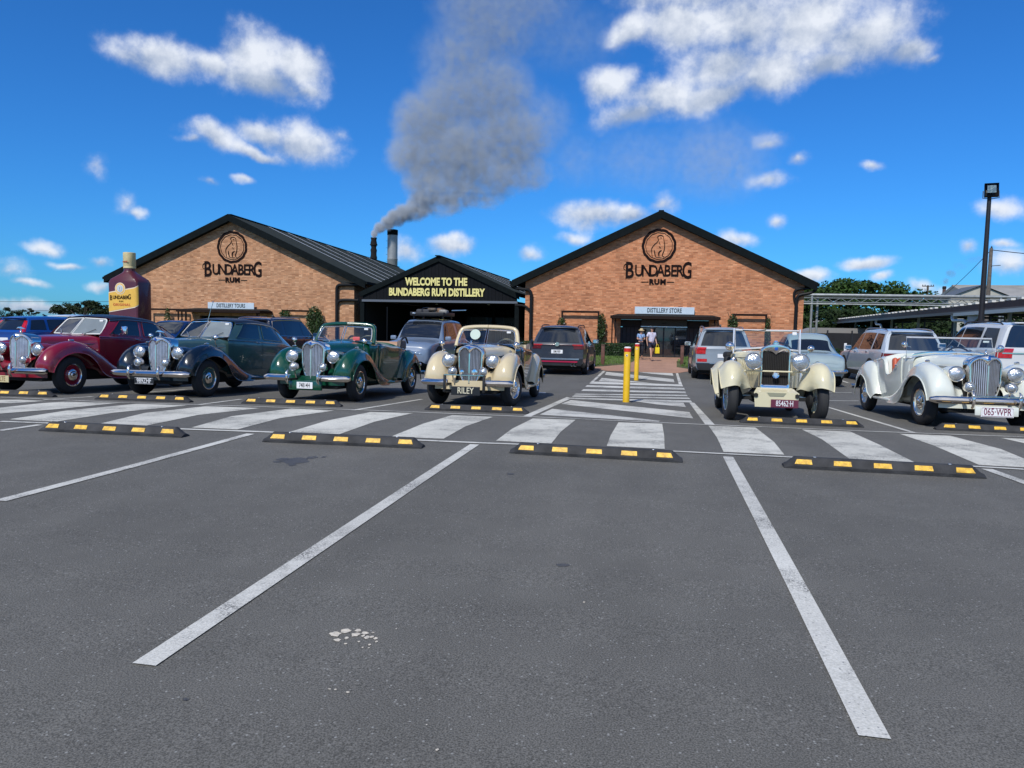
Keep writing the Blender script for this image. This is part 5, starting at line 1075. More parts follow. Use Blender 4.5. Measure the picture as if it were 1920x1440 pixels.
    for s in (1, -1):
        P = [(s*ox, -2.19, .33), (s*ox, -2.235, .38), (s*ox, -2.24, .47), (s*ox, -2.225, .54), (s*ox, -2.19, .565)]
        MB().tube(P, [.016, .022, .024, .02, .008], 8).build('overrider', CHROME, bm_, smooth=60)
        MB().box((s*ox, -2.03, .40), (.05, .30, .03)).build('bumper_iron', UNDER, bm_, smooth=0)
    for s in (1, -1): lamp(t, s*.62, -1.36, .965+.012, .022, 'side_light', depth=1.6)
    if mirrors == 'wing':
        for s in (1, -1): mirror(t, s*.70, -1.18, 1.10, (s*.66, -1.10, .93))
    elif mirrors == 'door':
        for s in (1, -1): mirror(t, s*.76, -.40, 1.16, (s*.64, -.42, 1.06), .06)
    elif mirrors == 'square':
        for s in (1,):
            MB().rbox((s*.80, -.25, 1.20), (.13, .05, .17), .04).build('mirror', CHROME, t)
            MB().tube([(s*.66, -.25, 1.10), (s*.76, -.24, 1.16)], .01, 5).build('mirror_stem', CHROME, t)
    elif mirrors == 'screen':
        mirror(t, .72, -.55, 1.20, (.60, -.48, 1.12), .06); mirror(t, -.66, -.40, 1.24, (-.58, -.46, 1.2), .05)
    if style != 'saloon' and style != 'dhc':
        for s in (1, -1): MB().rbox((s*.30, 2.38, .50), (.12, .05, .14), .02).build('rear_overrider', CHROME, t)
    rb = thing_part('rear_bumper', t); MB().tube(cr([(-.80, 2.20, .43), (-.5, 2.32, .43), (.5, 2.32, .43), (.80, 2.20, .43)], 5), .045, 8).build('bumper_bar', CHROME, rb)
    for s in (1, -1): lamp(t, s*.68, 2.1, .62, .035, 'tail_light', shell=CHROME)
    if plate_args: plate(t, **plate_args)
    return t

P_MAR = paint('maroon', (.20, .007, .022)); P_NAV = mat('roof_fabric', (.008, .012, .022), .45, coat=.15, var=.2)
P_DG = paint('dark_teal', (.040, .088, .084)); P_MID = paint('midnight', (.004, .008, .014)); P_GRN = paint('racing_green', (.004, .055, .028))
P_CRM = paint('cream', (.60, .50, .31)); P_BLK = paint('gloss_black', (.006, .006, .007)); P_WHT = paint('old_white', (.66, .68, .60)); P_IVR = paint('ivory', (.64, .58, .38))
FB = mat('plate_black', (.01, .01, .01), .4); FW = mat('plate_char_white', (.7, .7, .7), .4); FM = mat('plate_maroon', (.12, .02, .04), .4); FCM = mat('plate_cream', (.55, .47, .26), .4); FDR = mat('plate_char_maroon', (.16, .02, .06), .4)
c = classic('saloon_car', 'maroon vintage saloon with black roof and chrome grille at the left edge', (-11.25, 13.2, zg(13.2)), rad(-1), P_MAR, P_MAR, P_NAV, 'saloon', ystretch=1.04, plate_args=
        dict(txt='805 LTE', x=0.0, y=-2.22, z=.28, w=.38, h=.12, bg=FCM, fg=mat('plate_char_brown', (.22, .12, .04), .5), sx=.62), mirrors='square', bumper_split=.20, screen_frame=mat('screen_white', (.70, .70, .66), .35))
c = classic('saloon_car', 'dark teal vintage saloon with black wings and black roof, plate 989ZHF', (-8.86, 13.78, zg(13.78)), rad(-1), P_DG, P_MID, P_NAV, 'saloon', ystretch=1.04, plate_args=
        dict(txt='989ZHF', x=0.0, y=-2.20, z=.30, w=.39, h=.125, bg=FB, fg=FW, frame=FW), screen_frame=CHROME)
MB().tube([(-.02, -.42, 1.44), (.12, -.46, 1.80)], .006, 5).build('aerial', CHROME, c)
MB().lathe([(0, .02), (.016, 0), (0, -.02)], (.12, -.46, 1.81)).build('aerial_tip', CHROME, c)
c = classic('open_tourer_car', 'bright green vintage drophead with beige seats and folded hood', (-6.06, 14.06, zg(14.06)), 0, P_GRN, P_GRN, mat('hood_tan', (.42, .25, .16), .8, var=.2), 'dhc', None, bumper_split=.27)
MB().rbox((0, -2.10, .30), (.62, .05, .17), .015).build('apron_board', P_GRN, c)
plate(c, '74814H', 0, -2.135, .30, .30, .115, WHITEP, FB, sx=.58)
MB().rbox((.30, -.62, 1.15), (.14, .006, .07), .003).build('sticker', mat('sticker_red', (.6, .1, .1), .4), c)
c = classic('open_tourer_car', 'cream vintage drophead with glossy black doors and a black plate reading RILEY', (-3.27, 14.33, zg(14.33)), rad(1.2), P_BLK, P_CRM, mat('hood_cream', (.42, .36, .25), .8, var=.2), 'dhc',
        dict(txt='RILEY', x=.03, y=-2.27, z=.30, w=.50, h=.15, bg=FB, fg=mat('plate_char_cream', (.65, .6, .42), .4), sx=.80), trim='riley', bumper_split=.32, disc=SATIN, steer=rad(-14), bonnet=P_CRM)
for s in (1, -1): MB().rbox((s*.34, -2.26, .42), (.045, .05, .30), .015).build('bumper_post', BLACK, c)
MB().tube([(-.34, -2.29, .565), (.34, -2.29, .565)], .010, 6).build('badge_bar', CHROME, c)
for x, r_ in ((-.03, .035), (.19, .05)): MB().lathe([(0, .02), (r_, .015), (r_, 0)], (x, -2.30, .62), (0, -1, 0), 12).build('club_badge', CHROME, c)
MB().lathe([(0, .004), (.10, .004), (.10, 0)], (-.22, -.53, 1.29), (0, -1, .2), 24).build('sticker', mat('disc_sticker', (.45, .55, .48), .5), c)
MB().add([(.60, -.25, 1.03), (.60, .30, 1.03), (.57, .28, 1.26), (.57, -.18, 1.30)], [(0, 1, 2, 3)]).build('door_glass', WGLASS, c)
c = classic('roadster_car', 'white vintage roadster with red seats at the right edge, plate 065-WPR', (4.77, 14.1, zg(14.1)), rad(1.0), P_WHT, P_WHT, P_WHT, 'roadster',
        dict(txt='065·WPR', x=.0, y=-2.26, z=.285, w=.42, h=.14, bg=WHITEP, fg=FDR, sx=.66, frame=FDR), mirrors='screen', seatm=mat('seat_red', (.50, .10, .045), .5), steer=rad(4), scale=1.03)
MB().rbox((0, -2.235, .295), (.56, .02, .13), .01).build('plate_board', P_WHT, c)
MB().tube([(-.34, -2.27, .50), (.34, -2.27, .50)], .010, 6).build('badge_bar', CHROME, c)
# ------------------------------------------------------------ narrow cream tourer of about 1930
def tourer():
    t = thing('vintage_tourer_car', 'narrow cream vintage tourer with black radiator core and plate 85462-H', 'vintage car', (1.79, 13.42, zg(13.42)), rad(-.5), 'vintage cars on display')
    t.rotation_euler = (-.0288, 0, rad(-.5))
    FY, RY, r = -1.30, 1.30, .37
    for x, y, s, st_ in ((.655, FY, 1, rad(5)), (-.655, FY, -1, rad(5)), (.64, RY, 1, 0), (-.64, RY, -1, 0)): wheel(t, x, y, r, .155, s, P_IVR, 'wire', SATIN, st_)
    # front wings
    F_ = [[(.52, -1.50, .50), (.54, -1.62, .54), (.62, -1.72, .56), (.72, -1.72, .54), (.815, -1.64, .50)],
          [(.46, -1.46, .50), (.52, -1.60, .66), (.62, -1.69, .70), (.73, -1.68, .67), (.83, -1.58, .58)],
          [(.38, -1.42, .52), (.50, -1.50, .78), (.62, -1.56, .86), (.74, -1.55, .84), (.845, -1.47, .72)],
          [(.34, -1.35, .50), (.46, -1.34, .82), (.60, -1.33, .93), (.74, -1.32, .92), (.85, -1.30, .80)],
          [(.34, -1.20, .48), (.46, -1.14, .78), (.60, -1.08, .90), (.73, -1.08, .89), (.84, -1.12, .78)],
          [(.36, -1.00, .44), (.47, -.92, .66), (.60, -.84, .76), (.72, -.84, .75), (.82, -.92, .66)],
          [(.42, -.78, .38), (.50, -.70, .50), (.60, -.60, .56), (.71, -.60, .55), (.79, -.70, .48)],
          [(.48, -.55, .32), (.54, -.45, .36), (.61, -.35, .38), (.70, -.35, .375), (.76, -.45, .33)],
          [(.50, -.2, .29), (.55, -.15, .30), (.62, -.1, .31), (.70, -.1, .31), (.75, -.15, .28)]]
    wing_pair(t, F_, P_IVR, 'front_wing')
    R_ = [[(.45, .50, .30), (.55, .50, .32), (.66, .52, .33), (.76, .55, .30)], [(.45, .75, .52), (.56, .72, .56), (.68, .72, .56), (.79, .80, .46)],
          [(.45, .98, .74), (.56, .96, .80), (.69, .96, .79), (.81, 1.02, .66)], [(.45, 1.30, .82), (.56, 1.30, .90), (.69, 1.30, .89), (.81, 1.30, .75)],
          [(.45, 1.62, .74), (.56, 1.64, .80), (.68, 1.62, .78), (.80, 1.56, .64)], [(.45, 1.82, .48), (.56, 1.84, .50), (.68, 1.82, .48), (.78, 1.74, .42)]]
    wing_pair(t, R_, P_IVR, 'rear_wing')
    for s in (1, -1): MB().rbox((s*.64, .25, .29), (.22, .9, .035), .012).build('running_board', P_IVR, t)
    # bonnet and body tub
    B = [fullrow([(w, y, .50), (w*1.01, y, .80), (w, y, z-.11), (w*.90, y, z-.035), (w*.5, y, z-.008), (0, y, z)]) for y, w, z in ((-1.22, .205, 1.12), (-.9, .27, 1.115), (-.55, .38, 1.11), (-.38, .48, 1.115), (-.22, .545, 1.12))]
    bn = MB().grid(patch(B, 4, 3)).build('bonnet', P_IVR, t, smooth=55)
    MB().tube([(0, -1.22, 1.128), (0, -.4, 1.122)], .007, 5).build('hinge', CHROME, bn)
    for s in (1, -1):
        for k in range(8): MB().rbox((s*(.30+.018*k), -.98+.065*k, .82), (.012, .018, .22), .005).build('louvre', P_IVR, bn)
        MB().tube([(s*.215, -1.2, .99), (s*.40, -.55, .985), (s*.555, -.22, .98)], .005, 4).build('bonnet_seam', BLACK, bn)
    prof = [(-.22, .55, 1.05), (.10, .60, 1.0), (.5, .61, .86), (.85, .60, .92), (1.3, .55, .96), (1.75, .45, .92)]
    Bd = [fullrow([(w*.93, y, .32), (w, y, .62), (w*1.0, y, z-.06), (w*.98, y, z), (w*.90, y, z-.01), (w*.86, y, .5), (0, y, .42)]) for y, w, z in prof]
    MB().grid(patch(Bd, 4, 3)).build('body_shell', P_IVR, t, smooth=50)
    MB().add([tuple(p) for p in Bd[-1][:4]]+[tuple(p) for p in Bd[-1][-4:]], [tuple(range(8))]).build('tail_panel', P_IVR, t)
    for s in (1, -1): seat(t, s*.26, .30, .42, mat('seat_brown', (.12, .06, .03), .5), .46, .58)
    MB().rbox((0, 1.25, 1.0), (1.0, .34, .20), .07).build('folded_hood', mat('hood_black', (.012, .012, .013), .8, var=.3), t)
    MB().rbox((-.60, .02, 1.02), (.16, .22, .12), .05, rz=.3).rbox((-.62, -.05, .92), (.12, .3, .16), .05).build('hood_cover', MATS['hood_black'], t)
    steering(t, .27, .12, 1.08, BLACK, .2)
    MB().rbox((0, .0, 1.02), (1.0, .03, .14), .01).build('dashboard', mat('dash_wood', (.12, .05, .02), .3), t)
    # radiator
    g = thing_part('radiator', t); zt, zb, hw = 1.20, .52, .222; y0 = -1.36
    out = [(0, zt+.012), (hw*.35, zt-.005), (hw*.7, zt-.032), (hw*.93, zt-.07), (hw, zt-.13), (hw, .9), (hw, .62), (hw*.97, zb), (hw*.5, zb-.01), (0, zb-.01)]
    inn = [(0, zt-.155), (hw*.18, zt-.12), (hw*.45, zt-.095), (hw*.72, zt-.09), (hw*.84, zt-.13), (hw*.85, .9), (hw*.85, .66), (hw*.84, .575), (hw*.5, .57), (0, .57)]
    O, I = cr(out, 4), cr(inn, 4)
    for s in (1, -1):
        G = [[(s*x, y0+.20, z) for x, z in O], [(s*x, y0+.015, z) for x, z in O], [(s*x*.97, y0-.01, z-.006) for x, z in O], [(s*x, y0-.012, z) for x, z in (O+I)/2], [(s*x, y0, z) for x, z in I], [(s*x, y0+.03, z) for x, z in I]]
        MB().grid(G, flip=(s < 0)).build('surround', CHROME, g, smooth=60)
    MB().box((0, y0+.035, .81), (hw*1.75, .02, .56)).build('core', mat('rad_core', (.008, .007, .006), .8, bump=.8, bscale=150), g, smooth=0)
    mb = MB()
    for k in range(15): mb.box((-hw*.82+k*hw*1.64/14, y0+.018, .80), (.005, .012, .5))
    mb.build('core_fins', mat('rad_fin', (.02, .017, .014), .6), g, smooth=0, kind='stuff')
    MB().lathe([(0, .0), (.05, .0), (.05, .03), (.03, .04), (.028, .06), (0, .065)], (0, y0+.06, zt+.0)).build('filler_cap', CHROME, g)
    MB().rbox((0, y0-.02, zt-.065), (.05, .012, .05), .006).build('badge', MATS['badge_blue'], g)
    MB().lathe([(0, .01), (.030, .01), (.032, 0)], (0.0, y0-.075, .73), (0, -1, 0), 20).build('club_badge_centre', mat('badge_pale', (.30, .45, .60), .25), t)
    MB().lathe([(.031, .006), (.05, .012), (.052, 0)], (0.0, y0-.07, .73), (0, -1, 0), 20).build('club_badge', CHROME, t)
    MB().tube([(-.56, y0-.06, .785), (.56, y0-.06, .785)], .013, 8).build('lamp_bar', P_IVR, t)
    for s in (1, -1):
        lamp(t, s*.345, y0-.16, .935, .128, 'headlight', depth=1.1, stalk=(0, 0, -.15))
        MB().lathe([(.055, 0), (.06, .01), (.05, .07), (0, .1)], (s*.56, -.62, .93), (0, 1, 0), 18).build('side_lamp', CHROME, t)
    # apron, plate
    MB().prism([(-.31, .24), (.31, .24), (.33, .46), (.10, .475), (-.10, .475), (-.33, .46)], -1.60, -1.585, 'y').build('apron', P_IVR, t, smooth=0)
    MB().add([(-.33, -1.585, .46), (.33, -1.585, .46), (.26, -1.36, .53), (-.26, -1.36, .53)], [(0, 1, 2, 3)]).build('apron_top', P_IVR, t, smooth=0)
    MB().prism([(-.14, .462), (.14, .462), (.10, .41), (-.10, .41)], -1.608, -1.602, 'y').build('apron_plate', mat('brass', (.45, .40, .25), .35, .6), t, smooth=0)
    plate(t, '85462·H', .12, -1.613, .30, .40, .125, FM, FW, sx=.60)
    MB().box((0, FY, .36), (1.2, .06, .06)).build('front_axle', UNDER, t, smooth=0)
    for s in (1, -1):
        MB().tube([(s*.30, -1.62, .42), (s*.32, -1.3, .42), (s*.32, -.7, .40)], .035, 6).build('spring', UNDER, t)
        MB().tube([(s*.32, -1.28, .40), (s*.60, -1.30, .37)], .018, 6).build('axle_arm', SATIN, t)
        MB().lathe([(.15, 0), (.15, .05), (.04, .09)], (s*.56, FY, r), (-s, 0, 0), 18).build('brake_drum', UNDER, t)
    MB().rbox((0, 0, .36), (.66, 2.7, .14), .03).build('chassis', UNDER, t)
    # windscreen
    ws = thing_part('windscreen', t); c = [(-.515, -.22, 1.12), (0, -.26, 1.165), (.515, -.22, 1.12), (.515, -.16, 1.455), (-.515, -.16, 1.455)]
    MB().add(c, [(0, 1, 2, 3, 4)]).build('pane', WGLASS, ws, smooth=0)
    MB().tube(c, .017, 6, closed=True).build('screen_frame', BRIGHT, ws)
    for s in (1, -1): MB().tube([(s*.54, -.22, 1.05), (s*.54, -.17, 1.48)], .014, 6).build('pillar', BRIGHT, ws)
    MB().tube([(-.40, -.19, 1.45), (-.15, -.21, 1.44), (-.02, -.22, 1.46)], .009, 5).build('wiper', BLACK, ws)
    MB().rbox((.45, -.18, 1.41), (.07, .004, .05), .003).build('sticker', WHITEP, ws)
    mirror(t, .68, -.40, 1.16, (.58, -.30, 1.02), .055); mirror(t, -.62, -.42, 1.17, (-.56, -.30, 1.08), .075)
    lamp(t, .60, 1.88, .60, .04, 'tail_light')
tourer()
# ------------------------------------------------------------ modern cars (nose towards -y in the local frame)
TYRE_W = .215
def modern(name, label, cat, loc, rz, L, W, H, pm, shape='suv', glassm=None, hub='five', rails=False, rearface=True, lamps='plain', plate_t=None, trim_low=True, chrome_line=False, r=.35, plate_bg=None, plate_fg=None):
    t = thing(name, label, cat, loc, rz, 'modern cars parked in the rows behind'); h = L/2; w = W/2; glassm = glassm or DGLASS
    k = H
    if shape in ('suv', 'ute', 'box'):
        st = [(-h, .74*w, .34, .62, .60*w, .70, .72, 0), (-h+.10, .90*w, .26, .80, .72*w, .86, .90, 0), (-h+.55, .97*w, .22, .93, .76*w, .98, 1.02, 0),
              (-.20*L, w, .22, 1.00, .80*w, 1.04, 1.09, 0), (-.145*L, w, .22, 1.01, .78*w, 1.30*k/1.68, 1.34*k/1.68, .10), (-.06*L, w, .22, 1.02, .72*w, k-.13, k-.06, .06), (.06*L, w, .22, 1.03, .72*w, k-.09, k-.005, 0),
              (.20*L, w, .22, 1.04, .72*w, k-.09, k, 0), (.36*L, .985*w, .22, 1.06, .70*w, k-.12, k-.02, -.04)]
        if shape == 'box': st += [(.455*L, .95*w, .26, 1.06, .70*w, k-.13, k-.04, -.03), (.492*L, .93*w, .30, 1.05, .69*w, k-.15, k-.07, -.08)]
        else: st += [(.445*L, .95*w, .26, 1.06, .70*w, k-.15, k-.06, -.16), (.492*L, .92*w, .32, 1.02, .68*w, k-.19, k-.12, -.36)]
    elif shape == 'hatch':
        st = [(-h, .70*w, .30, .55, .56*w, .62, .64, 0), (-h+.10, .88*w, .24, .70, .70*w, .76, .80, 0), (-h+.5, .96*w, .20, .84, .76*w, .90, .94, 0), (-.22*L, w, .20, .92, .78*w, .98, 1.03, 0),
              (-.14*L, w, .20, .93, .76*w, 1.20*k/1.5, 1.25*k/1.5, .12), (-.04*L, w, .20, .94, .70*w, k-.10, k-.04, .08), (.10*L, w, .20, .96, .70*w, k-.08, k, 0), (.26*L, w, .20, .97, .69*w, k-.11, k-.03, -.02),
              (.42*L, .95*w, .22, .98, .66*w, k-.17, k-.09, -.12), (.492*L, .90*w, .28, .95, .62*w, k-.26, k-.19, -.38)]
    else:  # rounded sedan of the 1950s
        st = [(-h, .62*w, .34, .58, .5*w, .66, .68, 0), (-h+.12, .82*w, .26, .74, .66*w, .82, .86, 0), (-h+.6, .94*w, .24, .84, .72*w, .93, .97, 0), (-.20*L, w, .24, .90, .76*w, .99, 1.03, 0),
              (-.13*L, w, .24, .92, .74*w, 1.22, 1.27, .10), (-.05*L, w, .24, .93, .68*w, k-.12, k-.04, .06), (.06*L, w, .24, .93, .68*w, k-.09, k, 0), (.17*L, w, .24, .93, .66*w, k-.12, k-.04, -.02),
              (.27*L, w, .24, .92, .64*w, 1.10, 1.16, -.05), (.31*L, .99*w, .24, .91, .72*w, .95, 1.01, 0), (.42*L, .95*w, .25, .86, .68*w, .91, .95, 0), (.48*L, .90*w, .28, .76, .62*w, .81, .83, 0), (.50*L, .84*w, .34, .60, .55*w, .64, .65, 0)]
    if shape == 'box': st = [(a, b, c, d*(1.15 if d > .9 else 1), e, f, g_, h_) for a, b, c, d, e, f, g_, h_ in st]
    rows = []
    for y, ww, zb, zt, wt, ze, zc, dy in st:
        m_ = (ww*.95+wt)/2+.01
        rows.append(fullrow([(ww*.90, y, zb), (ww*.985, y, zb+.12), (ww*1.0, y, (zb+zt)*.55), (ww*.985, y, zt-.05), (ww*.95, y, zt+.0), (m_, y+dy*.5, (zt+ze)/2), (wt, y+dy, ze), (wt*.82, y+dy*1.03, ze+(zc-ze)*.65), (wt*.4, y+dy*1.05, zc-.005), (0, y+dy*1.05, zc)]))
    D = patch(rows, 4, 3); NR = len(rows)-1; NV = D.shape[1]-1
    MB().grid(D).build('body_shell', pm, t, smooth=50)
    us = lambda i: i/NR; vs = lambda q, s: (q*3/NV if s > 0 else 1-q*3/NV)
    def cap(end, k0, k1, t0, t1, off, nm, m_, nk=6, nt=10, bulge=.07):
        row = D[-1] if end > 0 else D[0]; G = []
        for i in range(nk+1):
            q = (k0+(k1-k0)*i/nk)*3; a = int(q); f = q-a; P = row[a]*(1-f)+row[min(a+1, NV//2)]*f
            G.append([(P[0]*tt, P[1]+end*(bulge*(1-tt*tt)+off), P[2]) for tt in np.linspace(t0, t1, nt+1)])
        return MB().grid(G, flip=(end > 0)).build(nm, m_, t, smooth=60)
    cap(1, 0, 9, -1, 1, 0, 'tail_panel', pm, 18); cap(-1, 0, 9, -1, 1, 0, 'nose_panel', pm, 18)
    # side glass
    if shape == 'suv' or shape == 'box': wins = [(3.55, 5.55, 4.75, 5.55), (5.65, 7.35, 5.65, 7.3), (7.5, 8.9, 7.45, 8.55)]
    elif shape == 'ute': wins = [(3.6, 5.3, 4.7, 5.3), (5.4, 6.8, 5.4, 6.8), (7.2, 9.2, 7.2, 8.9)]
    elif shape == 'hatch': wins = [(3.6, 5.4, 4.75, 5.4), (5.5, 7.3, 5.5, 7.2), (7.45, 8.4, 7.4, 7.95)]
    else: wins = [(4.0, 5.5, 4.7, 5.5), (5.6, 7.3, 5.6, 7.0), (7.4, 8.0, 7.1, 7.6)]
    for s in (1, -1):
        for a, b, a2, b2 in wins:
            G = panel(D, ((us(a), vs(4.15, s)), (us(b), vs(4.15, s)), (us(b2), vs(5.8, s)), (us(a2), vs(5.8, s))), .006, 8, 5, .06); MB().grid(G, flip=(s < 0)).build('side_window', glassm, t, smooth=60)
        if chrome_line:
            P = [tuple(bil(D, us(u), vs(4.05, s))+np.array((s*.01, 0, 0))) for u in np.linspace(3.6, 8.9, 16)]+[tuple(bil(D, us(u), vs(5.95, s))+np.array((s*.01, 0, 0))) for u in np.linspace(8.4, 4.9, 12)]
            MB().tube(P, .012, 5, closed=True).build('window_trim', CHROME, t)
        # doors: thin raised skins
        for a, b in ((3.6, 5.55), (5.65, 7.4)):
            G = panel(D, ((us(a), vs(.7, s)), (us(b), vs(.7, s)), (us(b), vs(3.9, s)), (us(a), vs(3.9, s))), .004, 6, 5); dr = MB().grid(G, flip=(s < 0)).build('door', pm, t, smooth=60)
            q = bil(D, us(b-.35), vs(3.4, s)); MB().rbox((q[0]+s*.02, q[1], q[2]), (.03, .17, .025), .01).build('door_handle', pm, dr)
        mb = thing_part('side_mirror', t); q = bil(D, us(3.9), vs(4.2, s))
        MB().rbox((q[0]+s*.14, q[1]+.02, q[2]+.06), (.22, .11, .15), .04).build('mirror_shell', pm, mb); MB().rbox((q[0]+s*.03, q[1]+.02, q[2]), (.14, .05, .04), .015).build('mirror_arm', BLACK, mb)
        MB().add([(q[0]+s*(.14+a), q[1]+.079, q[2]+.06+b) for a, b in ((-.09, -.055), (.09, -.055), (.09, .055), (-.09, .055))], [(0, 1, 2, 3)]).build('mirror_glass', CHROME, mb)
        if trim_low:
            G = panel(D, ((us(1.2), vs(0, s)), (us(NR-.3), vs(0, s)), (us(NR-.3), vs(1.1, s)), (us(1.2), vs(1.1, s))), .012, 12, 3); MB().grid(G, flip=(s < 0)).build('sill_cladding', BLACK, t, smooth=60)
    # screens
    G = panel(D, ((us(3.12), vs(6.2, 1)), (us(3.12), 1-vs(6.2, 1)), (us(4.85), 1-vs(6.3, 1)), (us(4.85), vs(6.3, 1))), .006, 10, 6, .05)
    MB().grid(G, flip=True).build('windscreen', glassm, t, smooth=60)
    # wheels and arches
    fy, ry = -h+.92*(L/4.6), h-.98*(L/4.6)
    for x, y, s in ((w-.10, fy, 1), (-w+.10, fy, -1), (w-.10, ry, 1), (-w+.10, ry, -1)):
        wheel(t, x, y, r, TYRE_W, s, SATIN if hub != 'cap' else CHROME, hub, SATIN if hub != 'cap' else CHROME)
        arc = [(y+(r+.05)*math.cos(a), r+(r+.05)*math.sin(a)) for a in np.linspace(-.25, PI+.25, 22)]
        MB().prism(arc, x+s*.072-.004, x+s*.105, 'x').build('wheel_arch', BLACK, t, smooth=0) if trim_low else MB().prism(arc, x+s*.07, x+s*.098, 'x').build('wheel_arch', UNDER, t, smooth=0)
    MB().box((0, 0, .30), (W*.80, L*.86, .22)).build('underbody', UNDER, t, smooth=0)
    T = dict(t=t, D=D, us=us, vs=vs, cap=cap, h=h, w=w, row=D[-1])
    # rear details
    if shape in ('suv', 'box', 'hatch', 'ute'):
        cap(1, 4.35, 6.3, -.90, .90, .012, 'rear_window', glassm)
        cap(1, 0, 1.3, -.98, .98, .03, 'rear_bumper_cladding', BLACK)
        cap(1, 1.4, 2.2, -1.0, 1.0, .045, 'rear_bumper', pm)
        if shape != 'ute': MB().rbox((0, D[-1][NV//2][1]+.02, D[-1][NV//2][2]+.03), (W*.60, .22, .035), .015).build('spoiler', pm, t)
        MB().tube([(0, h-.20, 1.04), (.25, h-.17, 1.05)], .01, 5).build('rear_wiper', BLACK, t)
        if plate_t is not None: pl = plate(t, plate_t, 0, h+.085, .78 if shape != 'hatch' else .70, .38, .12, plate_bg or WHITEP, plate_fg or FB, sx=.6); pl.rotation_euler = (0, 0, PI); 
        else: MB().rbox((0, h+.08, .72), (.37, .012, .12), .004).build('number_plate', WHITEP, t, smooth=0)
    # front details (nose)
    cap(-1, 1.2, 3.1, -.55, .55, .012, 'front_grille', BLACK)
    for s in (1, -1): cap(-1, 3.2, 5.0, s*.62, s*.97, .012, 'headlight', LENS, 4, 4)
    MB().tube([(0, .10*L, k-.01), (0, .14*L, k+.06)], .03, 6).build('roof_fin', BLACK, t) if shape in ('suv', 'box', 'hatch') else None
    if rails:
        for s in (1, -1):
            P = [tuple(bil(D, us(u), vs(6.4, s))+np.array((0, 0, dz))) for u, dz in ((5.0, .01), (5.3, .05), (6.2, .055), (7.4, .055), (8.2, .045), (8.5, .0))]; MB().tube([tuple(p) for p in cr(P, 4)], .018, 6).build('roof_rail', SATIN if rails == 'silver' else BLACK, t)
    return T
def taillights(T, k0, k1, t0, wrap=None, m_=None, nm='tail_light'):
    for s in (1, -1):
        T['cap'](1, k0, k1, *((t0, .995) if s > 0 else (-.995, -t0)), .016, nm, m_ or RED, 4, 5)
        if wrap:
            G = panel(T['D'], ((wrap, T['vs'](k0, s)), (.996, T['vs'](k0, s)), (.996, T['vs'](k1, s)), (wrap+.012, T['vs'](k1, s))), .008, 4, 4); MB().grid(G, flip=(s < 0)).build(nm, m_ or RED, T['t'], smooth=60)
P_GR = paint('graphite', (.028, .034, .048), .28); P_SIL = paint('silver', (.24, .28, .32), .3); P_BLU = paint('bright_blue', (.006, .055, .26)); P_NVY = paint('navy', (.006, .010, .030)); P_PBL = paint('powder_blue', (.27, .34, .35)); P_SL2 = paint('silver_white', (.42, .47, .52), .28)
P_PRL = paint('pearl_white', (.62, .63, .62)); P_UTE = paint('steel_blue', (.16, .21, .29), .28); P_DBL = paint('deep_blue', (.004, .018, .09)); P_WUT = paint('fleet_white', (.66, .68, .70))
Y2 = 24.2
def Z(y): return zg(y)+.001
T = modern('hatchback_suv', 'dark grey modern hatchback seen from behind, between the cream drophead and the hatched walkway', 'car', (-3.30, Y2+2.25, Z(26.4)), PI, 4.5, 1.86, 1.66, P_GR, 'suv', rails='black', hub='five', plate_t='EMJ·90P')
t = T['t']; taillights(T, 3.1, 4.0, .60, .955, RED); taillights(T, 2.5, 3.05, .64, .955, mat('lamp_smoked', (.10, .01, .015), .15, coat=.6))
T['cap'](1, 3.70, 3.85, -.62, .62, .02, 'light_bar', mat('bar_red', (.10, .005, .01), .2)); T['cap'](1, 1.30, 1.45, -.85, .85, .055, 'bumper_strip', SATIN); T['cap'](1, .95, 1.15, -.8, .8, .055, 'reflector_strip', mat('strip_red', (.35, .01, .05), .3))
MB().lathe([(0, .01), (.07, .01), (.075, 0)], (0, 2.33, 1.02), (0, 1, 0), 20).build('badge', CHROME, t)
for x in (-.52, -.62): MB().lathe([(.05, .06), (.055, .06), (.055, 0), (.048, 0)], (x, 2.29, .36), (0, 1, 0), 14).build('exhaust', CHROME, t)
T = modern('crossover_suv', 'silver crossover with red tail lights, right of the hatched walkway', 'car', (1.98, Y2+2.2, Z(26.4)), PI, 4.65, 1.84, 1.70, P_SIL, 'suv', rails='silver', plate_t='')
taillights(T, 2.35, 4.1, .66, .93); T['cap'](1, 1.5, 1.8, .6, .95, .05, 'bumper_reflector', RED); T['cap'](1, 1.5, 1.8, -.95, -.6, .05, 'bumper_reflector', RED); T['cap'](1, 1.3, 1.42, -.5, .5, .055, 'bumper_strip', SATIN)
T = modern('vintage_sedan', 'powder blue rounded sedan from the fifties seen from behind, right of the cream tourer', 'car', (4.42, 24.6, Z(24.6)), PI, 4.4, 1.72, 1.54, P_PBL, 'fifties', hub='cap', trim_low=False, r=.33)
t = T['t']; D = T['D']
G = panel(D, ((T['us'](7.45), T['vs'](6.3, 1)), (T['us'](7.45), 1-T['vs'](6.3, 1)), (T['us'](8.7), 1-T['vs'](6.2, 1)), (T['us'](8.7), T['vs'](6.2, 1))), .006, 10, 6, .1); MB().grid(G, flip=True).build('rear_window', DGLASS, t, smooth=60)
G = panel(D, ((T['us'](9.3), T['vs'](5.2, 1)), (T['us'](9.3), 1-T['vs'](5.2, 1)), (T['us'](11.8), 1-T['vs'](5.2, 1)), (T['us'](11.8), T['vs'](5.2, 1))), .006, 8, 6, .1); MB().grid(G, flip=True).build('boot_lid', P_PBL, t, smooth=60)
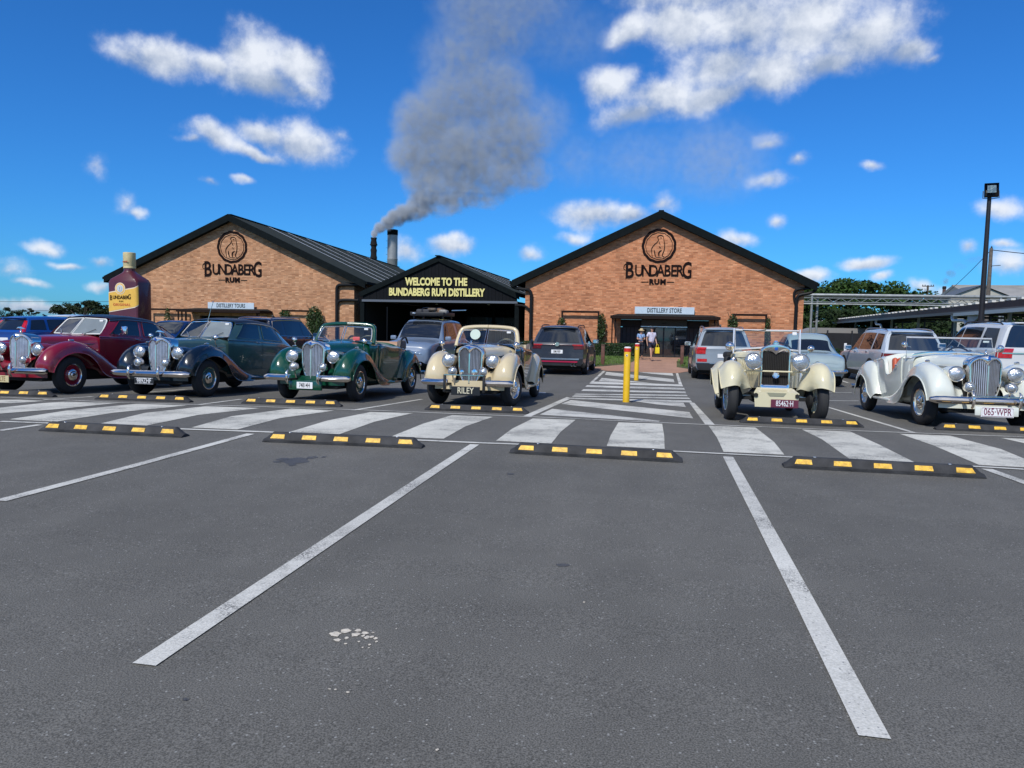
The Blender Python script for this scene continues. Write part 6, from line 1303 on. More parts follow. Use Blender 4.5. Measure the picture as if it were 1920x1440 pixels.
MB().tube(cr([(-.84, 2.02, .47), (-.6, 2.27, .46), (0, 2.32, .46), (.6, 2.27, .46), (.84, 2.02, .47)], 5), .05, 8).build('rear_bumper', CHROME, t)
for s in (1, -1): MB().rbox((s*.70, 2.10, .66), (.09, .10, .16), .035).build('tail_light', RED, t)
MB().lathe([(.05, .02), (.065, .03), (.07, 0)], (0, 2.24, .68), (0, 1, 0), 18).build('boot_badge', CHROME, t); MB().rbox((0, 2.26, .56), (.34, .012, .11), .004).build('number_plate', FB, t)
T = modern('estate_suv', 'light silver estate with dark tail lights, behind the white roadster', 'car', (7.42, Y2+2.3, Z(26.4)), PI+rad(2), 4.9, 1.96, 1.74, P_SL2, 'suv', rails='silver', hub='five', r=.38)
taillights(T, 2.5, 3.2, .45, .95, mat('lamp_dark_red', (.16, .01, .012), .12, coat=.6)); T['cap'](1, 3.35, 3.5, -.9, .9, .025, 'tail_light_bar', mat('bar_red', (.10, .005, .01), .2))
T = modern('four_wheel_drive', 'large white four wheel drive with red tail lights at the right edge', 'car', (9.15, 22.95, Z(23)), PI+rad(1), 4.95, 1.98, 1.93, P_PRL, 'box', rails='black', r=.39, trim_low=False)
taillights(T, 2.5, 4.2, .66, .945); T['cap'](1, 1.5, 1.75, -.9, -.62, .05, 'bumper_reflector', RED); T['cap'](1, 1.5, 1.75, .62, .9, .05, 'bumper_reflector', RED); T['cap'](1, 2.85, 2.97, -.9, .9, .018, 'chrome_strip', CHROME)
T = modern('navy_suv', 'dark navy four wheel drive with chrome window line, behind the teal saloon', 'car', (-14.35, 26.4, Z(26.4)), PI-rad(2), 4.85, 1.95, 1.74, P_NVY, 'suv', rails='silver', chrome_line=True)
taillights(T, 2.5, 3.8, .62, .95)
T = modern('blue_suv', 'bright blue hatchback with tall red tail lights, behind the maroon saloon at the left edge', 'car', (-24.1, 26.0, Z(26)), PI-rad(3), 4.6, 1.84, 1.62, P_BLU, 'suv', hub='five')
taillights(T, 3.4, 6.0, .80, .965)
T = modern('blue_wagon', 'deep blue hatchback partly hidden behind the maroon saloon roof', 'car', (-19.2, 26.6, Z(26.4)), rad(2), 4.5, 1.82, 1.56, P_DBL, 'hatch', glassm=DGLASS)
T = modern('white_utility', 'white utility vehicle glimpsed between the blue hatchback and the maroon windscreen', 'car', (-26.6, 31.0, Z(31)), PI, 5.0, 1.85, 1.75, P_WUT, 'suv')
taillights(T, 3.0, 4.0, .8)
# steel blue four wheel drive facing us with a loaded roof tray
T = modern('pickup_truck', 'steel blue pickup facing the camera with a loaded roof rack, behind the two open cars', 'car', (-8.45, 26.3, Z(26.3)), rad(0), 5.2, 1.90, 1.80, P_UTE, 'ute', hub='five', r=.40, trim_low=False)
t = T['t']; tray = thing_part('roof_rack', t)
MB().rbox((0.1, .35, 1.93), (1.25, 1.5, .05), .015).build('tray', BLACK, tray)
for s in (1, -1):
    MB().rbox((.1+s*.62, .35, 1.98), (.03, 1.5, .12), .01).build('tray_side', BLACK, tray)
    for y in (-.2, .9): MB().box((.1+s*.55, y, 1.86), (.05, .08, .12)).build('tray_foot', BLACK, tray, smooth=0)
for y in (-.39, 1.09): MB().rbox((.1, y, 1.98), (1.25, .03, .12), .01).build('tray_end', BLACK, tray)
MB().rbox((-.38, -.42, 1.99), (.13, .04, .06), .015).build('work_light', LENS, tray)
g = thing('camping_gear', 'rolled camping gear strapped on the roof rack of the steel blue pickup', 'luggage', (-8.3, 26.6, Z(26.3)+1.97))
for i, (x, y, z, sx, sy, sz, c) in enumerate(((-.3, 0, .10, .5, .9, .16, (.04, .04, .045)), (.15, .1, .12, .4, .8, .2, (.20, .12, .07)), (.42, -.1, .09, .3, .8, .16, (.25, .24, .22)), (0, -.2, .17, .35, .4, .12, (.10, .08, .06)))):
    MB().rbox((x, y, z), (sx, sy, sz), .06, rz=.1*i, seg=3).build('bundle', mat('gear_%d' % i, c, .8, var=.3, vscale=12, bump=.6, bscale=18), g)
for x in (-.3, .2): MB().tube(cr([(x, -.5, .0), (x, -.45, .2), (x, .4, .24), (x, .55, .0)], 4), .012, 5).build('strap', BLACK, g)
MB().tube([(.35, 1.2, .18), (.9, 1.3, .20)], .02, 6).build('pole', SATIN, g)
MB().tube([(-.60, -2.55, .8), (-.62, -2.5, 2.15)], .008, 5).build('aerial', BLACK, t)
# ------------------------------------------------------------ lamp post
lp = thing('lamp_post', 'tall dark steel lamp post with a square floodlight at the right', 'lamp post', (12.80, 33.4, -.2))
DST = mat('dark_steel', (.022, .020, .022), .45, .3, var=.15)
MB().lathe([(.15, 0), (.15, .05), (.125, .06), (.075, 7.05), (.075, 7.15)], n=20).build('post', DST, lp)
MB().lathe([(.2, 0), (.2, .03), (.13, .04)], n=20).build('base_plate', DST, lp)
hd = thing_part('floodlight', lp); hd.location = (.03, -.05, 7.40); hd.rotation_euler = (rad(-12), 0, rad(-12))
G = [[(sx*w, y, sz*h_) for sx, sz in ((-1, -1), (1, -1), (1, 1), (-1, 1))] for y, w, h_ in ((-.14, .24, .27), (-.12, .25, .28), (.02, .24, .27), (.14, .15, .18))]
MB().grid(G, closed=True).add(G[3], [(0, 1, 2, 3)]).build('housing', DST, hd, smooth=20)
MB().box((0, -.143, .02), (.30, .006, .30)).build('reflector', mat('lamp_reflector', (.16, .165, .17), .3, .5, bump=.5, bscale=6), hd, smooth=0)
MB().box((0, -.150, .02), (.32, .006, .32)).build('front_glass', WGLASS, hd, smooth=0)
MB().tube([(-.27, 0, .0), (-.28, 0, -.30), (0, 0, -.34), (.28, 0, -.30), (.27, 0, 0)], .018, 6).build('yoke', DST, hd)
# ------------------------------------------------------------ covered walkway (solar carport)
cp_ = thing('carport', 'long low carport with brown fascia and pale roof clips behind the parked cars', 'carport', (0, 0, 0))
A0 = Vector((13.75, 25.6, 0)); dv = Vector((6.6, 82.4, 0)).normalized(); nv_ = Vector((dv.y, -dv.x, 0))
def along(s, o=0, z=0): p = A0+dv*s+nv_*o; return (p.x, p.y, z)
ang = math.atan2(dv.y, dv.x)
def strip(s0, s1, o0, o1, z0, z1):
    V = [along(s, o, z) for s in (s0, s1) for o in (o0, o1) for z in (z0, z1)]
    return MB().add(V, [(0, 1, 3, 2), (4, 6, 7, 5), (0, 4, 5, 1), (2, 3, 7, 6), (0, 2, 6, 4), (1, 5, 7, 3)])
strip(0, 90, 0, 6, 2.84, 2.90).build('roof', mat('carport_roof', (.10, .11, .12), .5, var=.2), cp_, smooth=0)
strip(0, 90, -.03, 0.0, 2.64, 2.91).build('fascia', mat('fascia_brown2', (.045, .028, .026), .6, var=.2), cp_, smooth=0)
strip(0, 90, -.12, -.032, 2.48, 2.63).build('gutter', mat('gutter_grey', (.13, .125, .125), .5), cp_, smooth=0)
strip(0, 17, -.14, -.034, 2.40, 2.56).build('beam', mat('beam_pale', (.45, .52, .54), .5), cp_, smooth=0)
CLIP = mat('clip_white', (.62, .60, .54), .5)
for k in range(70):
    s = 6+k*1.15+random.uniform(-.15, .15); strip(s, s+random.choice((.22, .5)), -.02, .15, 2.925, 3.01).build('roof_clip', CLIP, cp_, smooth=0)
PST = mat('post_white', (.34, .36, .36), .5)
for k, s in enumerate(np.arange(4, 88, 8.2)):
    for o in (.9, 5.1):
        p = along(s, o); MB().box((p[0], p[1], 1.2), (.13, .13, 3.2)).build('post', PST if o < 1 else DST, cp_, smooth=0)
    V0, V1 = along(s, .1, 2.6), along(s, 5.9, 2.6); MB().tube([V0, V1], .07, 6).build('cross_beam', DST, cp_)
PVC = mat('pvc_white', (.52, .55, .55), .35)
for i, (s, sc, lb) in enumerate(((17.6, 1.0, 'large white downpipe bend under the carport gutter'), (38, .85, 'smaller white downpipe bend halfway along the carport'), (64, .8, 'small white downpipe bend at the far end of the carport'))):
    d_ = thing('white_downpipe', lb, 'downpipe', along(s), 0, 'white downpipes under the carport')
    P = cr([(0, 0, 2.5), (0, 0, 2.30), (-dv.x*.35, -dv.y*.35-.0, 2.17), (-dv.x*1.9*sc, -dv.y*1.9*sc, 2.15), (-dv.x*2.4*sc, -dv.y*2.4*sc, 2.0), (-dv.x*2.42*sc, -dv.y*2.42*sc, 1.7)], 4)
    MB().tube([tuple(p) for p in P], .085, 10).tube([tuple(P[-1]), (P[-1][0], P[-1][1], -.2)], .085, 10).build('pipe', PVC, d_)
    if i == 0:
        MB().prism([(-dv.y*2.5, 2.42), (-dv.y*2.5, 1.2), (-dv.y*2.85, 1.2), (-dv.y*2.85, 1.95), (-dv.y*4.2, 2.42)], -.2, -.1, 'x').build('bracket', mat('bracket_pale', (.40, .46, .48), .5), d_, smooth=0)
# ------------------------------------------------------------ dark fences
fs = thing('screen_fence', 'black palisade fence behind the silver estate and the white four wheel drive', 'fence', (0, 37.5, 0))
for x in np.arange(10.2, 18.5, .115):
    MB().prism([(x-.018, -.2), (x+.018, -.2), (x+.018, 1.42), (x, 1.50), (x-.018, 1.42)], -.012, .012, 'y').build('picket', BLACK, fs, smooth=0)
for z in (.1, 1.25): MB().box((14.3, .03, z), (8.4, .04, .05)).build('rail', BLACK, fs, smooth=0)
fs2 = thing('shade_cloth_fence', 'solid black shade cloth fence behind the powder blue sedan', 'fence', (0, 38, 0))
MB().box((8.95, 0, .6), (2.2, .04, 1.6)).build('cloth', mat('shade_cloth', (.010, .010, .012), .9, var=.4, vscale=2, bump=.5, bscale=8), fs2, smooth=0)
for x in (7.9, 9.0, 10.05): MB().box((x, -.04, .65), (.06, .06, 1.75)).build('post', BLACK, fs2, smooth=0)
mk = thing('white_marker', 'small white vertical marker board on the black fence', 'sign', (8.72, 37.9, .55)); MB().rbox((0, 0, .18), (.12, .03, .38), .01).build('board', WHITEP, mk, smooth=0)
# ------------------------------------------------------------ pipe bridge
pb = thing('pipe_bridge', 'grey lattice pipe bridge running right from the store in front of the big tree', 'pipe bridge', (0, 60, 0))
GAL = mat('galvanised', (.30, .32, .32), .45, .4, var=.2, vscale=4); GALD = mat('galv_dark', (.12, .13, .13), .5, .3)
X0, X1 = 7.5, 44
MB().tube([(X0, -.5, 4.28), (X1, -.5, 4.22)], .10, 8).build('top_pipe', GAL, pb); MB().tube([(X0, -.55, 3.60), (X1, -.55, 3.52)], .05, 8).build('lower_pipe', GAL, pb)
MB().tube([(X0, .2, 4.22), (X1, .2, 4.22)], .08, 8).build('back_pipe', GALD, pb)
for y in (-.45, .5):
    for z in (4.06, 3.74): MB().tube([(X0, y, z), (X1, y, z-.03)], .028, 6).build('chord', GAL if y < 0 else GALD, pb)
    k = 0
    for x in np.arange(X0+.4, X1-.5, .48):
        MB().tube([(x, y, 4.05 if k % 2 else 3.74), (x+.48, y, 3.74 if k % 2 else 4.05)], .02, 5).build('brace', GAL if y < 0 else GALD, pb); k += 1
for x, y in ((11.15, -.5), (11.75, .5), (24, -.5), (24.6, .5), (36, -.5)): MB().tube([(x, y, -.3), (x, y, 4.2)], .085, 8).build('support', GAL, pb)
# ------------------------------------------------------------ poles and wires
TIM = mat('pole_timber', (.10, .085, .07), .85, var=.3)
p1 = thing('power_pole', 'weathered timber power pole right of the lamp post', 'power pole', (26.07, 67, -.3))
MB().lathe([(.19, 0), (.13, 8.8), (.10, 8.85), (0, 8.86)], n=12).build('pole', TIM, p1); MB().tube([(.0, -.16, 7.4), (.7, -.16, 7.45)], .03, 6).build('bracket', GALD, p1)
MB().lathe([(.06, 0), (.07, .1), (.03, .2)], (0, -.05, 8.8), n=10).build('insulator', DST, p1)
p2 = thing('power_pole', 'small distant power pole with a crossarm above the tree', 'power pole', (42.1, 131, -.3))
MB().lathe([(.2, 0), (.16, 9.8)], n=10).build('pole', TIM, p2); MB().box((0, -.1, 9.65), (1.75, .12, .14)).build('crossarm', TIM, p2)
for x in (-.8, -.45, .45, .8): MB().lathe([(.06, 0), (.07, .12), (.02, .2)], (x, -.1, 9.72), n=8).build('insulator', DST, p2)
def wire(P0, P1, sag, label, r=.02):
    P0, P1 = Vector(P0), Vector(P1); P = [tuple(P0.lerp(P1, k/14)-Vector((0, 0, sag*4*(k/14)*(1-k/14)))) for k in range(15)]
    o = MB().tube(P, r, 4).build('overhead_wire', BLACK); sg(o, label, 'wire', 'overhead wires')
wire((26.07, 67, 8.4), (34, 108, 4.6), .5, 'overhead wire dropping left from the timber pole behind the lamp post', .03)
wire((26.07, 67, 8.4), (52, 70, 9.0), .9, 'overhead wire running off right from the timber pole', .03)
wire((-150, 118, 4.3), (-80, 150, 6.9), .6, 'upper faint overhead wire in the sky left of the giant bottle', .035); wire((-150, 118, 2.9), (-95, 128, 3.6), .5, 'lower faint overhead wire above the blue hatchback', .035)
p3 = thing('power_pole', 'thin distant pole at the far left skyline', 'power pole', (-117.5, 112, -.3)); MB().lathe([(.12, 0), (.09, 4.2)], n=8).build('pole', TIM, p3); MB().box((0, 0, 4.0), (.9, .1, .1)).build('crossarm', TIM, p3)
# ------------------------------------------------------------ factory shed and far chimney
sh = thing('factory_shed', 'large pale corrugated factory shed on the skyline at the right edge', 'building', (0, 155, -.3))
SHW = mat('shed_cladding', (.40, .385, .33), .7, var=.18, vscale=.4); SHR = mat('shed_roof', (.30, .29, .26), .6, var=.2, vscale=.3)
MB().box((79, 10, 4.6), (42, 20, 9.2)).build('wall', SHW, sh, smooth=0)
MB().prism([(-.6, 9.2), (10, 11.9), (20.6, 9.2), (20.6, 9.0), (-.6, 9.0)], 57.5, 100.5, 'x').build('roof', SHR, sh, smooth=0)
for k in range(30): MB().box((58.5+k*1.4, -.62, 9.0), (.08, .05, .5)).build('roof_rib', SHW, sh, smooth=0)
MB().box((79, 10, 11.95), (43, .5, .2)).build('ridge_cap', SHR, sh, smooth=0)
MB().prism([(51.5, 0), (62, 0), (62, 8.8), (56.8, 10.9), (51.5, 8.8)], -6, 3, 'y').build('annex', SHW, sh, smooth=0)
for xa, xb in ((51, 56.8), (56.8, 62.6)): MB().add([(xa, -6.4, 8.65 if xa < 56 else 11.05), (xb, -6.4, 11.05 if xb < 57 else 8.65), (xb, 3, 11.05 if xb < 57 else 8.65), (xa, 3, 8.65 if xa < 56 else 11.05)], [(0, 1, 2, 3)]).build('annex_roof', GALD, sh, smooth=0)
fc = thing('far_chimney', 'tiny distant reddish chimney on the skyline left of the factory shed', 'chimney', (74.8, 220, -.3)); MB().lathe([(.5, 0), (.40, 14.6), (.44, 14.7), (.44, 15.1), (.3, 15.15)], n=16).build('stack', mat('far_brick', (.12, .07, .06), .8), fc); MB().lathe([(.45, 14.4), (.49, 14.5), (.49, 15.0)], n=16).build('rim', DST, fc)
ls = thing('low_shed', 'low beige shed glimpsed under the carport beside the store corner', 'building', (0, 74, -.3))
MB().box((17.5, 0, .85), (9, 4, 1.7)).build('wall', mat('low_shed_wall', (.34, .29, .22), .8), ls, smooth=0); MB().prism([(12.6, 1.7), (22.4, 1.7), (21, 2.2), (14, 2.2)], -2.4, 2.4, 'y').build('roof', mat('low_shed_roof', (.22, .21, .20), .6), ls, smooth=0)
lh = thing('distant_house', 'grey roofed low building on the far left skyline beside the umbrella tree', 'building', (-119, 129, -.3))
MB().box((0, 0, .7), (7, 5, 1.4)).build('wall', mat('far_wall', (.25, .25, .25), .8), lh, smooth=0); MB().prism([(-4, 1.3), (4, 1.3), (3.2, 2.3), (-1.0, 1.75)], -3, 3, 'y').build('roof', mat('far_roof', (.16, .18, .20), .6), lh, smooth=0)

# ------------------------------------------------------------ trees
BARK = mat('bark', (.06, .045, .035), .9, var=.3, bump=.5, bscale=6)
def leafmat(name, c): return mat(name, c, .75, spec=.2, var=.6, vscale=.6)
def tree(name, label, loc, rx, rz, zc, n, clumps, leaf, lm, trunk_r=.35, flat_bottom=-.3, ry=None, group=None, seed=1, rag=1.0):
    R_ = random.Random(seed); t = thing(name, label, 'tree', loc, 0, group); ry = ry or rx
    C = []
    for _ in range(clumps):
        for _k in range(50):
            d = Vector((R_.gauss(0, 1), R_.gauss(0, 1), R_.gauss(0, 1))).normalized()
            if d.z > flat_bottom: break
        k = R_.uniform(.45, 1)**.5; C.append((d.x*rx*k, d.y*ry*k, zc+d.z*rz*k, R_.uniform(.12, .24)*rx*rag))
    mb = MB(); per = n//clumps
    random.seed(seed)
    for x, y, z, r_ in C: leaves(mb, leafcloud((x, y, z), (r_, r_, r_*.45), per, .2), leaf, .8)
    mb.build('crown', lm, t, smooth=0)
    MB().tube([tuple(p) for p in cr([(0, 0, 0), (.1, 0, (zc-rz*.3)*.4), (0, .1, (zc-rz*.3)*.8)], 4)], [trunk_r*(1-.03*k) for k in range(9)], 10).build('trunk', BARK, t, smooth=60)
    base = Vector((0, .1, (zc-rz*.3)*.75))
    for i in range(0, clumps, max(1, clumps//14)):
        x, y, z, r_ = C[i]; e = Vector((x, y, z)); m = base.lerp(e, .5)+Vector((0, 0, -.08*rz)); P = cr([tuple(base), tuple(m), tuple(e)], 5)
        MB().tube([tuple(p) for p in P], list(np.linspace(trunk_r*.5, trunk_r*.12, len(P))), 6).build('limb', BARK, t, smooth=60)
    return t
tree('rain_tree', 'wide dark green spreading tree behind the pipe bridge at the right', (27.0, 112, -.3), 12.0, 4.7, 4.2, 42000, 190, .50, leafmat('leaf_rain', (.030, .062, .012)), .7, -.9, 7, seed=3, rag=.85)
tree('rain_tree', 'second dark tree hidden low behind the carport roof and fence', (19.5, 88, -.3), 6.5, 2.4, 2.0, 15000, 70, .40, leafmat('leaf_dark', (.016, .032, .008)), .4, -.9, 5, seed=4)
tree('rain_tree', 'dark tree behind the carport at the right edge of the picture', (33, 84, -.3), 8.5, 2.6, 1.9, 18000, 70, .40, MATS['leaf_dark'], .4, -.9, 5, seed=14)
tree('umbrella_tree', 'dark umbrella shaped tree on the skyline left of the giant bottle', (-99.8, 113.4, -.3), 5.0, 2.5, 2.35, 9000, 90, .30, leafmat('leaf_umb', (.020, .032, .012)), .35, .12, 4.5, seed=5, rag=.8)
tree('skyline_tree', 'low bushy dark tree in the far left corner of the skyline', (-113.6, 110, -.3), 3.6, 1.4, 2.0, 3500, 34, .26, MATS['leaf_umb'], .25, -.6, 3, seed=6)
tree('skyline_tree', 'small ragged dark tree between the skyline bush and the distant roof', (-108.6, 111, -.3), 1.7, 1.3, 2.1, 1200, 16, .26, MATS['leaf_umb'], .2, -.6, 2, seed=7)
sh_ = thing('garden_shrub', 'small green shrub beside the black fence, right of the powder blue sedan', 'plant', (8.05, 36.5, -.15)); mb = MB(); leaves(mb, leafcloud((0, 0, .4), (.42, .35, .45), 900), .09); mb.build('foliage', HM, sh_, smooth=0)
MB().tube([(0, 0, 0), (.02, 0, .4)], .03, 6).build('stem', BARK, sh_)
smoke('distant_smoke', 'thin dark wisp of smoke drifting right from the tiny far chimney', [(74.9, 220, 16.2, .9, 1.0, .25), (76.0, 220, 18.2, 1.4, 1.2, .14), (78.3, 220, 20.3, 2.4, 1.1, .09), (82, 220, 21.8, 3.2, 1.2, .07), (87, 220, 24, 3.6, 1.5, .05)], (.35, .36, .40), 1.2, 72, 92, 217, 223, 15.3, 27, .3)
# ------------------------------------------------------------ people
def skin(name, V, E_, m, parent, sub=2, root=0):
    me = bpy.data.meshes.new(name); me.from_pydata([v[:3] for v in V], E_, []); o = bpy.data.objects.new(name, me); COL.objects.link(o)
    sv = me.skin_vertices if me.skin_vertices else None
    if not me.skin_vertices: me.attributes  # created by the modifier below
    md = o.modifiers.new('skin', 'SKIN'); md.use_smooth_shade = True
    if not me.skin_vertices:
        bm = bmesh.new(); bm.from_mesh(me); bm.verts.layers.skin.verify(); bm.to_mesh(me); bm.free()
    for i, v in enumerate(V):
        r_ = v[3]; r_ = (r_, r_) if not hasattr(r_, '__len__') else r_
        me.skin_vertices[0].data[i].radius = r_
        me.skin_vertices[0].data[i].use_root = (i == root)
    s = o.modifiers.new('sub', 'SUBSURF'); s.levels = s.render_levels = sub
    me.materials.append(m); o.parent = parent; return o
SKIN_ = mat('skin', (.50, .28, .19), .5, var=.06)
def person(label, loc, rz, H, J, cloth, skin_m=SKIN_):
    t = thing('person', label, 'person', loc, rz); t.scale = (H/1.75,)*3
    # J: dict of joints; front of the figure is -y
    V = []; E_ = []; ix = {}
    def add(n, p, r_, par=None):
        V.append((*p, r_)); ix[n] = len(V)-1
        if par: E_.append((ix[par], ix[n]))
    add('pelvis', J['pelvis'], (.13, .10)); P = Vector(J['pelvis']); N = Vector(J['neck'])
    add('waist', P.lerp(N, .35), (.12, .09), 'pelvis'); add('chest', P.lerp(N, .75), (.15, .10), 'waist'); add('neck', N, .05, 'chest')
    add('jaw', Vector(J['head'])-Vector((0, .0, .085)), .062, 'neck'); add('head', J['head'], (.082, .095), 'jaw'); add('crown', Vector(J['head'])+Vector((0, .01, .075)), (.062, .07), 'head')
    for s in 'LR':
        add('sh'+s, J['sh'+s], .055, 'chest'); add('el'+s, J['el'+s], .040, 'sh'+s); add('wr'+s, J['wr'+s], .026, 'el'+s)
        w = Vector(J['wr'+s]); d = (w-Vector(J['el'+s])).normalized(); add('palm'+s, w+d*.06, (.034, .016), 'wr'+s)
        k = 1 if s == 'L' else -1
        for f in range(4):
            a = w+d*.10+Vector((0, (f-1.5)*.018, 0)); add('k%d%s' % (f, s), a, .009, 'palm'+s); add('f%d%s' % (f, s), a+d*(.05+.008*(f in (1, 2)))+Vector((-k*.015, 0, 0)), .008, 'k%d%s' % (f, s))
        add('th'+s, w+d*.05+Vector((0, -.035, 0)), .011, 'palm'+s); add('tt'+s, w+d*.09+Vector((0, -.05, 0)), .009, 'th'+s)
        add('hip'+s, J['hip'+s], .085, 'pelvis'); add('kn'+s, J['kn'+s], .055, 'hip'+s); kn, an = Vector(J['kn'+s]), Vector(J['an'+s]); add('calf'+s, kn.lerp(an, .35), .055, 'kn'+s); add('an'+s, J['an'+s], .036, 'calf'+s)
        add('heel'+s, an+Vector((0, .03, -.055)), .035, 'an'+s); add('toe'+s, an+Vector((0, -.16, -.06))+Vector(J.get('toe'+s, (0, 0, 0))), (.045, .025), 'heel'+s)
    skin('body', V, E_, skin_m, t)
    h = Vector(J['head'])
    fc_ = MB(); fc_.tube([h+Vector((0, -.085, .012)), h+Vector((0, -.115, -.02)), h+Vector((0, -.09, -.03))], [.008, .016, .010], 6).build('nose', skin_m, t)
    for s in (1, -1):
        MB().lathe([(0, .004), (.012, .002), (.014, -.004)], h+Vector((s*.032, -.088, .015)), (0, -1, 0), 10).build('eye', BLACK, t); MB().rbox(h+Vector((s*.083, .01, -.01)), (.015, .035, .055), .007).build('ear', skin_m, t)
    MB().rbox(h+Vector((0, -.086, -.055)), (.045, .01, .008), .003).build('mouth', mat('lip', (.35, .12, .10), .5), t)
    cloth(t, J); return t
man = dict(pelvis=(0, 0, .93), neck=(0, -.02, 1.46), head=(0, -.05, 1.62), shL=(.19, -.01, 1.40), elL=(.25, .04, 1.13), wrL=(.26, -.08, .90), shR=(-.19, -.01, 1.40), elR=(-.26, .06, 1.12), wrR=(-.25, .0, .88),
           hipL=(.10, 0, .87), knL=(.11, .03, .50), anL=(.10, .22, .14), hipR=(-.10, 0, .87), knR=(-.10, -.16, .50), anR=(-.09, -.22, .09), toeL=(0, .03, -.03))
def cloth_man(t, J):
    v = lambda k, dx=0, dy=0, dz=0: tuple(Vector(J[k])+Vector((dx, dy, dz)))
    SH = mat('shirt_pale', (.60, .57, .68), .7, var=.12, vscale=14, bump=.4, bscale=14)
    V = [(*v('pelvis', 0, 0, -.05), (.175, .135)), (0, 0, 1.12, (.165, .125)), (0, 0, 1.32, (.185, .125)), (0, -.01, 1.43, (.10, .085)), (*v('shL'), .085), (*tuple(Vector(J['shL']).lerp(Vector(J['elL']), .7)), .072), (*v('shR'), .085), (*tuple(Vector(J['shR']).lerp(Vector(J['elR']), .7)), .072)]
    skin('shirt', V, [(0, 1), (1, 2), (2, 3), (2, 4), (4, 5), (2, 6), (6, 7)], SH, t)
    for x in (-.05, .0, .05): pass
    MB().box((0, -.135, 1.12), (.012, .01, .5)).build('shirt_placket', mat('placket', (.45, .40, .52), .7), t, smooth=0)
    V = [(*v('pelvis', 0, 0, -.03), (.16, .125)), (*v('hipL', 0, 0, -.02), .105), (*tuple(Vector(J['hipL']).lerp(Vector(J['knL']), .75)), .085), (*v('hipR', 0, 0, -.02), .105), (*tuple(Vector(J['hipR']).lerp(Vector(J['knR']), .75)), .085)]
    skin('shorts', V, [(0, 1), (1, 2), (0, 3), (3, 4)], mat('shorts_navy', (.010, .012, .035), .8), t)
    h = Vector(J['head'])
    MB().lathe([(.098, .0), (.102, .03), (.09, .075), (.05, .105), (0, .112)], h+Vector((0, .012, .028)), (0, .05, 1), 20).build('cap_crown', mat('cap_navy', (.012, .012, .018), .8), t, smooth=60)
    MB().rbox(h+Vector((0, -.13, .04)), (.13, .10, .014), .006).build('cap_peak', MATS['cap_navy'], t)
    MB().rbox(h+Vector((0, .06, -.03)), (.15, .08, .10), .035).build('hair', mat('hair_dark', (.02, .014, .01), .7), t)
    for s in 'LR': a = Vector(J['an'+s])+Vector((0, -.06, -.085)); MB().rbox(a, (.095, .27, .02), .01).build('thong_sole', BLACK, t)
m_ = person('man in pale shirt, navy shorts and dark cap walking on the orange path', (-.42, 38.6, zg(38.6)+.075), rad(28), 1.68, man, cloth_man)
bg = thing('shopping_bag', 'bright yellow shopping bag in the hand of the walking man', 'bag', (-.42, 38.6, zg(38.6)+.075), rad(28)); bg.location = (-.42+.26*math.cos(rad(28))+.16*math.sin(rad(28)), 38.6+.26*math.sin(rad(28))-.16*math.cos(rad(28)), zg(38.6)+.40)
G = [[(sx*w, sy*d, z) for sx, sy in ((-1, -1), (1, -1), (1, 1), (-1, 1))] for z, w, d in ((0, .09, .04), (.01, .105, .05), (.30, .11, .03), (.32, .11, .02))]
MB().grid(G, closed=True).add(G[0], [(0, 1, 2, 3)]).build('bag_body', mat('bag_yellow', (.80, .60, .01), .4, bump=.5, bscale=10), bg, smooth=40)
for y in (-.02, .02): MB().tube([tuple(p) for p in cr([(-.06, y, .34), (-.04, y, .46), (.04, y, .46), (.06, y, .34)], 4)], .006, 5).build('handle', MATS['bag_yellow'], bg)
wom = dict(pelvis=(0, 0, .93), neck=(0, -.02, 1.44), head=(0, -.07, 1.60), shL=(.17, -.01, 1.38), elL=(.22, -.02, 1.12), wrL=(.08, -.22, 1.10), shR=(-.17, -.01, 1.38), elR=(-.22, -.02, 1.12), wrR=(-.08, -.22, 1.13),
           hipL=(.09, 0, .87), knL=(.10, -.06, .49), anL=(.10, .02, .10), hipR=(-.09, 0, .87), knR=(-.09, .0, .49), anR=(-.10, .06, .10))
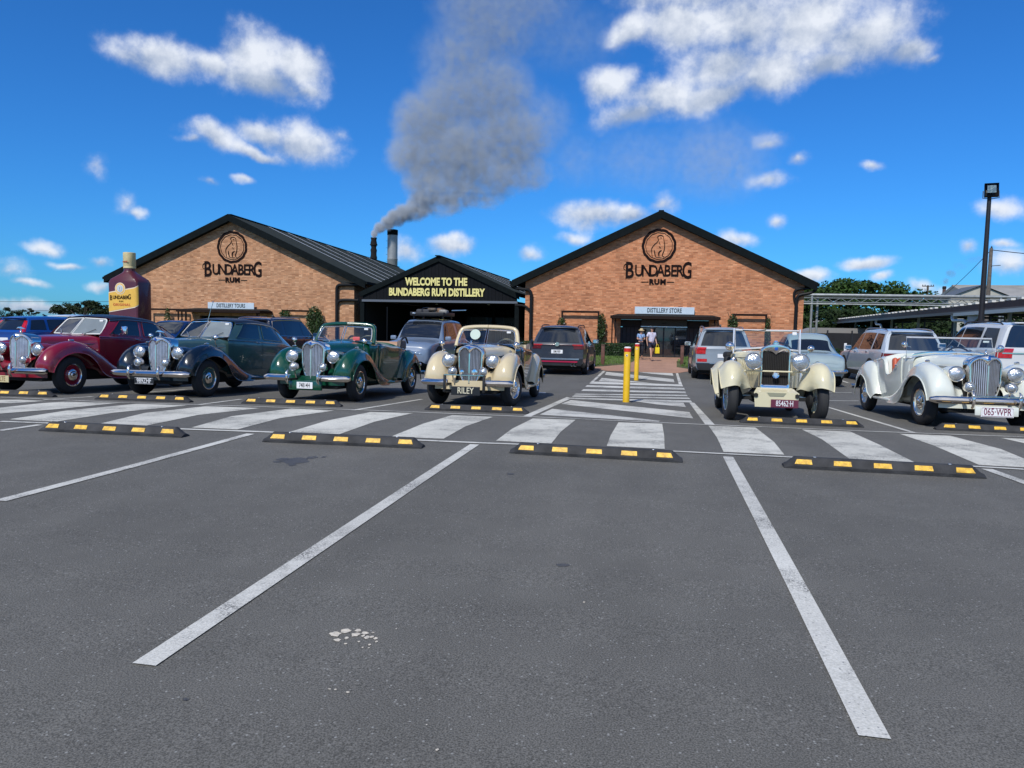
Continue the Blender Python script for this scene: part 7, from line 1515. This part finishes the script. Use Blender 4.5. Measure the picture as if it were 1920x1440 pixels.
def cloth_wom(t, J):
    v = lambda k, dx=0, dy=0, dz=0: tuple(Vector(J[k])+Vector((dx, dy, dz)))
    V = [(*v('pelvis', 0, 0, .02), (.165, .13)), (0, 0, 1.15, (.145, .115)), (0, -.01, 1.30, (.165, .12)), (0, -.01, 1.41, (.09, .08)), (*v('shL'), .08), (*tuple(Vector(J['shL']).lerp(Vector(J['elL']), .6)), .07), (*v('shR'), .08), (*tuple(Vector(J['shR']).lerp(Vector(J['elR']), .6)), .07)]
    skin('blouse', V, [(0, 1), (1, 2), (2, 3), (2, 4), (4, 5), (2, 6), (6, 7)], mat('blouse_floral', (.22, .34, .55), .7, var=.7, vscale=16), t)
    V = [(*v('pelvis', 0, 0, -.02), (.15, .12))]+[q for s in 'LR' for q in ((*v('hip'+s), .10), (*v('kn'+s), .075), (*v('an'+s, 0, 0, .05), .06))]
    skin('trousers', V, [(0, 1), (1, 2), (2, 3), (0, 4), (4, 5), (5, 6)], mat('trousers_dark', (.012, .013, .022), .8), t)
    h = Vector(J['head'])
    MB().lathe([(.17, .0), (.175, .008), (.105, .02), (.10, .07), (.07, .11), (0, .12)], h+Vector((0, .01, .035)), (0, -.15, 1), 22).build('sun_hat', mat('hat_straw', (.55, .42, .22), .8, bump=.5, bscale=60), t, smooth=60)
    MB().rbox(h+Vector((0, .05, -.05)), (.17, .11, .17), .05).build('hair', mat('hair_blonde', (.40, .28, .13), .7), t)
    MB().rbox((0, -.31, 1.14), (.075, .012, .15), .006, rx=-.5).build('sleeve_pocket', BLACK, t) if False else None
    for s in 'LR': a = Vector(J['an'+s])+Vector((0, -.06, -.075)); MB().rbox(a, (.09, .26, .05), .02).build('shoe', BLACK, t)
person('woman in straw hat and blue patterned top looking down near the shop door', (-1.0, 40.3, zg(40.3)+.075), rad(18), 1.60, wom, cloth_wom)
ph = thing('mobile_phone', 'dark mobile phone held by the woman in the straw hat', 'phone', (-.90, 40.02, zg(40.3)+1.13), rad(18)); MB().rbox((0, 0, 0), (.075, .01, .15), .004, rx=-.6).build('phone_case', BLACK, ph)
